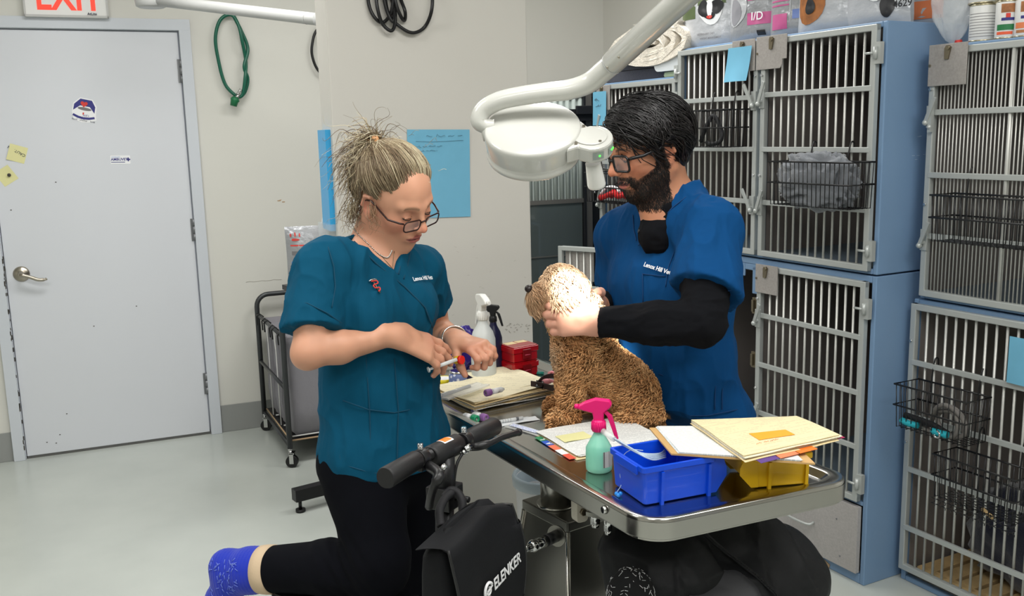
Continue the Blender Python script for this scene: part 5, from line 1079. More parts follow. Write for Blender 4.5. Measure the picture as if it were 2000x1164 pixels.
for k in range(3):
    a0 = .03+k*(dl_len-.05)/3; a1 = a0+(dl_len-.05)/3-.01; nz = Hc-.115
    def R3(ins, z, sg=.0): 
        ring = []
        for (fa, fb) in [(i/8, 0) for i in range(8)]+[(1, i/8) for i in range(8)]+[(1-i/8, 1) for i in range(8)]+[(0, 1-i/8) for i in range(8)]:
            a = a0+ins+(a1-a0-2*ins)*fa; b = .02+ins+(CW-.04-2*ins)*fb
            w1 = .012*math.sin(fa*9+z*7+k)*sg+.01*math.sin(fb*11+z*5)*sg; edge_drop = 0
            ring.append(cp_(a, b+w1, z))
        return ring
    mb = MB(); mb.loft([R3(.03, .125), R3(.012, .14, .3), R3(.0, .25, 1), R3(.004, .40, 1), R3(0, nz-.03, .5), R3(0, nz, .1), R3(.012, nz, .1), R3(.02, .3, .2)], caps=False); o_ = obj('laundry_bag', mb, BAGM, t)
    mb = MB(); mb.tube([cp_(a0, .008, nz), cp_(a0+.02, .01, nz-.09), cp_(a0+.04, .008, nz)], .004, 6); mb.tube([cp_(a0-.002, .006, nz), cp_(a0-.002, .008, .14)], .003, 6)
    mb.tube([cp_(a0, .02, .135), cp_(a0, CW-.03, .135)], .0035, 6); obj('binding', mb, TRIMW, o_)
    for aa in (a0+.015, a1-.03):
        mb = MB(); mb.tube([cp_(aa, -.012, nz-.03), cp_(aa, -.014, nz+.015), cp_(aa, 0, nz+.028), cp_(aa, .02, nz+.01)], .0035, 6); obj('hook', mb, BLK, o_)
for a in (0, dl_len):
    for b in (0, CW):
        c = cp_(a, b, 0); mb = MB(); 
        mb.tube([c+Vector((.006, -.012, .028)), c+Vector((.006, .014, .028))], .028, 24); ow = obj('caster_wheel', mb, BLK, t)
        mb = MB(); mb.box(-.003, .016, -.018, -.014, .02, .07, 0, Matrix.Translation(c)); mb.box(-.003, .016, .016, .020, .02, .07, 0, Matrix.Translation(c)); mb.box(-.006, .02, -.018, .020, .066, .072, 0, Matrix.Translation(c)); mb.cyl(c+ZU*.07, c+ZU*.1, .01, 12); obj('caster_fork', mb, CHROME, t)
# black base foot and small side table behind the woman, with silver food pouch
a = atz(576, 1002, 0); a = Vector((a.x, a.y, .075)); b = a+(atz(640, 985, 0)-atz(576, 1002, 0)).normalized()*.42; b.z = .075
t = thing('side_table', 'small black-legged side table mostly hidden behind the woman', 'table', (a+b)/2-ZU*.06, 0)
mb = MB(); mb.bar(a, b, .045, .05); obj('foot_beam', mb, BLKM, t, bev=.002); dirb = (b-a).normalized(); offb = Vector((-dirb.y, dirb.x, 0))*.36
for q in (a+dirb*.025, b-dirb*.025): 
    mb = MB(); q0 = Vector((q.x, q.y, 0)); mb.cyl(q0, q0+ZU*.012, .02, 16); mb.cyl(q0+ZU*.012, q0+ZU*.055, .007, 10); obj('leveling_foot', mb, BLK, t)
mb = MB(); m0 = (a+b)/2; mb.bar(Vector((m0.x, m0.y, .08)), Vector((m0.x, m0.y, .885)), .05, .05, 0, (0, 1, 0)); obj('post', mb, BLKM, t)
mb = MB(); T = frame3(Vector((m0.x, m0.y, 0))-dirb*.19, dirb); mb.box(.07, .42, -.12, .20, .885, .905, 0, T); obj('table_top', mb, BLK, t)
pc_ = T @ Vector((.125, 0, .906))
q = atp(606, 545, T @ Vector((0, 0, 0)), T.to_3x3() @ Vector((0, 1, 0))); hp = .215
CROWN = pm('crown_red', (196, 60, 52), .4)
pz = aty(602, 441, q.y).z; p = Vector((q.x, q.y, .906)); pouch('silver food pouch with a red crown on the side table behind the woman\'s shoulder', p, CAM-p, .175, pz-.906, .06, FOIL,
  [('e', .22, .80, .09, .02, CROWN), (.1, .9, .70, .72, PRED), (.1, .9, .42, .46, LBL), (.12, .85, .56, .62, PGR), ('e', .12, .87, .018, .03, CROWN), ('e', .22, .88, .018, .035, CROWN), ('e', .32, .87, .018, .03, CROWN)], seed=12)
# jacket hung below the table, and the knit item by it
# ================================================================ IMPLICIT SURFACES (for bodies and clothes)
def smin(a, b, k): h = np.maximum(k-np.abs(a-b), 0)/k; return np.minimum(a, b)-h*h*k*.25
def smax(a, b, k): return -smin(-a, -b, k)
class Field:
    """signed field on a regular grid; primitives touch only their own neighbourhood"""
    def __init__(s, lo, hi, h):
        s.lo = np.array(lo, np.float32); s.h = h; s.n = np.ceil((np.array(hi)-np.array(lo))/h).astype(int)+1; s.d = np.full(s.n, .05, np.float32)
    def sub(s, lo, hi):
        a = np.clip(np.floor((np.array(lo)-s.lo)/s.h).astype(int), 0, s.n); b = np.clip(np.ceil((np.array(hi)-s.lo)/s.h).astype(int)+1, 0, s.n)
        if (b <= a).any(): return None
        sl = tuple(slice(i, j) for i, j in zip(a, b)); g = [(s.lo[k]+s.h*np.arange(a[k], b[k])).astype(np.float32) for k in range(3)]
        return sl, g[0][:, None, None], g[1][None, :, None], g[2][None, None, :]
    def put(s, lo, hi, fn, k=.01, op='u', pad=None):
        pad = k+.02 if pad is None else pad; r = s.sub(np.array(lo)-pad, np.array(hi)+pad)
        if r is None: return s
        sl, X, Y_, Z = r; v = fn(X, Y_, Z)
        if op == 'u': s.d[sl] = smin(s.d[sl], v, k)
        elif op == 's': s.d[sl] = smax(s.d[sl], -v, k)
        elif op == 'add': s.d[sl] += v
        return s
    def cone(s, a, b, ra, rb, k=.015, op='u', sq=None):
        """rounded cone a->b; sq=(dir, factor) flattens along dir"""
        a = np.array(a, float); b = np.array(b, float); r = max(ra, rb)
        def fn(X, Y_, Z):
            ab = b-a; L = max(ab @ ab, 1e-9); px, py, pz = X-a[0], Y_-a[1], Z-a[2]
            t = np.clip((px*ab[0]+py*ab[1]+pz*ab[2])/L, 0, 1); qx, qy, qz = px-ab[0]*t, py-ab[1]*t, pz-ab[2]*t
            d2 = qx*qx+qy*qy+qz*qz
            if sq is not None:
                n = np.array(sq[0], float); n /= np.linalg.norm(n); w_ = qx*n[0]+qy*n[1]+qz*n[2]; d2 = d2+w_*w_*(1/sq[1]**2-1)
            return np.sqrt(d2+1e-12)-(ra+(rb-ra)*t)
        return s.put(np.minimum(a-r, b-r), np.maximum(a+r, b+r), fn, k, op)
    def ell(s, c, r, k=.015, op='u', R3=None, O=None):
        """ellipsoid; R3 (3x3, columns local axes) and O give its frame"""
        c = np.array(c, float); r = np.array(r, float)
        if R3 is None: R3 = np.eye(3)
        cw = R3 @ c+(np.array(O, float) if O is not None else 0); m = r.max()
        def fn(X, Y_, Z):
            x, y, z = X-cw[0], Y_-cw[1], Z-cw[2]
            u, v, w_ = [(x*R3[0, i]+y*R3[1, i]+z*R3[2, i])/r[i] for i in range(3)]
            k0 = np.sqrt(u*u+v*v+w_*w_+1e-12); k1 = np.sqrt((u/r[0])**2+(v/r[1])**2+(w_/r[2])**2+1e-9); return k0*(k0-1)/k1
        return s.put(cw-m, cw+m, fn, k, op)
    def chain(s, pts, rs, k=.012, sq=None):
        for i in range(len(pts)-1): s.cone(pts[i], pts[i+1], rs[i], rs[i+1], k, sq=sq)
        return s
    def sample(s, P):
        q = (P-s.lo)/s.h; i = np.clip(np.floor(q).astype(int), 0, s.n-2); f = q-i; o = 0
        for dx in (0, 1):
            for dy in (0, 1):
                for dz in (0, 1): o = o+s.d[i[:, 0]+dx, i[:, 1]+dy, i[:, 2]+dz]*np.abs(1-dx-f[:, 0])*np.abs(1-dy-f[:, 1])*np.abs(1-dz-f[:, 2])
        return o
    def nets(s):
        """naive surface nets -> verts, quads"""
        d = s.d; ins = d < 0; nx, ny, nz = d.shape
        c = np.zeros((nx-1, ny-1, nz-1), np.uint8)
        for dx in (0, 1):
            for dy in (0, 1):
                for dz in (0, 1): c += ins[dx:nx-1+dx, dy:ny-1+dy, dz:nz-1+dz]
        I = np.argwhere((c > 0) & (c < 8)); idx = np.full(c.shape, -1, np.int32); idx[I[:, 0], I[:, 1], I[:, 2]] = np.arange(len(I))
        S = np.zeros((len(I), 3)); W = np.zeros(len(I))
        for ax in range(3):
            o = [k for k in range(3) if k != ax]
            for u in (0, 1):
                for v in (0, 1):
                    A = I.copy(); A[:, o[0]] += u; A[:, o[1]] += v; B = A.copy(); B[:, ax] += 1
                    da = d[A[:, 0], A[:, 1], A[:, 2]]; db = d[B[:, 0], B[:, 1], B[:, 2]]; m = (da < 0) != (db < 0); t = np.where(m, da/(da-db+1e-12), 0)
                    p = A.astype(float); p[:, ax] += t; S[m] += p[m]; W[m] += 1
        V = S/W[:, None]*s.h+s.lo; Q = []
        for ax in range(3):
            o = [k for k in range(3) if k != ax]; a = [slice(0, n-1) for n in d.shape]; b = list(a); b[ax] = slice(1, d.shape[ax])
            m = ins[tuple(a)] != ins[tuple(b)]
            E = np.argwhere(m); E = E[(E[:, o[0]] > 0) & (E[:, o[1]] > 0)]
            if not len(E): continue
            q = []
            for u, v in ((-1, -1), (0, -1), (0, 0), (-1, 0)):
                F_ = E.copy(); F_[:, o[0]] += u; F_[:, o[1]] += v; q.append(idx[F_[:, 0], F_[:, 1], F_[:, 2]])
            q = np.stack(q, 1); fl = ins[E[:, 0], E[:, 1], E[:, 2]]
            if ax == 1: fl = ~fl
            q = np.where(fl[:, None], q, q[:, ::-1]); Q.append(q[(q >= 0).all(1)])
        return V, np.concatenate(Q)
def relax(V, Q, it=1, f=.5):
    for _ in range(it):
        A = np.zeros_like(V); C_ = np.zeros(len(V))
        for i in range(4):
            for j in ((i+1) % 4, (i+3) % 4): np.add.at(A, Q[:, i], V[Q[:, j]]); np.add.at(C_, Q[:, i], 1)
        V = V*(1-f)+A/np.maximum(C_, 1)[:, None]*f
    return V
def npmesh(name, V, Q, mats, colors=None, smooth=True):
    me = bpy.data.meshes.new(name); me.vertices.add(len(V)); me.vertices.foreach_set('co', np.ascontiguousarray(V, np.float32).ravel())
    k = Q.shape[1]; me.loops.add(Q.size); me.loops.foreach_set('vertex_index', Q.astype(np.int32).ravel()); me.polygons.add(len(Q)); me.polygons.foreach_set('loop_start', (np.arange(len(Q))*k).astype(np.int32)); me.polygons.foreach_set('loop_total', np.full(len(Q), k, np.int32))
    me.polygons.foreach_set('use_smooth', np.full(len(Q), smooth)); me.update(calc_edges=True)
    for m in (mats if isinstance(mats, (list, tuple)) else [mats]): me.materials.append(m)
    if colors is not None:
        a = me.color_attributes.new('col', 'FLOAT_COLOR', 'POINT'); c = np.ones((len(V), 4), np.float32); c[:, :3] = colors; a.data.foreach_set('color', c.ravel())
    return me
def npobj(name, V, Q, mats, parent, colors=None, smooth=True, kind=None, label=None):
    inv = np.array(PM[parent.name].inverted()) if parent is not None else np.eye(4)
    V = V @ inv[:3, :3].T+inv[:3, 3]; o = bpy.data.objects.new(name, npmesh(name, V, Q, mats, colors, smooth)); COL.objects.link(o)
    if parent is not None: o.parent = parent; PM[o.name] = PM[parent.name].copy()
    if kind: o['kind'] = kind
    if label: o['label'] = label
    return o
def vnoise(P, seed=0):
    """smooth value noise, P (...,3) -> about -1..1"""
    r = np.random.default_rng(seed); T = r.uniform(-1, 1, (16, 16, 16)); q = np.floor(P).astype(int); f = P-q; f = f*f*(3-2*f); o = 0
    for dx in (0, 1):
        for dy in (0, 1):
            for dz in (0, 1):
                w_ = (f[..., 0] if dx else 1-f[..., 0])*(f[..., 1] if dy else 1-f[..., 1])*(f[..., 2] if dz else 1-f[..., 2]); o = o+w_*T[(q[..., 0]+dx) % 16, (q[..., 1]+dy) % 16, (q[..., 2]+dz) % 16]
    return o
def nrm(v): v = np.array(v, float); return v/np.linalg.norm(v)
def A3(v): return np.array(v, float)
def strands(S, T_, wid, name, mats, parent, colors=None, kind='stuff', sides=3):
    """S: (n,k,3) strand points, wid (n,k) radii -> one mesh of tapering 3-sided strands"""
    n, k, _ = S.shape; T = np.gradient(S, axis=1); T /= np.linalg.norm(T, axis=2, keepdims=True)+1e-9
    ref = np.tile(np.array([.31, .52, .79]), (n, k, 1)); X = np.cross(T, ref); X /= np.linalg.norm(X, axis=2, keepdims=True)+1e-9; Y_ = np.cross(T, X)
    V = np.stack([S+(X*math.cos(2*PI*j/sides)+Y_*math.sin(2*PI*j/sides))*wid[..., None] for j in range(sides)], 2).reshape(-1, 3)
    b = (np.arange(n)[:, None]*k+np.arange(k-1)[None, :]).reshape(-1)*sides; Q = []
    for j in range(sides): j2 = (j+1) % sides; Q.append(np.stack([b+j, b+j2, b+sides+j2, b+sides+j], 1))
    Q = np.concatenate(Q); cols = None
    if colors is not None: cols = np.repeat(colors.reshape(-1, 3), sides, axis=0) if colors.ndim == 3 else np.repeat(np.repeat(colors[:, None, :], k, 1).reshape(-1, 3), sides, axis=0)
    return npobj(name, V, Q, mats, parent, cols, True, kind)
def slin(c): return np.array(lin(c)[:3])
def surf_pts(F, V, Q, n, mask=None, seed=0):
    """random points on the mesh with outward normals"""
    r = np.random.default_rng(seed); P = V[Q]; a = np.linalg.norm(np.cross(P[:, 2]-P[:, 0], P[:, 3]-P[:, 1]), axis=1)
    if mask is not None: a = a*mask(P.mean(1))
    i = r.choice(len(Q), n, p=a/a.sum()); u = r.random((n, 1)); v = r.random((n, 1)); P = P[i]
    X = (P[:, 0]*(1-u)+P[:, 1]*u)*(1-v)+(P[:, 3]*(1-u)+P[:, 2]*u)*v; e = F.h; N = np.stack([F.sample(X+d)-F.sample(X-d) for d in np.eye(3)*e], 1); N /= np.linalg.norm(N, axis=1, keepdims=True)+1e-9
    return X, N
# ---------------------------------------------------------------- head
def head_frame(O, yaw, pitch, roll=0):
    """columns: forward, left, up. yaw: heading in plan (radians from +x), pitch: down positive"""
    f = A3((math.cos(yaw)*math.cos(pitch), math.sin(yaw)*math.cos(pitch), -math.sin(pitch))); l = A3((-math.sin(yaw), math.cos(yaw), 0)); u = np.cross(f, l)
    c, s_ = math.cos(roll), math.sin(roll); l2 = l*c+u*s_; u2 = -l*s_+u*c; return np.stack([f, l2, u2], 1), A3(O)
def head(F, R3, O, s=1.0, wide=1.0, nose=1.0, jaw=1.0):
    W = lambda p: R3 @ (A3(p)*s)+O
    E = lambda c, r, k=.012, op='u': F.ell(A3(c)*s, A3(r)*s, k, op, R3, O)
    C_ = lambda a, b, ra, rb, k=.010, op='u': F.cone(W(a), W(b), ra*s, rb*s, k, op)
    E((-.018, 0, .030), (.094, .074*wide, .080), .02); E((.020, 0, .030), (.068, .064*wide, .072), .02)
    E((.028, 0, -.028), (.056, .058*wide, .078), .03)
    for y in (1, -1):
        C_((-.012, y*.050*jaw, -.048), (.050, y*.024*jaw, -.092), .020, .018, .022)
        E((.052, y*.038*wide, -.026), (.026, .022, .020), .02)
        C_((.070, y*.040, .020), (.084, y*.014, .017), .009, .010, .014)
        E((.093, y*.0315, .000), (.016, .0165, .0125), .012, 's')
        E((.0705, y*.0310, -.002), (.0140, .0150, .0125), .0035)
        C_((.0835, y*.040, -.0045), (.0853, y*.022, -.0055), .0022, .0022, .002)
        # ear: disc, hollow, rim
        E((-.008, y*.072*wide, -.010), (.017, .008, .029), .008)
        E((-.003, y*.080*wide, -.006), (.009, .006, .016), .004, 's')
        C_((-.016, y*.080*wide, .012), (-.020, y*.081*wide, -.012), .004, .004, .004); C_((.000, y*.078*wide, .016), (-.016, y*.081*wide, .013), .004, .004, .004); E((.0, y*.073*wide, -.034), (.007, .005, .008), .006)
    C_((.044, 0, -.098), (.062, 0, -.100), .018*jaw, .0165, .02)
    C_((.086, 0, .012), (.107*nose+.0*(1-nose), 0, -.024), .0075, .0085, .010); E((.109*nose, 0, -.030), (.0105, .0095, .009), .007)
    for y in (1, -1): E((.099, y*.0115, -.034), (.009, .0065, .0065), .006); E((.1035, y*.006, -.0415), (.004, .003, .004), .002, 's')
    E((.072, 0, -.062), (.018, .028, .020), .014)
    E((.0865, 0, -.0600), (.0095, .021, .0048), .005); E((.0850, 0, -.0705), (.0095, .0185, .0058), .005); E((.0965, 0, -.0652), (.008, .021, .0012), .0022, 's')
    C_((.0945, 0, -.046), (.0935, 0, -.053), .0022, .003, .004, 's')
    return W
def head_colors(V, R3, O, s, base, lip, blush, brow, browlen=.024, lid=None):
    L = ((V-O) @ R3)/s; c = np.tile(slin(base), (len(V), 1)); 
    def mixc(m, col): nonlocal c; c = c*(1-m[:, None])+slin(col)*m[:, None]
    n = vnoise(V*60, 3); c *= (1+.06*n)[:, None]
    y = np.abs(L[:, 1]); fr = L[:, 0] > .03
    g = lambda p, r: np.exp(-(((L[:, 0]-p[0])/r[0])**2+((y-p[1])/r[1])**2+((L[:, 2]-p[2])/r[2])**2))
    mixc(.5*g((.06, .042, -.03), (.04, .022, .022)), blush); mixc(.55*g((.11, 0, -.03), (.015, .014, .012)), blush); mixc(.5*g((-.01, .078, -.01), (.02, .012, .03)), blush)
    li = (np.abs(L[:, 2]+.0652) < .0105-.0085*(np.abs(L[:, 1])/.022)**2) & (np.abs(L[:, 1]) < .023) & (L[:, 0] > .075); mixc(li*.85, lip)
    li = (np.abs(L[:, 2]+.0652) < .0016) & (np.abs(L[:, 1]) < .021) & (L[:, 0] > .075); mixc(li*.8, (60, 26, 24))
    mixc(.45*g((.078, .031, .004), (.02, .018, .008)), lid or blush)
    bz = .0225-.006*((y-.028)/.02)**2
    mb_ = np.clip(1.3-np.abs(L[:, 2]-bz)/.0038, 0, 1)*((y > .012) & (y < .012+browlen*1.35) & fr); mixc(mb_*.8, brow)
    m = np.clip(1.2-np.abs(L[:, 2]+.0052)/.0012, 0, 1)*((y > .019) & (y < .044) & (L[:, 0] > .066)); mixc(m*.9, (30, 20, 18))
    return c, L
# ---------------------------------------------------------------- hand
def hand(F, wr, d, n, L=.17, side=1, curl=(.5, .5, .5, .5), spread=.06, thumb=(.7, .5), k=.004, bent=.6):
    """wr wrist; d pointing to the knuckles; n back-of-hand normal; side=+1: thumb on the (d x n) side. curl per finger 0..1, fingers index..little"""
    d = nrm(d); n = nrm(A3(n)-d*np.dot(n, d)); x = np.cross(d, n)*side; wr = A3(wr); P = L*.50; out = []
    for i, (o, r) in enumerate(((.030, .0115), (.011, .0125), (-.009, .012), (-.027, .0105))):
        o *= L/.17; r *= L/.17; F.cone(wr+x*o*.55-n*.002, wr+d*P*(1-.04*abs(i-1))+x*o, r*1.05, r, .016, sq=(n, .92))
    F.cone(wr-d*.03, wr+d*.01, .021*L/.17, .0225*L/.17, .016, sq=(n, .78)); F.cone(wr+d*P*.25+x*.022, wr+d*P*.5+x*.014, .016*L/.17, .015*L/.17, .014)
    for i, (o, ln, r) in enumerate(((.030, .95, .0088), (.010, 1.05, .0090), (-.010, .98, .0087), (-.028, .78, .0076))):
        o *= L/.17; r *= L/.17; ln *= L*.47; b = wr+d*P*(1-.04*abs(i-1))+x*o; a = curl[i]*.55; sp = spread*(1.2-i*.85); pts = [b]; ang = a
        for seg, am in zip((.45, .31, .24), (1.0, 1.0, .75)):
            dr = nrm(d*math.cos(ang)-n*math.sin(ang)+x*sp); pts.append(pts[-1]+dr*ln*seg); ang += curl[i]*1.25*am
        rs = [r*1.08, r*1.0, r*.93, r*.80]; F.chain(pts, rs, k)
        F.ell(A3(pts[1]), (r*1.07,)*3, k); out.append(pts)
    b = wr+d*P*.30+x*.028*L/.17-n*.004; t1 = nrm(d*.65+x*thumb[0]-n*thumb[1]*.5); p1 = b+t1*L*.20; t2 = nrm(d*.85+x*(thumb[0]*.35)-n*thumb[1]); p2 = p1+t2*L*.17; t3 = nrm(d*.9-x*.15*thumb[0]-n*thumb[1]*1.1); p3 = p2+t3*L*.13
    F.cone(wr+x*.010, b, .014*L/.17, .0145*L/.17, .014); F.chain([b, p1, p2, p3], [.0135*L/.17, .0118*L/.17, .0100*L/.17, .0082*L/.17], .006); out.append([b, p1, p2, p3]); return out
def nails(out, n, mat, parent, L):
    for j, p in enumerate(out):
        a, b = A3(p[-2]), A3(p[-1]); d = nrm(b-a); nn = nrm(A3(n)-d*np.dot(n, d)); r = .0072*L/.17; c = b-d*.001+nn*r*.78
        x = np.cross(d, nn); mb = MB(); T = Matrix(((d[0], x[0], nn[0], 0), (d[1], x[1], nn[1], 0), (d[2], x[2], nn[2], 0), (0, 0, 0, 1))); mb.ell(Vector(c), (.0058*L/.17, .0048*L/.17, .0012), 10, 0, T); obj('fingernail', mb, mat, parent)
# ================================================================ PEOPLE: shared helpers
def W3(px, py, Y): return A3(aty(px, py, Y))
def march(F, px, py, t0=1.3, t1=3.0, off=0.0):
    """first hit of the field's surface along the camera ray (real surface point)"""
    d = A3(ray(px, py)); o = A3(CAM); ts = np.arange(t0, t1, .003); P = o+d*ts[:, None]; v = F.sample(P); inb = ((P > F.lo+F.h) & (P < F.lo+(F.n-2)*F.h)).all(1); v = np.where(inb, v, 1); i = np.argmax(v < off)
    if v[i] >= off: return None
    a, b = ts[max(i-1, 0)], ts[i]
    for _ in range(8):
        m = (a+b)/2; s_ = F.sample((o+d*m)[None])[0]
        if s_ < off: b = m
        else: a = m
    return o+d*b
def fnorm(F, P): P = np.atleast_2d(P); e = F.h; N = np.stack([F.sample(P+x)-F.sample(P-x) for x in np.eye(3)*e], 1); return N/(np.linalg.norm(N, axis=1, keepdims=True)+1e-9)
def surf_line(F, pix, off=.001, n=6, t0=1.3):
    pts = []
    for i in range(len(pix)-1):
        for k in range(n): t = k/n; pts.append((pix[i][0]*(1-t)+pix[i+1][0]*t, pix[i][1]*(1-t)+pix[i+1][1]*t))
    pts.append(pix[-1]); out = []
    for q in pts:
        h = march(F, *q, t0=t0)
        if h is not None: out.append(Vector(h+fnorm(F, h)[0]*off))
    return out
def folds(V, N, amp, seed, scale=(9, 9, 3), ridge=True, fine=.3):
    n1 = vnoise(V*A3(scale)+vnoise(V*5, seed+1)[:, None]*.8, seed); n1 = (1-2*np.abs(n1)**.8) if ridge else n1
    n2 = vnoise(V*A3(scale)*2.7, seed+2); n2 = 1-2*np.abs(n2)
    return V+N*np.maximum(amp*(n1-.3)+amp*fine*n2, -.0028)[:, None]
def cut_plane(F, P, n, keep_neg=True, k=.003):
    """remove the side of the plane that n points to"""
    n = nrm(n); _, X, Y_, Z = F.sub(F.lo, F.lo+(F.n-1)*F.h); F.d = smax(F.d, ((X-P[0])*n[0]+(Y_-P[1])*n[1]+(Z-P[2])*n[2]).astype(np.float32), k)
def grid_of(F): _, X, Y_, Z = F.sub(F.lo, F.lo+(F.n-1)*F.h); return X, Y_, Z
def trim(F, pix, r, mat, parent, name='seam', off=.0005, n=6): 
    L = surf_line(F, pix, off, n)
    if len(L) < 3: return None
    mb = MB(); mb.tube(L, r, 6); return obj(name, mb, mat, parent)
def surf_text(F, s, px, py, size, mat, parent, xd, off=.0035, bold=.012, name='lettering', sx=1):
    h = march(F, px, py)
    if h is None: return
    n = fnorm(F, h)[0]; xd = A3(xd); xd = nrm(xd-n*np.dot(xd, n)); yd = np.cross(n, xd); return text(s, size, mat, parent, Vector(h+n*off), Vector(xd), Vector(yd), .0004, name, bold=bold, sx=sx)
def proj_mesh(o, F, off=.001):
    """press a thin child mesh (text, badge) onto the cloth surface along the view ray"""
    me = o.data; M = np.array(PM[o.parent.name]); co = np.empty(len(me.vertices)*3, np.float32); me.vertices.foreach_get('co', co); co = co.reshape(-1, 3) @ M[:3, :3].T+M[:3, 3]; N = fnorm(F, co); d = F.sample(co); co = co-N*(d-off)[:, None]
    Mi = np.linalg.inv(M); co = co @ Mi[:3, :3].T+Mi[:3, 3]; me.vertices.foreach_set('co', co.astype(np.float32).ravel()); me.update()
def glasses(parent, W, R3, frame_m, lens_m, s, zc=-.010, x0=.100, w_=.047, h_=.031, rr=.009, th=.0016, wide=.074, temple_z=.006, ysep=.0315, tint=.0):
    g = []
    for y in (1, -1):
        loop = [W((x0-abs(a)*.12*0-((a+y*ysep)*y-.0)*.0-max(0, (abs(y*ysep+a)-.03))*.22, y*ysep+a, zc+b)) for a, b in rrect(w_, h_, rr, 5)]
        mb = MB(); mb.tube([Vector(p) for p in loop], th*s, 8, closed=True); g.append(obj('glasses_rim', mb, frame_m, parent))
        mb = MB(); mb.add([Vector(p) for p in loop], [tuple(range(len(loop)))]); obj('glasses_lens', mb, lens_m, g[-1])
        mb = MB(); e = y*(ysep+w_/2); mb.tube([Vector(W(p)) for p in ((x0-.008, e-.001*y, zc+h_*.30), (x0-.014, e+.006*y, zc+h_*.32), (x0-.04, y*wide, zc+h_*.3), (.005, y*(wide+.002), temple_z), (-.012, y*(wide+.003), temple_z-.006), (-.022, y*(wide+.001), temple_z-.026))], [th*1.1*s, th*1.4*s, th*1.3*s, th*1.2*s, th*1.1*s, th*s], 8); obj('glasses_temple', mb, frame_m, parent)
    mb = MB(); mb.tube([Vector(W(p)) for p in ((x0, ysep-w_/2, zc+.004), (x0+.003, .004, zc+.008), (x0+.003, -.004, zc+.008), (x0, -ysep+w_/2, zc+.004))], th*1.1*s, 8); obj('glasses_bridge', mb, frame_m, parent)
SKINW = pm('skin_light', (206, 150, 122), .48, attr='col', sss=.12, bump=(260, .10, .0006)); SKINM = pm('skin_tan', (182, 126, 98), .5, attr='col', sss=.12, bump=(260, .10, .0006))
NAIL = pm('fingernail', (222, 166, 150), .3); LASH = pm('eyelash', (26, 20, 20), .6); LENS = pm('lens_glass', (225, 232, 240), .05, alpha=.14, spec=1); TORT = pm('dark_tortoise', (40, 16, 14), .25); BKF = pm('black_acetate', (16, 16, 18), .25)
TEAL = pm('teal_scrubs', (0, 72, 100), .85, var=(7, .05), bump=(900, .25, .0006), spec=.2); TEALD = pm('teal_stitching', (0, 66, 92), .85); BLUES = pm('blue_scrubs', (0, 62, 112), .85, var=(7, .05), bump=(900, .25, .0006), spec=.2); BLUED = pm('blue_stitching', (0, 56, 106), .85)
PANT = pm('black_leggings', (9, 10, 16), .9, bump=(700, .2, .0006), spec=.12); BKS = pm('black_sleeve', (13, 14, 18), .9, bump=(700, .3, .0006), spec=.15)
WHT = pm('white_embroidery', (230, 234, 238), .7)
def hairmat(name, rough=.42): return pm(name, (120, 100, 80), rough, attr='col', spec=.5)
HAIRW = hairmat('blond_hair'); HAIRM = hairmat('black_hair', .36)
# ================================================================ WOMAN
tw = thing('person', 'woman in teal scrubs with blond hair and a blue sock, left of the table', 'person', Vector(W3(770, 1164, 2.05))*Vector((1, 1, 0)) if False else Vector((-.255, 2.07, 0)), 0)
Rs, Ls = W3(625, 528, 1.965), W3(826, 524, 2.165); lat = nrm((Ls-Rs)*A3((1, 1, 0))); gf = A3((lat[1], -lat[0], 0))     # gf: where the chest faces
cx = lambda px, py, Y: W3(px, py, Y)
chest, waist, hips, neckb = cx(728, 600, 2.075), cx(743, 745, 2.07), cx(750, 868, 2.07), cx(722, 492, 2.09)
def torso_w(F, g=0.0, k=.03):
    R3 = np.stack([lat, gf, (0, 0, 1)], 1)
    F.ell(chest+gf*.0, (.132+g, .092+g, .15+g), k, R3=np.stack([lat, gf, [0, 0, 1]], 1)*1.0 if False else None) if False else None
    def E(c, r, k=k): F.ell(R3.T @ A3(c), A3(r)+g, k, R3=R3)
    E(chest, (.132, .090, .150)); E(waist+gf*.005, (.118, .092, .130)); E(hips, (.142, .108, .120))
    F.cone(Rs+lat*.02+A3((0, 0, .002)), Ls-lat*.02+A3((0, 0, .002)), .038+g, .038+g, k); F.cone(neckb-A3((0, 0, .02)), Rs+lat*.035+A3((0, 0, .012)), .038+g, .032+g, k); F.cone(neckb-A3((0, 0, .02)), Ls-lat*.035+A3((0, 0, .012)), .038+g, .032+g, k)
    for s_ in (1, -1): F.ell(R3.T @ (chest+gf*.060+lat*.058*s_+A3((0, 0, -.004))), A3((.056, .052, .056))+g, k, R3=R3)
Re, Rw = cx(604, 686, 1.885), cx(772, 655, 1.965); Le, Lw = cx(852, 655, 2.29), cx(892, 662, 2.155)
h = .0026; F = Field((-.56, 1.74, .95), (.03, 2.42, 1.50), h)
HR, HO = head_frame((0, 0, 0), math.radians(-38), math.radians(26), .17); HS = .93
ear = cx(713, 403, 2.015); HO = ear-HR @ (A3((-.008, -.080, -.010))*HS)
HW = head(F, HR, HO, HS, .98, .98, .96)
nt_ = HW((-.030, 0, -.055)); F.cone(nt_, neckb+A3((0, 0, -.015))-gf*.01, .047, .050, .03); F.cone(HW((.012, 0, -.075)), neckb+gf*.035+A3((0, 0, -.03)), .026, .034, .03)
torso_w(F, -.002)
F.chain([Rs, Rs*.5+Re*.5+A3((-.003, -.004, 0)), Re], [.046, .039, .033], .02); F.cone(Re, Re*.66+Rw*.34+A3((0, 0, -.003)), .033, .035, .015); F.cone(Re*.66+Rw*.34+A3((0, 0, -.003)), Rw, .035, .0215, .015, sq=((0, .5, 1), .9)); F.ell(Re+A3((-.008, 0, -.010)), (.024, .024, .024), .02)
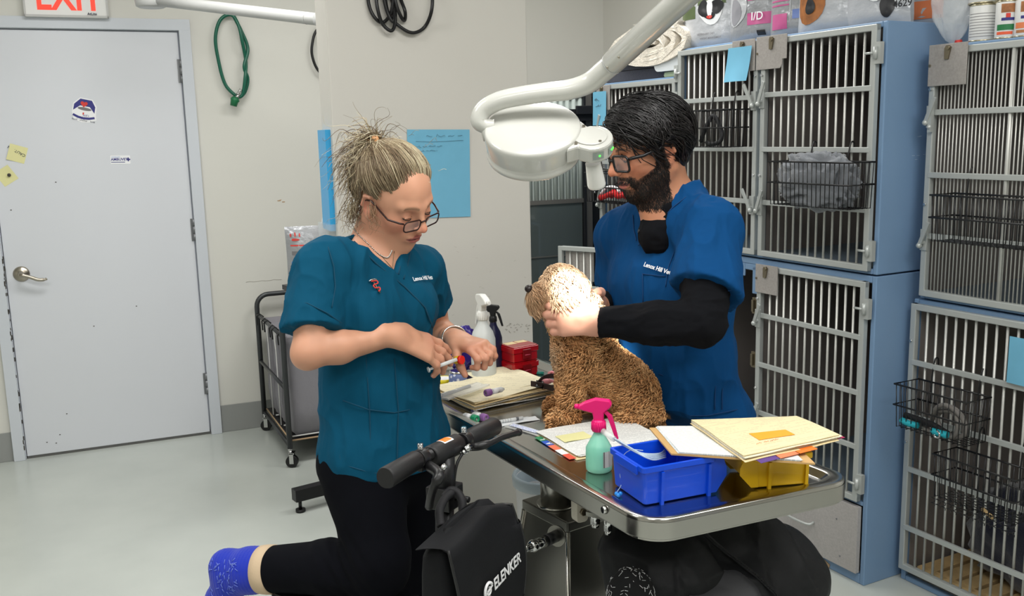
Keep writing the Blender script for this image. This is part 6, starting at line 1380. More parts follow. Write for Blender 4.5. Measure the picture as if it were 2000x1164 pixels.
F.chain([Ls, Le, Le*.6+Lw*.4, Lw], [.045, .035, .034, .021], .015)
hr = hand(F, Rw, cx(860, 690, 2.02)-Rw, (.15, -.55, .8), .176, -1, (.15, .22, .34, .48), .05, (.5, .9))
hl = hand(F, Lw, cx(938, 678, 2.10)-Lw, (.30, -.45, .85), .152, 1, (.95, 1.0, .95, .7), .04, (.5, 1.1))
V, Q = F.nets(); V = relax(V, Q, 1, .4)
cw, L = head_colors(V, HR, HO, HS, (206, 152, 124), (164, 84, 84), (214, 120, 100), (112, 84, 62), lid=(176, 116, 96))
armm = (np.linalg.norm(V-HO, axis=1) > .13)
kn = np.zeros(len(V))
for p in [q for s_ in (hr, hl) for q in s_]:
    for j in (1, 2, 3): kn = np.maximum(kn, np.exp(-(np.linalg.norm(V-A3(p[j]), axis=1)/.009)**2))
for p in (hr[0][0], hr[1][0], hl[0][0], hl[1][0], Re): kn = np.maximum(kn, np.exp(-(np.linalg.norm(V-A3(p), axis=1)/.02)**2)*.7)
cw = cw*(1-.4*kn[:, None])+slin((206, 108, 90))*.4*kn[:, None]
FW_ = F; npobj('body', V, Q, SKINW, tw, cw)
nails(hr[:4], (.15, -.55, .8), NAIL, tw, .158); nails(hl[:4], (.3, -.45, .85), NAIL, tw, .152)
for y in (1, -1):     # lash lines and eye slits under lowered lids
    mb = MB(); mb.tube(spline([Vector(HW((.0815, y*.0195, -.0065))), Vector(HW((.0868, y*.026, -.0085))), Vector(HW((.0868, y*.034, -.009))), Vector(HW((.0800, y*.0435, -.0055)))], 5), .0011, 5); obj('eyelashes', mb, LASH, tw)
glasses(tw, lambda p: HW(p), HR, TORT, LENS, 1, zc=-.016, x0=.1035, w_=.046, h_=.026, rr=.009, th=.0016, temple_z=.010)
# --- scrub top
h = .0038; C = Field((-.56, 1.72, .72), (.06, 2.42, 1.42), h); torso_w(C, .011, .035)
C.cone(chest-A3((0, 0, .04)), hips-A3((0, 0, .02)), .128, .150, .03, sq=(gf, .76)); C.cone(hips-A3((0, 0, .02)), hips-A3((0, 0, .19)), .152, .160, .03, sq=(gf, .80))
sl = nrm(Re-Rs); se = Rs+sl*.125; C.cone(Rs-sl*.0, Rs+sl*.17, .054, .062, .02); sl2 = nrm(Le-Ls); C.cone(Ls, Ls+sl2*.16, .053, .057, .02)
X, Y_, Z = grid_of(C)
# sleeve ends (cut only the part outside the torso)
def cut_sleeve(C, S, d, ln, torso_c, rad=.10):
    X, Y_, Z = grid_of(C); pl = (X-S[0])*d[0]+(Y_-S[1])*d[1]+(Z-S[2])*d[2]-ln
    axd = np.sqrt((X-S[0]-d[0]*ln)**2+(Y_-S[1]-d[1]*ln)**2+(Z-S[2]-d[2]*ln)**2)-rad
    out = (X-torso_c[0])**2*0; T = Field(C.lo, C.lo+(C.n-1)*C.h, C.h); return pl, axd
Tt = Field(C.lo, C.lo+(C.n-1.01)*C.h, h); Tt.n = C.n.copy(); Tt.d = np.full(C.n, .05, np.float32); torso_w(Tt, .010, .035)
Tt.cone(chest-A3((0, 0, .04)), hips-A3((0, 0, .02)), .128, .150, .03, sq=(gf, .76)); Tt.cone(hips-A3((0, 0, .02)), hips-A3((0, 0, .19)), .152, .160, .03, sq=(gf, .80))
for S, d, ln in ((Rs, nrm(Re-Rs+A3((.02, .0, 0))), .128), (Ls, sl2, .12)):
    pl = ((X-S[0])*d[0]+(Y_-S[1])*d[1]+(Z-S[2])*d[2]-ln).astype(np.float32); C.d = np.minimum(np.maximum(C.d, pl), np.maximum(Tt.d, C.d))
HEM = .768
hz = HEM+.014*np.clip(((X-hips[0])*gf[0]+(Y_-hips[1])*gf[1])/-.1, 0, 1); C.d = smax(C.d, (hz-Z).astype(np.float32), .004)
# side slit
sp_ = hips-lat*.135-gf*.035; sv = np.maximum(np.abs((X-sp_[0])*gf[0]+(Y_-sp_[1])*gf[1])-(.022*np.clip((HEM+.05-Z)/.05, 0, 1)+.0005), np.maximum(Z-(HEM+.05), (X-hips[0])*lat[0]+(Y_-hips[1])*lat[1]+.07)).astype(np.float32); C.d = smax(C.d, -sv, .002)
# V neck
def vcut(C, a, v, b, fwd, back=.075):
    X, Y_, Z = grid_of(C); a, v, b = A3(a), A3(v), A3(b); c0 = (a+b)/2
    n1 = nrm(np.cross(a-v, fwd)); n1 = n1 if np.dot(n1, c0-v) > 0 else -n1; n2 = nrm(np.cross(b-v, fwd)); n2 = n2 if np.dot(n2, c0-v) > 0 else -n2
    d1 = (X-v[0])*n1[0]+(Y_-v[1])*n1[1]+(Z-v[2])*n1[2]; d2 = (X-v[0])*n2[0]+(Y_-v[1])*n2[1]+(Z-v[2])*n2[2]; db = (X-v[0])*fwd[0]+(Y_-v[1])*fwd[1]+back
    w_ = np.minimum(np.minimum(d1, d2), db); C.d = smax(C.d, w_.astype(np.float32), .003); return v, a, b
va, vv, vb = [(q if q is not None else cx(*f_)) for q, f_ in ((march(C, 688, 470), (684, 462, 2.04)), (march(C, 776, 536), (776, 536, 2.0)), (march(C, 784, 484), (784, 476, 2.04)))]
vcut(C, va, vv, vb if vb is not None else cx(786, 474, 2.05), gf, .10)
V, Q = C.nets(); V = relax(V, Q, 2, .4); N = fnorm(C, V); V0 = V; V = folds(V, N, .008, 5, (9, 9, 4), fine=.2); V = folds(V, N, .0042, 6, (24, 24, 9), fine=.3); hw_ = np.clip((V0[:, 2]-HEM-.012)/.05, .12, 1)[:, None]; V = V0*(1-hw_)+V*hw_; 
npobj('scrub_top', V, Q, TEAL, tw)
CW = C
for pix in ([(672, 452), (700, 480), (735, 515), (790, 560), (830, 600), (845, 640)], [(684, 450), (712, 478), (745, 508), (777, 536)], [(790, 478), (785, 505), (778, 536)], [(803, 482), (797, 512), (788, 545)]): trim(C, pix, .0018, TEALD, tw)
for pix in ([(676, 560), (698, 620), (715, 700), (722, 800), (725, 920)], [(770, 700), (778, 800), (775, 925)], [(648, 600), (655, 560), (652, 520), (640, 480)], [(670, 782), (720, 800), (770, 806), (800, 800)], [(568, 592), (600, 592), (640, 612), (668, 632)], [(664, 905), (720, 922), (790, 930)], [(663, 880), (666, 905)]): trim(C, pix, .0012, TEALD, tw)
o = surf_text(C, 'Lenox Hill Vets', 806, 551, .0135, WHT, tw, Vector(lat)+Vector((0, 0, .02)), .004, .02, sx=.82)
if o: proj_mesh(o, C, .0045)
# enamel pin: snake on staff
hpn = march(C, 733, 560); npn = fnorm(C, hpn)[0]; px_ = nrm(lat-npn*np.dot(lat, npn)); py_ = np.cross(npn, px_)
pin = lambda x, y, z=.004: Vector(hpn+px_*x+py_*y+npn*z)
mb = MB(); mb.tube([pin(-.002, .018), pin(.002, -.018)], .0013, 8); obj('pin_staff', mb, CLIPM, tw)
mb = MB(); mb.tube(spline([pin(-.006, .012, .0055), pin(.006, .010, .0055), pin(.006, .004, .0055), pin(-.005, .002, .0055), pin(-.004, -.005, .0055), pin(.005, -.006, .0055), pin(.004, -.012, .0055), pin(-.001, -.014, .0055)], 6), .0014, 8); obj('pin_snake', mb, PRED, tw)
mb = MB(); mb.tube([pin(-.010, .014), pin(-.004, .016), pin(.004, .016), pin(.009, .013)], .0015, 8); obj('pin_wing', mb, CHROME, tw)
# --- leggings
h = .0045; G = Field((-.75, 1.72, -.02), (.05, 2.42, .98), h)
RK, RA = cx(742, 1112, 1.945), cx(528, 1112, 2.04); LK = cx(800, 1085, 2.16); LA = A3((LK[0]-.03, 2.20, .09))
G.ell(np.stack([lat, gf, [0, 0, 1]], 1).T @ hips, (.142, .106, .13), .03, R3=np.stack([lat, gf, [0, 0, 1]], 1))
G.chain([hips-lat*.066-A3((0, 0, .03)), RK+A3((-.004, 0, .03))], [.096, .068], .04); G.cone(RK+A3((-.002, 0, .03)), RK, .068, .064, .02); G.chain([RK, RK*.55+RA*.45+A3((0, 0, .004)), RA], [.060, .062, .052], .015)
G.chain([hips+lat*.068-A3((0, 0, .03)), LK, LK*.6+LA*.4+A3((0, .01, 0)), LA], [.096, .064, .062, .040], .035)
V, Q = G.nets(); V = relax(V, Q, 2, .5); N = fnorm(G, V); kb = np.exp(-(np.linalg.norm(V-RK-A3((-.06, 0, .03)), axis=1)/.07)**2); V = folds(V, N, .0018, 9, (8, 8, 8)); V += N*(kb*.004*np.sin(V[:, 0]*170+V[:, 2]*120))[:, None]
npobj('leggings', V, Q, PANT, tw)
# bandage cuff and blue gripper sock
SOCK = pm('blue_sock', (14, 44, 178), .85, bump=(500, .5, .001), sheen=.2, stretch=(1, .2, 1)); BAND = pm('beige_bandage', (206, 182, 152), .85, bump=(300, .5, .001))
ax = nrm(RA-RK); mb = MB(); x_, y_, _ = basis(ax)
mb.loft([[Vector(RA)+Vector(ax)*t+(x_*math.cos(2*PI*k/40)+y_*math.sin(2*PI*k/40))*r for k in range(40)] for t, r in ((-.012, .053), (-.010, .0555), (.006, .056), (.022, .0545), (.024, .050))]); obj('bandage', mb, BAND, tw)
S = Field((-.78, 1.85, .26), (-.38, 2.35, .72), .0035); HL, TO_ = cx(455, 1122, 2.08), cx(405, 1240, 2.10)
S.chain([RA+ax*.015, cx(488, 1114, 2.06), HL], [.0525, .050, .047], .02); S.cone(cx(440, 1102, 2.085), HL, .034, .036, .03); S.chain([HL, HL*.5+TO_*.5, TO_], [.047, .043, .032], .02, sq=((1, .2, .2), .78))
V, Q = S.nets(); V = relax(V, Q, 1, .5); N = fnorm(S, V); V += N*(.0006*np.sin((V @ ax)*700))[:, None]; npobj('sock', V, Q, SOCK, tw)
mb = MB(); rr = random.Random(4); LV = pm('sock_grip', (110, 130, 220), .6)
for k in range(110):
    px = rr.uniform(392, 462); py = rr.uniform(1092, 1200); hh = march(S, px, py)
    if hh is None: continue
    n_ = fnorm(S, hh)[0]
    if n_[0] > -.1: continue
    a_ = (k % 4)*PI/4+.4; u_, w2, _ = basis(n_); dd = u_*math.cos(a_)+w2*math.sin(a_); c = Vector(hh+n_*.0008); mb.tube([c-dd*.005, c+dd*.005], .0009, 4)
obj('grip_marks', mb, LV, tw, kind='stuff')
# shoe on the standing foot
mb = MB(); fx = Vector((.9, -.42, 0)).normalized(); c0 = Vector((LA[0], LA[1], 0))-fx*.06
fy = Vector((-fx.y, fx.x, 0)); mb.loft([[c0+fx*(.25*t)+fy*(.040*w_*math.cos(2*PI*k/24))+ZU*(.004+hh*(.5-.5*math.cos(2*PI*k/24-PI/2) if False else .5+.5*math.sin(2*PI*k/24))) for k in range(24)] for t, w_, hh in ((0, .4, .05), (.04, .8, .075), (.3, .95, .085), (.55, 1.05, .06), (.85, 1.0, .04), (1, .5, .025))]); obj('shoe', mb, BLKF, tw)
# --- jewellery
SIL = pm('silver', (200, 196, 190), .2, 1)
nk = []
for px, py in ((684, 433), (692, 447), (704, 462), (722, 480), (742, 498), (757, 503), (766, 488)):
    hh = march(F, px, py)
    if hh is not None: nk.append(Vector(hh+fnorm(F, hh)[0]*.0015))
if len(nk) > 3:
    mb = MB(); L_ = spline(nk, 8)
    for i in range(0, len(L_)-1): mb.ell(L_[i], (.0019, .0019, .0019), 6)
    obj('necklace', mb, SIL, tw, kind='stuff')
nk = [march(F, *q) for q in ((745, 500), (758, 515), (766, 524), (768, 505), (770, 490))]; nk = [Vector(q+fnorm(F, q)[0]*.001) for q in nk if q is not None]
if len(nk) > 2: mb = MB(); mb.tube(nk, .0007, 5); obj('fine_chain', mb, CLIPM, tw)
fa = nrm(Lw-Le); u_, w2, _ = basis(fa)
mb = MB(); c = Vector(Lw-fa*.012); mb.tube([c+(u_*math.cos(2*PI*k/32)*.031+w2*math.sin(2*PI*k/32)*.029)+Vector(fa)*.006*math.sin(2*PI*k/32) for k in range(32)], .0022, 8, closed=True); obj('silver_bangle', mb, SIL, tw)
mb = MB(); c = Vector(Lw-fa*.024); mb.tube([c+(u_*math.cos(2*PI*k/32)*.026+w2*math.sin(2*PI*k/32)*.025) for k in range(32)], .0035, 8, closed=True); obj('bracelet', mb, NICKEL, tw)
# --- hair
def hair_on_head(W, R3, O, s, n, K, front, seed, rad, grow, col, wid=.0009, seg=12, wave=.0035, parent=None, over=.012, mask=None, name='hair', jitter=.06, colamp=.25, clump=26, ear=.028):
    r = np.random.default_rng(seed); P0 = []
    while len(P0) < n:
        d = r.normal(size=(n*3, 3)); d /= np.linalg.norm(d, axis=1, keepdims=True); ok = mask(d*rad); P0 += list(d[ok])
    P0 = A3(P0[:n]); cl = r.normal(size=(clump, 3)); cl /= np.linalg.norm(cl, axis=1, keepdims=True); ci = np.argmax(P0 @ cl.T, axis=1)
    K = A3(K); T = np.linspace(0, 1, seg)[None, :, None]; Kd = K[None]/np.linalg.norm(K); D0 = P0[:, None, :]; D1 = np.repeat(Kd[None], n, 0)+r.normal(size=(n, 1, 3))*jitter
    D = D0*(1-T)+D1*T; D /= np.linalg.norm(D, axis=2, keepdims=True); ph = r.uniform(0, 6.28, (n, 1, 1))*.35+ci[:, None, None]*1.7
    R_ = grow*(.25+.75*np.minimum(1, T*5))+over*np.sin(T*PI*.9)*r.uniform(.4, 1.3, (n, 1, 1))+.004*np.sin(ci*2.3)[:, None, None]*np.minimum(1, T*4); Pp = D*(A3(rad)[None, None]+R_)
    side = np.cross(D, D1-D0); side /= np.linalg.norm(side, axis=2, keepdims=True)+1e-9; Pp = Pp+side*wave*np.sin(T*7+ph)*(T*1.2)
    Lp = Pp+A3((-.012, 0, .028)); 
    for ey in (1, -1):      # hair parts around the ears
        ec = A3((-.006, ey*.078, -.008)); dv = Lp-ec; dv[..., 1] *= .35; dn = np.linalg.norm(dv, axis=2, keepdims=True); near_ = (Lp[..., 1:2]*ey > .03) & (dn < ear); push = dv*np.array([1, 0, 1]); push = push+A3((-.008, 0, .022)); push /= np.linalg.norm(push, axis=2, keepdims=True)+1e-9; Lp = np.where(near_, Lp+push*(ear-dn), Lp)
    S = (Lp*s) @ R3.T+O; wd = np.full((n, seg), wid)*r.uniform(.7, 1.5, (n, 1)); wd[:, -1] *= .4
    cc = np.array([slin(c) for c in col]); u = np.clip(r.normal(.5, .28, n)+.14*np.sin(ci*5.1), 0, .999)*(len(cc)-1); i0 = u.astype(int); f = (u-i0)[:, None]; c = cc[i0]*(1-f)+cc[i0+1]*f
    return strands(S, None, wd*s, name, HAIRW, parent, c), S, c
WC = [(104, 86, 66), (134, 116, 92), (164, 148, 120), (202, 190, 160)]
RAD = A3((.094, .076, .082)); K = A3((-.55, -.05, .62))
def mask_w(P):   # scalp region in cap coordinates (centre shifted to (-.012,0,.028))
    x, y, z = P[:, 0]-.012, P[:, 1], P[:, 2]+.028; hl_ = (x < .062-.5*np.maximum(0, .07-z)) | (z > .098); sides = (z > .018) | (x < -.034); nape = z > -.055-.3*np.minimum(0, x+.06); return hl_ & sides & nape & ~((x > .028) & (z < .045))
Hf = Field(HO-.17, HO+.17, .003); Hf.ell((-.012, 0, .028), RAD+.0065, .01, R3=HR, O=HO) if False else Hf.ell(A3((-.012, 0, .028))*HS, (RAD+.0045)*HS, .01, R3=HR, O=HO)
X, Y_, Z = grid_of(Hf); Lx, Ly, Lz = [((X-HO[0])*HR[0, i]+(Y_-HO[1])*HR[1, i]+(Z-HO[2])*HR[2, i])/HS for i in range(3)]
fr_ = np.maximum(Lx-.068+.5*np.maximum(0, .075-Lz), np.where(Lx > .020, .050-Lz, -1)); lowc = np.where(Lx > -.030, .020-Lz, -.052-Lz); Hf.d = smax(Hf.d, (np.maximum(fr_, lowc)*HS).astype(np.float32), .008)
V, Q = Hf.nets(); V = relax(V, Q, 2); lc = ((V-HO) @ HR); cc = slin((110, 92, 70))*(1+.5*vnoise(np.stack([lc[:, 0]*30, lc[:, 1]*160, lc[:, 2]*60], 1), 4))[:, None]; hc = npobj('hair_cap', V, Q, HAIRW, tw, cc)
hair_on_head(HW, HR, HO, HS, 5200, K, None, 3, RAD, .0055, WC, parent=tw, mask=mask_w, over=.010, wave=.004)
KW = (K/np.linalg.norm(K)*(RAD+.016)+A3((-.012, 0, .028)))*HS @ HR.T+HO
def tuft(n, root, dirs, length, seed, spread, droop, cols, wid=.0008, curl=.010, seg=14, parent=None, name='hair_tuft', rr_=.010):
    r = np.random.default_rng(seed); d0 = np.array([nrm(A3(dirs[r.integers(len(dirs))])+r.normal(size=3)*spread) for _ in range(n)]); L = length*r.uniform(.45, 1.15, (n, 1, 1)); T = np.linspace(0, 1, seg)[None, :, None]
    a = nrm_rows(np.cross(d0, r.normal(size=(n, 3)))); b = np.cross(d0, a); ph = r.uniform(0, 6.3, (n, 1, 1)); fq = r.uniform(4, 11, (n, 1, 1)); rootp = A3(root)+r.normal(size=(n, 3))*rr_
    S = rootp[:, None]+d0[:, None]*L*T*(1-.25*T)+A3((0, 0, -1))*droop*L*T**2+a[:, None]*curl*T*np.sin(fq*T+ph)*r.uniform(.3, 1.6, (n, 1, 1))+b[:, None]*curl*T*np.cos(fq*T*.8+ph)
    cc = np.array([slin(c) for c in cols]); c = cc[r.integers(len(cc), size=n)]*r.uniform(.8, 1.2, (n, 1)); wd = np.full((n, seg), wid)*np.linspace(1.2, .4, seg)[None]; return strands(S, None, wd, name, HAIRW, parent, c)
def nrm_rows(a): return a/(np.linalg.norm(a, axis=1, keepdims=True)+1e-9)
tdir = [cx(640, 330, 2.12)-KW, cx(632, 372, 2.14)-KW, cx(660, 395, 2.12)-KW]
tuft(520, KW, tdir, .13, 7, .13, .30, WC, parent=tw, curl=.009, wid=.0011); tuft(120, KW, tdir, .155, 17, .24, .25, WC, parent=tw, curl=.013, wid=.0006)
ring_ = [(.0, 0, 1), (-.25, 0, 1)]; tuft(45, KW+A3((0, 0, .004)), ring_, .022, 8, .12, .2, WC, parent=tw, curl=.010, rr_=.005, wid=.001)
tuft(110, HW((-.06, -.055, -.035)), [(-.2, -.2, -.9), (-.5, 0, -.6)], .06, 9, .25, .25, WC, parent=tw, curl=.010, rr_=.012)
tuft(14, HW((.012, -.078, .006)), [(.15, -.25, -1)], .06, 10, .15, .2, [(150, 118, 90)], parent=tw, curl=.012, rr_=.004)
tuft(24, HW((.02, 0, .112)), [(-.7, -.1, .35), (-.8, .1, .3)], .04, 12, .2, .6, WC, wid=.0004, parent=tw, curl=.008, rr_=.03)
CLW = pm('tan_claw_clip', (214, 160, 112), .35); c = Vector(KW)+(CAM-Vector(KW)).normalized()*.012; mb = MB()
v1 = Vector((.25, 0, 1)).normalized(); s1 = Vector((1, -.1, -.2)).normalized()
mb.ell(c+v1*.006, (.0085, .006, .010), 14); mb.ell(c-v1*.006, (.0095, .006, .010), 14); mb.tube([c-s1*.016+v1*.002, c-s1*.006, c+s1*.006, c+s1*.014+v1*.002], .0022, 8); obj('claw_clip', mb, CLW, tw)
# --- things in her hands
tb_ = tube_vial('blood_tube', 'red and yellow capped tube held between the woman\'s hands', Vector(cx(899, 702, 2.075)), Vector(cx(876, 706, 2.10)), .0085, pm('tube_yellow', (232, 190, 30), .4))
mb = MB(); a = Vector(cx(903, 703, 2.07)); mb.cyl(a, a+(Vector(cx(897, 703, 2.075))-a)*.9, .0098, 20); obj('red_ring', mb, RED, tb_)
t = thing('held_syringe', 'small clear syringe in the woman\'s right fingers', 'syringe', Vector(cx(860, 714, 2.0)), 0)
mb = MB(); a, b = Vector(cx(848, 718, 1.995)), Vector(cx(892, 702, 2.02)); mb.tube([a, b], .0042, 12); obj('barrel', mb, SYR, t); mb = MB(); mb.tube([a-(b-a)*.22, a], .0028, 10); mb.tube([a-(b-a)*.27, a-(b-a)*.22], .0062, 14); obj('plunger', mb, SYR, t)
# ================================================================ MAN
tm = thing('person', 'bearded man in blue scrubs over a black long-sleeved shirt, holding the dog', 'person', Vector((.42, 2.36, 0)), 0)
yb = math.radians(218); gm = A3((math.cos(yb), math.sin(yb), 0)); lm = A3((-gm[1], gm[0], 0))        # gm: chest direction, lm: towards his left shoulder
if lm[1] > 0: pass
RB = np.stack([gm, lm, (0, 0, 1)], 1)
MR, MO = head_frame((0, 0, 0), PI+.46, math.radians(15), -.04); MS = .955
ear = cx(1309, 297, 2.135); MO = ear-MR @ (A3((-.008, .080, -.010))*MS)
mch, mwa, mhi, mnk = cx(1308, 575, 2.27), cx(1322, 700, 2.27), cx(1345, 815, 2.27), cx(1312, 418, 2.22)
mL, mR = cx(1388, 452, 2.12), cx(1208, 462, 2.40)
mLe, mLw = cx(1372, 632, 1.985), cx(1168, 631, 2.03); mRe, mRw = cx(1215, 612, 2.44), cx(1160, 592, 2.235)
mtr = cx(1322, 398, 2.235)
def torso_m(F, g=0., k=.035):
    def E(c, r, k=k): F.ell(RB.T @ A3(c), A3(r)+g, k, R3=RB)
    E(mch, (.115, .150, .165)); E(mwa+gm*.012, (.122, .148, .15)); E(mhi, (.125, .155, .13)); F.ell(RB.T @ (mch+gm*.05+A3((0, 0, .035))), A3((.062, .12, .075))+g, k, R3=RB)
    F.cone(mR, mL, .048+g, .048+g, k); F.cone(mtr, mL+(mR-mL)*.10+A3((0, 0, .022)), .050+g, .036+g, k); F.cone(mtr, mR+(mL-mR)*.10+A3((0, 0, .012)), .050+g, .036+g, k)
h = .0027; F = Field((.02, 1.86, .95), (.62, 2.62, 1.60), h)
MW = head(F, MR, MO, MS, 1.02, 1.0, 1.08)
F.cone(MW((-.028, 0, -.055)), mnk-A3((0, 0, .02)), .055, .058, .03); F.cone(MW((.01, 0, -.08)), mnk+gm*.04-A3((0, 0, .03)), .032, .040, .03)
torso_m(F, -.004)
F.cone(mLe*.4+mLw*.6, mLw, .034, .026, .02); hL = hand(F, mLw, (cx(1106, 627, 2.040)-mLw), (-.12, -.97, .12), .160, 1, (.62, .70, .78, .85), .03, (.95, .2))
F.cone(mRe*.4+mRw*.6, mRw, .034, .026, .02); hR = hand(F, mRw, (cx(1128, 578, 2.195)-mRw), (.15, .75, .5), .165, -1, (.5, .55, .6, .6), .05, (.8, .4))
V, Q = F.nets(); V = relax(V, Q, 1, .4); cm, L = head_colors(V, MR, MO, MS, (184, 128, 98), (196, 112, 104), (206, 118, 92), (30, 24, 22), .027, lid=(140, 92, 74))
kn = np.zeros(len(V))
for p in hL:
    for j in (1, 2, 3): kn = np.maximum(kn, np.exp(-(np.linalg.norm(V-A3(p[j]), axis=1)/.009)**2))
nearh = np.linalg.norm(V-mLw, axis=1) < .2; cm[nearh] = cm[nearh]*.4+slin((222, 170, 150))*.6; cm = cm*(1-.3*kn[:, None])+slin((216, 130, 108))*.3*kn[:, None]
# beard shadow (his beard's own colour)
x, y, z = L[:, 0], np.abs(L[:, 1]), L[:, 2]
def beard_mask(x, y, z):
    jawl = -.052+.62*np.maximum(0, y-.030)+.0*x; side = (y > .042) & (x < .026) & (x > .004) & (z < .010) & (z > -.13)
    chin = (z < -.079+.0*y) & (x > .01) & (z > -.135); cheek = (x < .085) & (x > .0) & (z < -.058+.6*np.maximum(0, y-.038)+.35*np.maximum(0, .05-x)) & (y > .026) & (z > -.135)
    mous = (z > -.0585) & (z < -.0465) & (y < .031) & (x > .07); corner = (y > .024) & (y < .036) & (z < -.05) & (x > .05) & (z > -.1)
    return side | chin | cheek | mous | corner
bm = beard_mask(x, y, z) & (np.linalg.norm(V-MO, axis=1) < .17); cm[bm] = cm[bm]*.25+slin((34, 26, 24))*.75
FM_ = F; npobj('body', V, Q, SKINM, tm, cm); nails(hL[:4], (-.05, -.98, .18), NAIL, tm, .172)
for y_ in (1, -1): mb = MB(); mb.tube(spline([Vector(MW((.0815, y_*.0195, -.0055))), Vector(MW((.0868, y_*.026, -.0075))), Vector(MW((.0868, y_*.034, -.008))), Vector(MW((.0800, y_*.0435, -.0045)))], 5), .0013, 5); obj('eyelashes', mb, LASH, tm)
glasses(tm, lambda p: MW(p), MR, BKF, LENS, 1, zc=-.008, x0=.104, w_=.052, h_=.037, rr=.009, th=.0028, wide=.077, temple_z=.010, ysep=.034)
# beard and hair strands
def hairs_on(F, V, Q, R3, O, s, mask, n, length, seed, flow, cols, wid, parent, name, lift=.35, curl=.0015, seg=6):
    def mk(C_): L = ((C_-O) @ R3)/s; return mask(L[:, 0], np.abs(L[:, 1]), L[:, 2])*(np.linalg.norm(C_-O, axis=1) < .18)*1.0
    P, N = surf_pts(F, V, Q, n, mk, seed); r = np.random.default_rng(seed); Lr = ((P-O) @ R3)/s; fl = nrm_rows(flow(Lr) @ R3.T+r.normal(size=P.shape)*.25); fl = nrm_rows(fl-N*(fl*N).sum(1)[:, None]); T = np.linspace(0, 1, seg)[None, :, None]; ln = length*r.uniform(.6, 1.3, (n, 1, 1)); sd = np.cross(fl, N)
    S = P[:, None]-N[:, None]*.001+(fl[:, None]*(1-lift*.5)+N[:, None]*lift*(1-T*.6))*ln*T+sd[:, None]*curl*np.sin(T*6+r.uniform(0, 6, (n, 1, 1)))
    cc = np.array([slin(c) for c in cols]); c = cc[r.integers(len(cc), size=n)]; wd = np.full((n, seg), wid)*np.linspace(1.2, .4, seg); return strands(S, None, wd, name, HAIRM, parent, c)
BKC = [(16, 13, 13), (24, 20, 19), (34, 28, 26)]
hairs_on(F, V, Q, MR, MO, MS, beard_mask, 5200, .013, 5, lambda L: np.stack([L[:, 0]*0+.15, L[:, 1]*0, L[:, 0]*0-1], 1), BKC, .0006, tm, 'beard')
MRAD = A3((.096, .078, .083))
def mask_m(P):
    x, y, z = P[:, 0]-.012, P[:, 1], P[:, 2]+.028; return ((x < .070-.45*np.maximum(0, .070-z)) | (z > .100)) & ((z > .012) | (x < -.030)) & (z > -.075) & ~((x > .030) & (z < .055))
Hm = Field(MO-.18, MO+.18, .003); Hm.ell(A3((-.012, 0, .028))*MS, (MRAD+.007)*MS, .01, R3=MR, O=MO); Hm.ell(A3((-.055, 0, -.025))*MS, A3((.052, .066, .055))*MS, .03, R3=MR, O=MO)
X, Y_, Z = grid_of(Hm); Lx, Ly, Lz = [((X-MO[0])*MR[0, i]+(Y_-MO[1])*MR[1, i]+(Z-MO[2])*MR[2, i])/MS for i in range(3)]
fr_ = np.maximum(Lx-.074+.45*np.maximum(0, .070-Lz), np.where(Lx > .022, .052-Lz, -1)); lowc = np.where(Lx > -.024, .012-Lz, -.078-Lz); Hm.d = smax(Hm.d, (np.maximum(fr_, lowc)*MS).astype(np.float32), .008)
V2, Q2 = Hm.nets(); V2 = relax(V2, Q2, 2); npobj('hair_cap', V2, Q2, HAIRM, tm, np.tile(slin((20, 17, 17)), (len(V2), 1)))
_h, S_, c_ = None, None, None
def wavy(n, seed, K_, rad, over, wave, cols, wid, mask, jitter=.12, tmax=1.0):
    global HAIRW
    sv_ = HAIRW; HAIRW = HAIRM; o = hair_on_head(MW, MR, MO, MS, n, K_, None, seed, rad, .008, cols, wid=wid, parent=tm, mask=mask, over=over, wave=wave, jitter=jitter, seg=16, clump=40, ear=.037)[0]; HAIRW = sv_; return o
HC_ = [(10, 9, 10), (18, 15, 16), (30, 26, 27), (52, 48, 50)]
wavy(5600, 21, (-.80, .0, -.48), MRAD, .010, .008, HC_, .0010, mask_m, .20)
wavy(1300, 22, (-.70, .30, -.50), MRAD+.004, .009, .011, HC_, .0011, lambda P: mask_m(P) & (P[:, 1] > .01), .16)
wavy(1500, 23, (.10, .88, .22), MRAD+.003, .011, .008, HC_, .0011, lambda P: mask_m(P) & (P[:, 0] > .015) & (P[:, 2] > .03), .22)
wavy(260, 24, (.70, .50, .28), MRAD+.002, .010, .006, HC_, .0010, lambda P: mask_m(P) & (P[:, 0] > .02) & (P[:, 2] > .04), .2)
# --- black undershirt (sleeves and neck)
h = .0035; U = Field((.02, 1.86, .92), (.66, 2.62, 1.46), h); torso_m(U, .004)
U.cone(mnk-A3((0, 0, .035)), mnk+A3((0, 0, .012)), .064, .061, .02); U.cone(mnk+gm*.045-A3((0, 0, .045)), mnk+gm*.030+A3((0, 0, .004)), .046, .042, .02)
U.chain([mL, mL*.5+mLe*.5, mLe], [.058, .055, .050], .02); U.chain([mLe, mLe*.55+mLw*.45, mLw-(mLw-mLe)*.03], [.049, .045, .0325], .015)
U.chain([mR, mRe], [.056, .048], .02); U.chain([mRe, mRw-(mRw-mRe)*.1], [.046, .034], .015)
for e, w2 in ((mLe, mLw), (mRe, mRw)):
    d = nrm(w2-e); ln = np.linalg.norm(w2-e)-.004 if e is mLe else np.linalg.norm(w2-e)-.02; X, Y_, Z = grid_of(U); pl = ((X-e[0])*d[0]+(Y_-e[1])*d[1]+(Z-e[2])*d[2]-ln).astype(np.float32); rr2 = np.sqrt((X-w2[0])**2+(Y_-w2[1])**2+(Z-w2[2])**2); U.d = np.where(rr2 < .07, np.maximum(U.d, pl), U.d)
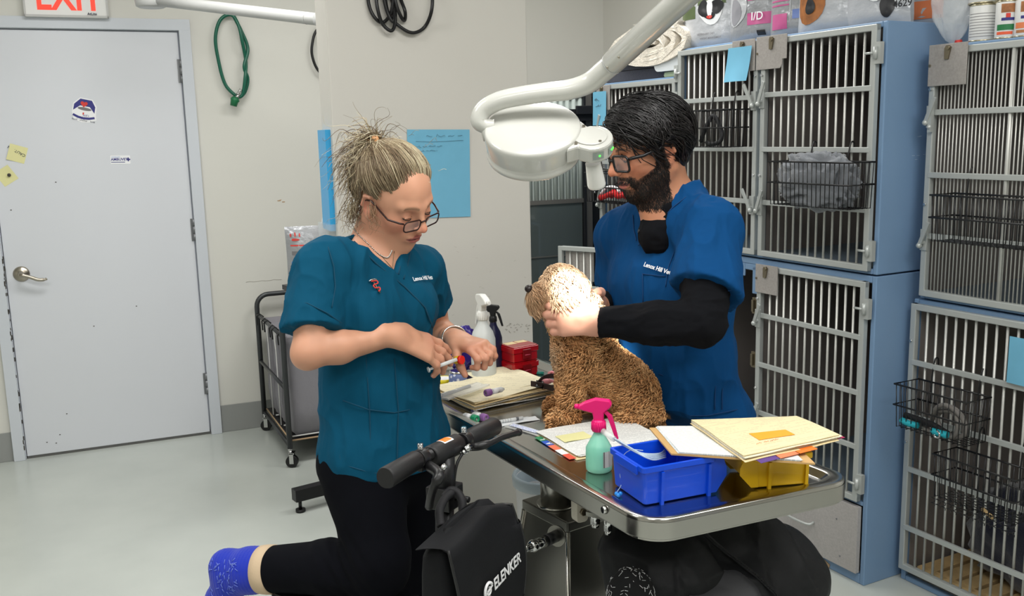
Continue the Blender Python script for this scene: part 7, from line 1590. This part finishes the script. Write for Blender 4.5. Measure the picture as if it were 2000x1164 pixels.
va, vv, vb = march(U, 1284, 398), march(U, 1262, 425), march(U, 1254, 404)
V, Q = U.nets(); V = relax(V, Q, 1, .4); N = fnorm(U, V); V = folds(V, N, .0035, 15, (16, 30, 30)); npobj('undershirt', V, Q, BKS, tm)
for px, py in ((1252, 418), (1250, 432), (1249, 452)):
    q = march(U, px, py)
    if q is not None: mb = MB(); n_ = Vector(fnorm(U, q)[0]); q = Vector(q); mb.tube([q, q+n_*.0035], .004, 12); obj('shirt_button', mb, BLK, tm)
# --- scrub top
h = .004; C = Field((.02, 1.86, .74), (.70, 2.62, 1.46), h); Tt = Field((.02, 1.86, .74), (.70, 2.62, 1.46), h)
for q in (C, Tt):
    torso_m(q, .013, .04); q.cone(mwa, mhi-A3((0, 0, .03)), .140, .150, .03, sq=(gm, .85)); q.cone(mhi-A3((0, 0, .02)), cx(1345, 815, 2.27)-A3((0, 0, .10)), .150, .155, .03, sq=(gm, .85))
C.cone(mL, mL+(mLe-mL)*.9, .062, .080, .025); C.cone(mR, mR+(mRe-mR)*.9, .056, .070, .025)
X, Y_, Z = grid_of(C)
for S, e, ln, tl_ in ((mL, mLe, .150, A3((-.05, 0, 0))), (mR, mRe, .125, A3((0, 0, 0)))):
    d = nrm(e-S+tl_); pl = ((X-S[0])*d[0]+(Y_-S[1])*d[1]+(Z-S[2])*d[2]-ln).astype(np.float32); C.d = np.minimum(np.maximum(C.d, pl), np.maximum(Tt.d, C.d))
hemz = .80; C.d = smax(C.d, (hemz-Z).astype(np.float32), .004)
va, vv, vb = [(q if q is not None else cx(*f_)) for q, f_ in ((None, (1338, 350, 2.16)), (march(C, 1243, 468), (1243, 468, 2.12)), (march(C, 1258, 405), (1258, 398, 2.18)))]
vb = vb if vb is not None else cx(1256, 398, 2.2)
va = va if va is not None else cx(1298, 384, 2.15)
vcut(C, va, vv, vb, gm, .13)
V, Q = C.nets(); V = relax(V, Q, 2, .4); N = fnorm(C, V); V = folds(V, N, .009, 25, (9, 9, 3.6), fine=.2); V = folds(V, N, .0045, 26, (24, 24, 8), fine=.3); npobj('scrub_top', V, Q, BLUES, tm)
for pix in ([(1356, 372), (1318, 402), (1280, 440), (1247, 480)], [(1236, 420), (1238, 448), (1243, 470)], [(1308, 596), (1350, 592), (1395, 586), (1430, 575)], [(1310, 585), (1350, 581), (1395, 575), (1432, 565)], [(1300, 560), (1306, 520), (1326, 470), (1352, 430)], [(1255, 535), (1300, 540)], [(1255, 535), (1256, 590)],
            [(1286, 730), (1330, 745), (1370, 742), (1398, 725)], [(1398, 725), (1396, 800)], [(1405, 600), (1412, 700), (1410, 800)], [(1300, 812), (1380, 812), (1440, 800)]): trim(C, pix, .0013, BLUED, tm)
o = surf_text(C, 'Lenox Hill Vets', 1259, 521, .0145, WHT, tm, Vector(lm)*1+Vector((0, 0, -.12)), .004, .025, sx=.84)
if o: proj_mesh(o, C, .006)
q = march(C, 1362, 566)
if q is not None:
    n_ = Vector(fnorm(C, q)[0]); T = frame3(Vector(q)+n_*.004, Vector((.95, -.1, .06)), n_); mb = MB(); mb.prism(rrect(.028, .013, .001, 2), 0, .0012, 0, T); lb = obj('sleeve_label', mb, pm('label_lilac', (196, 186, 216), .6), tm)
    mb = MB(); mb.prism(rrect(.026, .006, .0005, 2, 0, .0015), .0012, .0017, 0, T); obj('label_stripe', mb, pm('label_red', (190, 60, 70), .6), lb)
# --- trousers and shoes (mostly behind the table)
G = Field((.15, 2.10, -.01), (.72, 2.72, .90), .006); G.ell(RB.T @ mhi, (.115, .145, .13), .03, R3=RB)
for s_ in (1, -1):
    hp_ = mhi+lm*.075*s_-A3((0, 0, .04)); kn_ = A3((hp_[0]-.01, hp_[1], .46)); an_ = A3((hp_[0], hp_[1]+.02, .07)); G.chain([hp_, kn_, an_], [.092, .068, .058], .02)
V, Q = G.nets(); V = relax(V, Q, 1); npobj('scrub_trousers', V, Q, pm('navy_trousers', (22, 28, 52), .85), tm)
for s_ in (1, -1):
    c0 = Vector(mhi+lm*.075*s_); c0.z = 0; fx = Vector(gm); fy = Vector(lm); mb = MB(); c0 = c0-fx*.07
    mb.loft([[c0+fx*(.26*t)+fy*(.045*w_*math.cos(2*PI*k/24))+ZU*(.004+hh*(.5+.5*math.sin(2*PI*k/24))) for k in range(24)] for t, w_, hh in ((0, .5, .05), (.04, .85, .08), (.3, .95, .09), (.55, 1.05, .06), (.85, 1.0, .045), (1, .5, .03))]); obj('shoe', mb, BKF, tm)
# ================================================================ DOG
td = thing('dog', 'small golden curly-haired dog sitting on the steel exam table facing left', 'dog', tp(1160, 810), 0)
FURS = pm('dog_skin', (176, 128, 84), .8, attr='col'); FUR = pm('dog_fur', (190, 140, 90), .62, attr='col', spec=.25)
h = .0028; D = Field((.0, 1.92, TS-.002), (.42, 2.36, 1.26), h); dx = cx
sh, rp = dx(1140, 690, 2.13), dx(1222, 757, 2.165)
D.cone(sh, rp, .052, .060, .03); D.ell(dx(1130, 700, 2.12), (.040, .044, .050), .03); D.ell(dx(1240, 772, 2.13), (.042, .045, .050), .025); D.ell(dx(1236, 765, 2.21), (.042, .045, .050), .025)
D.chain([dx(1140, 675, 2.14), dx(1122, 615, 2.13), dx(1105, 575, 2.12)], [.056, .048, .045], .03)
hd = dx(1103, 565, 2.115); D.ell(hd, (.043, .043, .043), .02); D.ell(dx(1092, 548, 2.105), (.032, .038, .028), .02)
mz = dx(1048, 574, 2.095); D.cone(dx(1080, 573, 2.105), mz, .029, .0215, .012); D.cone(dx(1066, 588, 2.10), dx(1048, 592, 2.095), .02, .015, .012)
for Ye, px, py in ((2.055, 1112, 598), (2.175, 1112, 592)): D.chain([dx(px-12, py-42, Ye+(.01 if Ye < 2.1 else -.01)), dx(px-6, py-10, Ye), dx(px-4, py+30, Ye)], [.018, .025, .022], .014, sq=((0, 1, 0), .6))
for Y0, px, py, pyf in ((2.09, 1112, 700, 820), (2.165, 1108, 690, 790)):
    a, b = dx(px+18, py, Y0), dx(px+3, pyf-48, Y0); c = A3(tp(1107 if Y0 < 2.1 else 1103, 812 if Y0 < 2.1 else 787, TS+.020)); D.chain([a, b, c], [.028, .0175, .017], .02)
    e = A3(tp(1088 if Y0 < 2.1 else 1082, 818 if Y0 < 2.1 else 792, TS+.014)); D.cone(c, e, .019, .0155, .012, sq=((0, 0, 1), .85))
    for k in (-1, 0, 1): D.cone(e+A3((.004, .009*k, 0)), e+A3((-.010, .010*k-.002, -.003)), .0085, .0075, .004)
for Y0, o_ in ((2.10, 0), (2.215, -14)):
    c = A3(tp(1262, 806+o_, TS+.020)); e = A3(tp(1226, 814+o_, TS+.015)); D.cone(c, e, .023, .018, .02); D.cone(dx(1245, 775+o_, Y0), c, .036, .023, .02)
    for k in (-1, 0, 1): D.cone(e+A3((.004, .009*k, 0)), e+A3((-.011, .010*k, -.003)), .009, .008, .004)
tl_ = [dx(1250, 790, 2.25), dx(1215, 796, 2.235), dx(1178, 798, 2.215), dx(1145, 800, 2.19)]; D.chain(tl_, [.022, .018, .016, .008], .015)
V, Q = D.nets(); V = relax(V, Q, 1, .4); V[:, 2] = np.maximum(V[:, 2], TS+.0005)
def dogcol(P, seed=0):
    n = vnoise(P*22, 31)+.5*vnoise(P*60, 32); hb = np.clip((P[:, 2]-1.05)/.06, 0, 1)[:, None]; muz = np.exp(-(np.linalg.norm(P-mz, axis=1)/.034)**2)[:, None]; a, b, c = slin((188, 128, 76)), slin((232, 184, 132)), slin((240, 220, 192))
    t_ = np.clip(.5+.45*n, 0, 1)[:, None]; base = a*(1-t_)+b*t_; base = base*(1-.55*hb)+c*.55*hb; ch = np.exp(-(np.linalg.norm(P-dx(1088, 690, 2.12), axis=1)/.035)**2)[:, None]; base = base*(1-.6*ch)+c*.6*ch; tt = np.exp(-(np.linalg.norm((P-A3(tl_[2])), axis=1)/.05)**2)[:, None]; base = base*(1-.5*tt)+slin((150, 88, 46))*.5*tt
    return base*(1-.75*muz)+slin((150, 104, 64))*.75*muz
cd_ = dogcol(V); DF = D; npobj('body', V, Q, FURS, td, cd_*.8)
def offhand(P): ab = (cx(1100, 630, 2.05)-mLw); t_ = np.clip(((P-mLw) @ ab)/(ab @ ab), -.1, 1.0)[:, None]; return (np.linalg.norm(P-(mLw+ab*t_), axis=1) > .046) | (P[:, 1] > 2.14)
def fur(n, seed, length, lift, curlr, turns, wid, mask, name, flow=None, seg=9, droop=.0, light=1.0):
    r = np.random.default_rng(seed); P, N = surf_pts(D, V, Q, n, lambda P: mask(P)*offhand(P), seed); nv = np.stack([vnoise(P*26, seed+j) for j in range(3)], 1)
    f = (flow(P) if flow else A3((.5, 0, -.75))[None]+nv*1.1)+r.normal(size=P.shape)*.25; f = nrm_rows(f-N*(f*N).sum(1)[:, None]); b = np.cross(N, f); T = np.linspace(0, 1, seg)[None, :, None]; ln = length*r.uniform(.65, 1.3, (n, 1, 1))*np.where((P[:, 2] < .96) & (P[:, 0] < dx(1160, 760, 2.1)[0]), .72, 1)[:, None, None]; ph = (vnoise(P*40, seed+9)*4)[:, None, None]+r.uniform(-.6, .6, (n, 1, 1)); a = ph+T*turns*2*PI; cr = curlr*r.uniform(.7, 1.3, (n, 1, 1))*np.minimum(1, T*3)
    S = P[:, None]+f[:, None]*ln*T*(1-lift)+N[:, None]*(ln*lift*np.sin(T*PI*.55)+.001)+b[:, None]*cr*np.cos(a)+N[:, None]*cr*(np.sin(a)*.8+.3)+A3((0, 0, -1))*droop*ln*T**2
    S[:, :, 2] = np.maximum(S[:, :, 2], TS+.001); c = dogcol(P)*r.uniform(.78, 1.28, (n, 1))*light; wd = np.full((n, seg), wid)*r.uniform(.7, 1.3, (n, 1))*np.concatenate([np.linspace(1, 1.1, seg-3), [.9, .65, .25]])[None]
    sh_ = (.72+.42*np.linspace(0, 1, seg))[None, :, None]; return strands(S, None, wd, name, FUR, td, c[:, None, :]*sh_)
noseP = dx(1029, 562, 2.09); isn = lambda P: np.linalg.norm(P-noseP, axis=1) < .016
headm = lambda P: ((P[:, 2] > 1.075) & (P[:, 0] < dx(1150, 600, 2.1)[0]))
tailm = lambda P: np.exp(-(np.minimum(np.linalg.norm(P-tl_[1], axis=1), np.linalg.norm(P-tl_[2], axis=1))/.04)**2) > .45
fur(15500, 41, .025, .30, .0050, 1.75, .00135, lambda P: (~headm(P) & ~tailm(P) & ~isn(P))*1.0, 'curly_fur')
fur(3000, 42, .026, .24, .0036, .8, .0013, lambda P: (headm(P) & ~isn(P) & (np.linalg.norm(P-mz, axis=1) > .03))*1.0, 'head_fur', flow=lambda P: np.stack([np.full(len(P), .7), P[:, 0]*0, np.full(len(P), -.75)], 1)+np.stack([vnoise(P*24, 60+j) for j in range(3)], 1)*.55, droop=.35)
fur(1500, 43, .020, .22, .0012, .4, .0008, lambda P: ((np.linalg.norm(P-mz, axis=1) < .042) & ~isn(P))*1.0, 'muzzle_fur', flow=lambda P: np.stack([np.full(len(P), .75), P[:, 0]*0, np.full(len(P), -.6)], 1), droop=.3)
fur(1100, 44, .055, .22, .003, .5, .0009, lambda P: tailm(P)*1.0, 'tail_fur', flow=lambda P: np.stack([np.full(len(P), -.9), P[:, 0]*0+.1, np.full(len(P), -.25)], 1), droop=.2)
NB = pm('dog_nose', (34, 26, 26), .35); mb = MB(); mb.ell(Vector(dx(1033, 564, 2.090)), (.010, .0115, .009), 14); obj('nose', mb, NB, td)
for Ye, px in ((2.080, 1068), (2.125, 1064)): mb = MB(); mb.ell(Vector(dx(px, 557, Ye)), (.005, .005, .005), 12); obj('eye', mb, pm('dog_eye', (22, 14, 12), .1), td)
# ================================================================ KNEE SCOOTER
ts = thing('knee_scooter', 'black knee scooter with handlebar, brake levers and a front bag, before the woman', 'scooter', Vector((-.15, 1.66, 0)), 0)
GRIP = pm('rubber_grip', (22, 22, 24), .5, bump=(400, .3, .0008)); 
g0, g1, g2, g3 = aty(752, 934, 1.43), aty(814, 898, 1.51), aty(912, 858, 1.655), aty(966, 832, 1.745); hd_ = (g3-g0).normalized()
fwd = Vector((hd_.y, -hd_.x, 0)).normalized()
mb = MB(); mb.tube([g0, g0+hd_*.004, g1-hd_*.003, g1], [.0165, .0180, .0165, .015], 24); obj('grip', mb, GRIP, ts)
mb = MB(); mb.tube([g2, g2+hd_*.003, g3-hd_*.004, g3], [.015, .0165, .0180, .0165], 24); obj('grip', mb, GRIP, ts)
mb = MB(); mb.tube([g1, g2], .011, 20); obj('handlebar', mb, BLKM, ts)
c0, c1 = g0+hd_*(g3-g0).length*.36, g0+hd_*(g3-g0).length*.62; mb = MB(); mb.tube([c0, c0+hd_*.004, c1-hd_*.004, c1], [.0165, .019, .019, .0165], 24); obj('bar_sleeve', mb, GRIP, ts)
for k, (r0, r1) in enumerate(((.0193, .0195), )):
    cm0 = g0+hd_*(g3-g0).length*.455; upv = (ZU-hd_*ZU.dot(hd_)).normalized(); sdv = hd_.cross(upv)
    mb = MB(); mb.grid(lambda a, b: cm0+hd_*(.030*a)+(upv*math.cos(-.55+1.1*b)+sdv*math.sin(-.55+1.1*b))*.0193, 4, 8); obj('warning_label', mb, PW, ts)
    mb = MB(); mb.grid(lambda a, b: cm0+hd_*(.003+.024*a)+(upv*math.cos(-.42+.84*b)+sdv*math.sin(-.42+.84*b))*.0196, 4, 8); obj('label_print', mb, pm('label_orange', (240, 120, 30), .5), ts)
for pos, far in ((g1+hd_*.012, False), (g2-hd_*.010, True)):
    mb = MB(); mb.tube([pos-hd_*.010, pos+hd_*.010], .0155, 20); mb.box(-.012, .012, -.010, .020, -.020, .004, 0, frame3(pos, hd_)); obj('brake_clamp', mb, BLK, ts, bev=.001)
    mb = MB(); mb.cyl(pos+ZU*.008, pos+ZU*.026, .0042, 12)
    for k in range(6): mb.tube([pos+ZU*(.011+k*.0026), pos+ZU*(.0118+k*.0026)], .0052, 12)
    obj('clamp_bolt', mb, CHROME, ts)
    if far:
        L_ = [pos+fwd*.014-ZU*.010, aty(934, 872, 1.62), aty(955, 866, 1.63), aty(978, 855, 1.66), aty(1000, 848, 1.69), aty(1013, 844, 1.71)]
        mb = MB(); mb.tube(spline(L_, 5), [.0075]*10+[.0058]*11+[.0062]*5, 12); mb.ell(L_[-1], (.0075, .0075, .0075)); obj('brake_lever', mb, BLK, ts)
        mb = MB(); q = aty(908, 880, 1.60); mb.tube([q, aty(918, 872, 1.61)], .0065, 12); mb.tube([aty(903, 886, 1.595), q], .0045, 10); obj('cable_adjuster', mb, CHROME, ts)
    else:
        L_ = [pos+fwd*.016-ZU*.012, aty(858, 926, 1.47), aty(850, 945, 1.46), aty(842, 968, 1.47), aty(838, 990, 1.49)]
        mb = MB(); mb.tube(spline(L_, 5), [.009]*10+[.007]*11, 12); obj('brake_lever', mb, BLK, ts); mb = MB(); mb.tube([aty(862, 918, 1.475), aty(870, 908, 1.48)], .005, 10); obj('cable_adjuster', mb, CHROME, ts)
mb = MB(); mb.tube(spline([aty(903, 886, 1.595), aty(893, 905, 1.585), aty(888, 930, 1.58), aty(886, 960, 1.58), aty(884, 1000, 1.60)], 6), .0027, 8); obj('brake_cable', mb, BLK, ts)
st = (g1+g2)/2; mb = MB(); sb = Vector((st.x-.03, st.y+.01, .16)); mb.tube([st-ZU*.012, st-ZU*.10], .020, 24); mb.tube([st-ZU*.09, sb], .0165, 20); obj('stem', mb, BLKM, ts)
mb = MB(); q = st-ZU*.085; mb.box(-.024, .024, -.024, .024, -.02, .02, 0, frame3(q, fwd)); mb.cyl(q, q+fwd*.05, .006, 10); obj('stem_clamp', mb, BLK, ts, bev=.003)
bk = -fwd; padc = Vector((RK[0], RK[1], 0))+bk*.10; mb = MB(); mb.tube([sb, sb+bk*.12+ZU*.03, Vector((padc.x, padc.y, .22))+bk*.25, Vector((padc.x, padc.y, .14))+bk*.40], .019, 16); mb.tube([Vector((padc.x, padc.y, .24)), Vector((padc.x, padc.y, .455))], .017, 14); obj('frame', mb, BLKM, ts)
T = frame3(Vector((padc.x, padc.y, .452)), fwd); mb = MB(); mb.prism(rrect(.36, .15, .05, 6), 0, .035, 0, T); obj('knee_pad', mb, BKF, ts, bev=.012)
hl2 = Vector((-fwd.y, fwd.x, 0))
for q, w2 in ((sb, .15), (Vector((padc.x, padc.y, 0))+bk*.40, .14)):
    mb = MB(); mb.tube([Vector((q.x, q.y, .10))-hl2*w2, Vector((q.x, q.y, .10))+hl2*w2], .011, 12); obj('axle', mb, BLKM, ts)
    mb = MB(); mb.tube([Vector((q.x, q.y, .10)), Vector((q.x, q.y, .18))], .015, 12); obj('axle_post', mb, BLKM, ts)
    for s_ in (1, -1):
        c = Vector((q.x, q.y, .10))+hl2*s_*(w2+.015); mb = MB(); T = Matrix(((fwd.x, 0, hl2.x, c.x), (fwd.y, 0, hl2.y, c.y), (0, 1, 0, c.z), (0, 0, 0, 1))); mb.lathe([(.03, -.014), (.085, -.016), (.098, -.010), (.10, 0), (.098, .010), (.085, .016), (.03, .014)], 32, 0, T); obj('wheel', mb, GRIP, ts)
# front bag
tb = thing('front_bag', 'black bag printed ELENKER hanging from the scooter\'s stem', 'bag', Vector((-.07, 1.50, .50)), 0)
BAGB = pm('black_nylon', (17, 18, 21), .75, bump=(500, .3, .0006), spec=.25)
b0 = aty(866, 1092, 1.385); hb = hd_*1; hb.z = 0; hb.normalize(); Wb = .215; up_ = (ZU*.985-hb*.17*0).normalized(); tilt = .33
xb = (hb*math.cos(tilt*.35)+ZU*math.sin(tilt*.35)).normalized(); nb = fwd; yb_ = nb.cross(xb) if nb.cross(xb).z > 0 else -nb.cross(xb)
BM_ = Matrix(((xb.x, yb_.x, nb.x, b0.x), (xb.y, yb_.y, nb.y, b0.y), (xb.z, yb_.z, nb.z, b0.z), (0, 0, 0, 1)))
def bagring(y, wl, wr, d0, d1, n=36):
    out = []
    for k in range(n):
        a = 2*PI*k/n; ca, sa = math.cos(a), math.sin(a); ex = .45; u = math.copysign(abs(ca)**ex, ca); v = math.copysign(abs(sa)**ex, sa)
        x = (wl+wr)/2+(wr-wl)/2*u; z = (d0+d1)/2+(d1-d0)/2*v; out.append(BM_ @ Vector((x, y+.004*math.sin(a*3+y*20), z+.004*mnoise.noise(Vector((x*20, y*20, v))))))
    return out
mb = MB(); mb.loft([bagring(y, wl, wr, d0, d1) for y, wl, wr, d0, d1 in ((-.27, .0, Wb, -.055, .0), (-.22, -.004, Wb+.004, -.065, .008), (-.12, -.002, Wb+.004, -.065, .012), (-.04, .0, Wb*.96, -.06, .010), (-.01, .005, Wb*.90, -.055, .004), (.008, .02, Wb*.84, -.045, -.01), (.016, .05, Wb*.74, -.035, -.02))]); obj('bag_body', mb, BAGB, tb)
def flapP(a, b, o):   # flap wraps from the back over the top and down the front, far edge rounded
    wr = Wb*(.86+.18*math.sin(min(1, b*1.15)*PI*.5)); x = -.004+(wr+.004)*a
    if b < .25: q = b/.25; y = .020-.012*(1-q)**2*1.0; z = -.05+.06*q
    else: q = (b-.25)/.75; y = .020-.010*min(1, q*6)-.20*q; z = .010+.008*math.sin(q*PI)+.004*math.sin(a*7+q*3)
    y -= .030*max(0, a-.72)*3*(1 if b < .4 else .3); return BM_ @ Vector((x, y, z+o))
mb = MB(); mb.grid(lambda a, b: flapP(a, b, .004), 16, 20); mb.grid(lambda a, b: flapP(1-a, b, .0005), 16, 20)
for s_ in range(4):
    E_ = [lambda c: (c, 0), lambda c: (1, c), lambda c: (1-c, 1), lambda c: (0, 1-c)][s_]; mb.grid(lambda c, k: flapP(*E_(c), .0005+.0035*k), 16, 2)
obj('bag_flap', mb, BAGB, tb)
mb = MB(); mb.tube([flapP(a_, 1, .003) for a_ in [k/12 for k in range(13)]], .0025, 6); mb.tube([flapP(.995, b_, .003) for b_ in [k/16 for k in range(17)]], .0025, 6); mb.tube([flapP(.005, b_, .003) for b_ in [.25+.75*k/16 for k in range(17)]], .0025, 6); obj('piping', mb, BLK, tb)
Lx = BM_.to_3x3() @ Vector((1, 0, 0)); Ly = BM_.to_3x3() @ Vector((0, 1, 0)); tp0 = BM_ @ Vector((.101, -.112, .0255))
rot = .0; text('ELENKER', .030, pm('white_print', (228, 228, 230), .6), tb, tp0, Lx, Ly, .0004, 'printed_lettering', bold=.016, sx=.80)
mb = MB(); cc_ = BM_ @ Vector((.083, -.102, .0255)); mb.tube([cc_+Lx*(.0125*math.cos(a_))+Ly*(.0145*math.sin(a_)) for a_ in [.5+4.6*k/20 for k in range(21)]], .0026, 6); mb.tube([cc_+Lx*(.006*math.cos(a_))+Ly*(.006*math.sin(a_)) for a_ in [PI+4.2*k/14 for k in range(15)]], .0022, 6); mb.tube([cc_-Lx*.006, cc_+Lx*.012+Ly*.004], .002, 6); obj('printed_emblem', mb, MATS['white_print'], tb)
for L_ in ([aty(862, 1028, 1.47), aty(858, 1000, 1.49), aty(868, 975, 1.52), aty(882, 962, 1.54)], [aty(904, 1002, 1.53), aty(902, 978, 1.54), aty(893, 962, 1.55), aty(880, 958, 1.55), aty(868, 972, 1.54)]):
    mb = MB(); mb.tube(spline(L_, 5), .0075, 8); obj('strap', mb, BLKF, tb)
# ================================================================ JACKET, STOOL, KNIT
JK = pm('black_puffer', (16, 17, 20), .6, bump=(60, .4, .003), spec=.35); LIN = pm('dark_grey_lining', (58, 58, 62), .6, bump=(20, .3, .004)); 
t = thing('stool', 'black round stool under the jacket in front of the table', 'stool', Vector((.40, 1.86, 0)), 0); sc_ = Vector((.40, 1.86, 0))
mb = MB(); mb.lathe([(.13, .40), (.15, .41), (.15, .44), (.14, .455)], 32, 0, Matrix.Translation(sc_)); obj('seat', mb, BKF, t)
for k in range(4): a_ = PI/4+k*PI/2; mb = MB(); mb.tube([sc_+Vector((.09*math.cos(a_), .09*math.sin(a_), .41)), sc_+Vector((.17*math.cos(a_), .17*math.sin(a_), 0))], .011, 10); obj('leg', mb, BLKM, t)
J = Field((.06, 1.55, .40), (.78, 2.20, .82), .005); jx = cx
J.ell(jx(1400, 1165, 1.84), (.20, .15, .13), .04); J.ell(jx(1300, 1140, 1.80), (.12, .12, .14), .04); J.ell(jx(1480, 1130, 1.86), (.13, .13, .13), .04); J.cone(jx(1225, 1060, 1.84), jx(1420, 1040, 1.86), .05, .06, .04); J.cone(jx(1420, 1045, 1.86), jx(1535, 1120, 1.84), .065, .06, .04); J.cone(jx(1220, 1080, 1.80), jx(1250, 1180, 1.78), .05, .06, .03)
X, Y_, Z = grid_of(J); J.d = smax(J.d, (.462-Z).astype(np.float32), .006)
V, Q = J.nets(); V = relax(V, Q, 1); N = fnorm(J, V); ch = np.abs(np.sin((V[:, 0]*.8+V[:, 2]*.35)*46)); V = V+N*(.010*ch**.5*(V[:, 0] > .30)-.004)[:, None]; V = folds(V, N, .008, 77, (9, 9, 9)); V[:, 2] = np.maximum(V[:, 2], .458)
tj = thing('puffer_jacket', 'black quilted puffer jacket heaped under the near end of the table', 'jacket', Vector((.40, 1.84, .46)), 0); npobj('shell', V, Q, JK, tj)
zp = surf_line(J, [(1362, 1042), (1390, 1068), (1430, 1095), (1475, 1128), (1510, 1160), (1530, 1185)], .012, 6)
if len(zp) > 3:
    mb = MB(); mb.tube(zp, .0045, 8); obj('zip_tape', mb, BLKF, tj); mb = MB(); L_ = spline(zp, 2)
    for i in range(0, len(L_)-1): mb.tube([L_[i]+ZU*.002+Vector((.004, -.004, 0)), L_[i]+ZU*.004+Vector((-.004, -.004, .001))], .0011, 4)
    obj('zip_teeth', mb, BLKM, tj, kind='stuff')
cl = Field((.10, 1.50, .45), (.62, 2.0, .70), .005); cl.ell(jx(1410, 1180, 1.74), (.09, .07, .07), .03); cl.ell(jx(1345, 1195, 1.72), (.08, .07, .06), .03)
V, Q = cl.nets(); V = relax(V, Q, 1); N = fnorm(cl, V); V = folds(V, N, .008, 79, (10, 10, 10)); npobj('lining', V, Q, LIN, tj)
KN = pm('black_knit', (14, 14, 16), .9); tk = thing('knit_hat', 'black knitted hat with white flecks beside the jacket, at the bottom of the picture', 'hat', Vector(jx(1222, 1150, 1.68)), 0)
Kf = Field((.10, 1.50, .42), (.36, 1.86, .68), .004); kc = jx(1232, 1165, 1.68); Kf.ell(kc, (.045, .05, .055), .02); V, Q = Kf.nets(); V = relax(V, Q, 1); npobj('hat_body', V, Q, KN, tk)
P, N = surf_pts(Kf, V, Q, 240, None, 5); r = np.random.default_rng(5); T = np.linspace(0, 1, 4)[None, :, None]; d = nrm_rows(np.cross(N, r.normal(size=P.shape))); npS = P[:, None]+N[:, None]*.0015+d[:, None]*T*r.uniform(.002, .010, (240, 1, 1)); strands(npS, None, np.full((240, 4), .0005), 'white_flecks', [PW], tk, None)
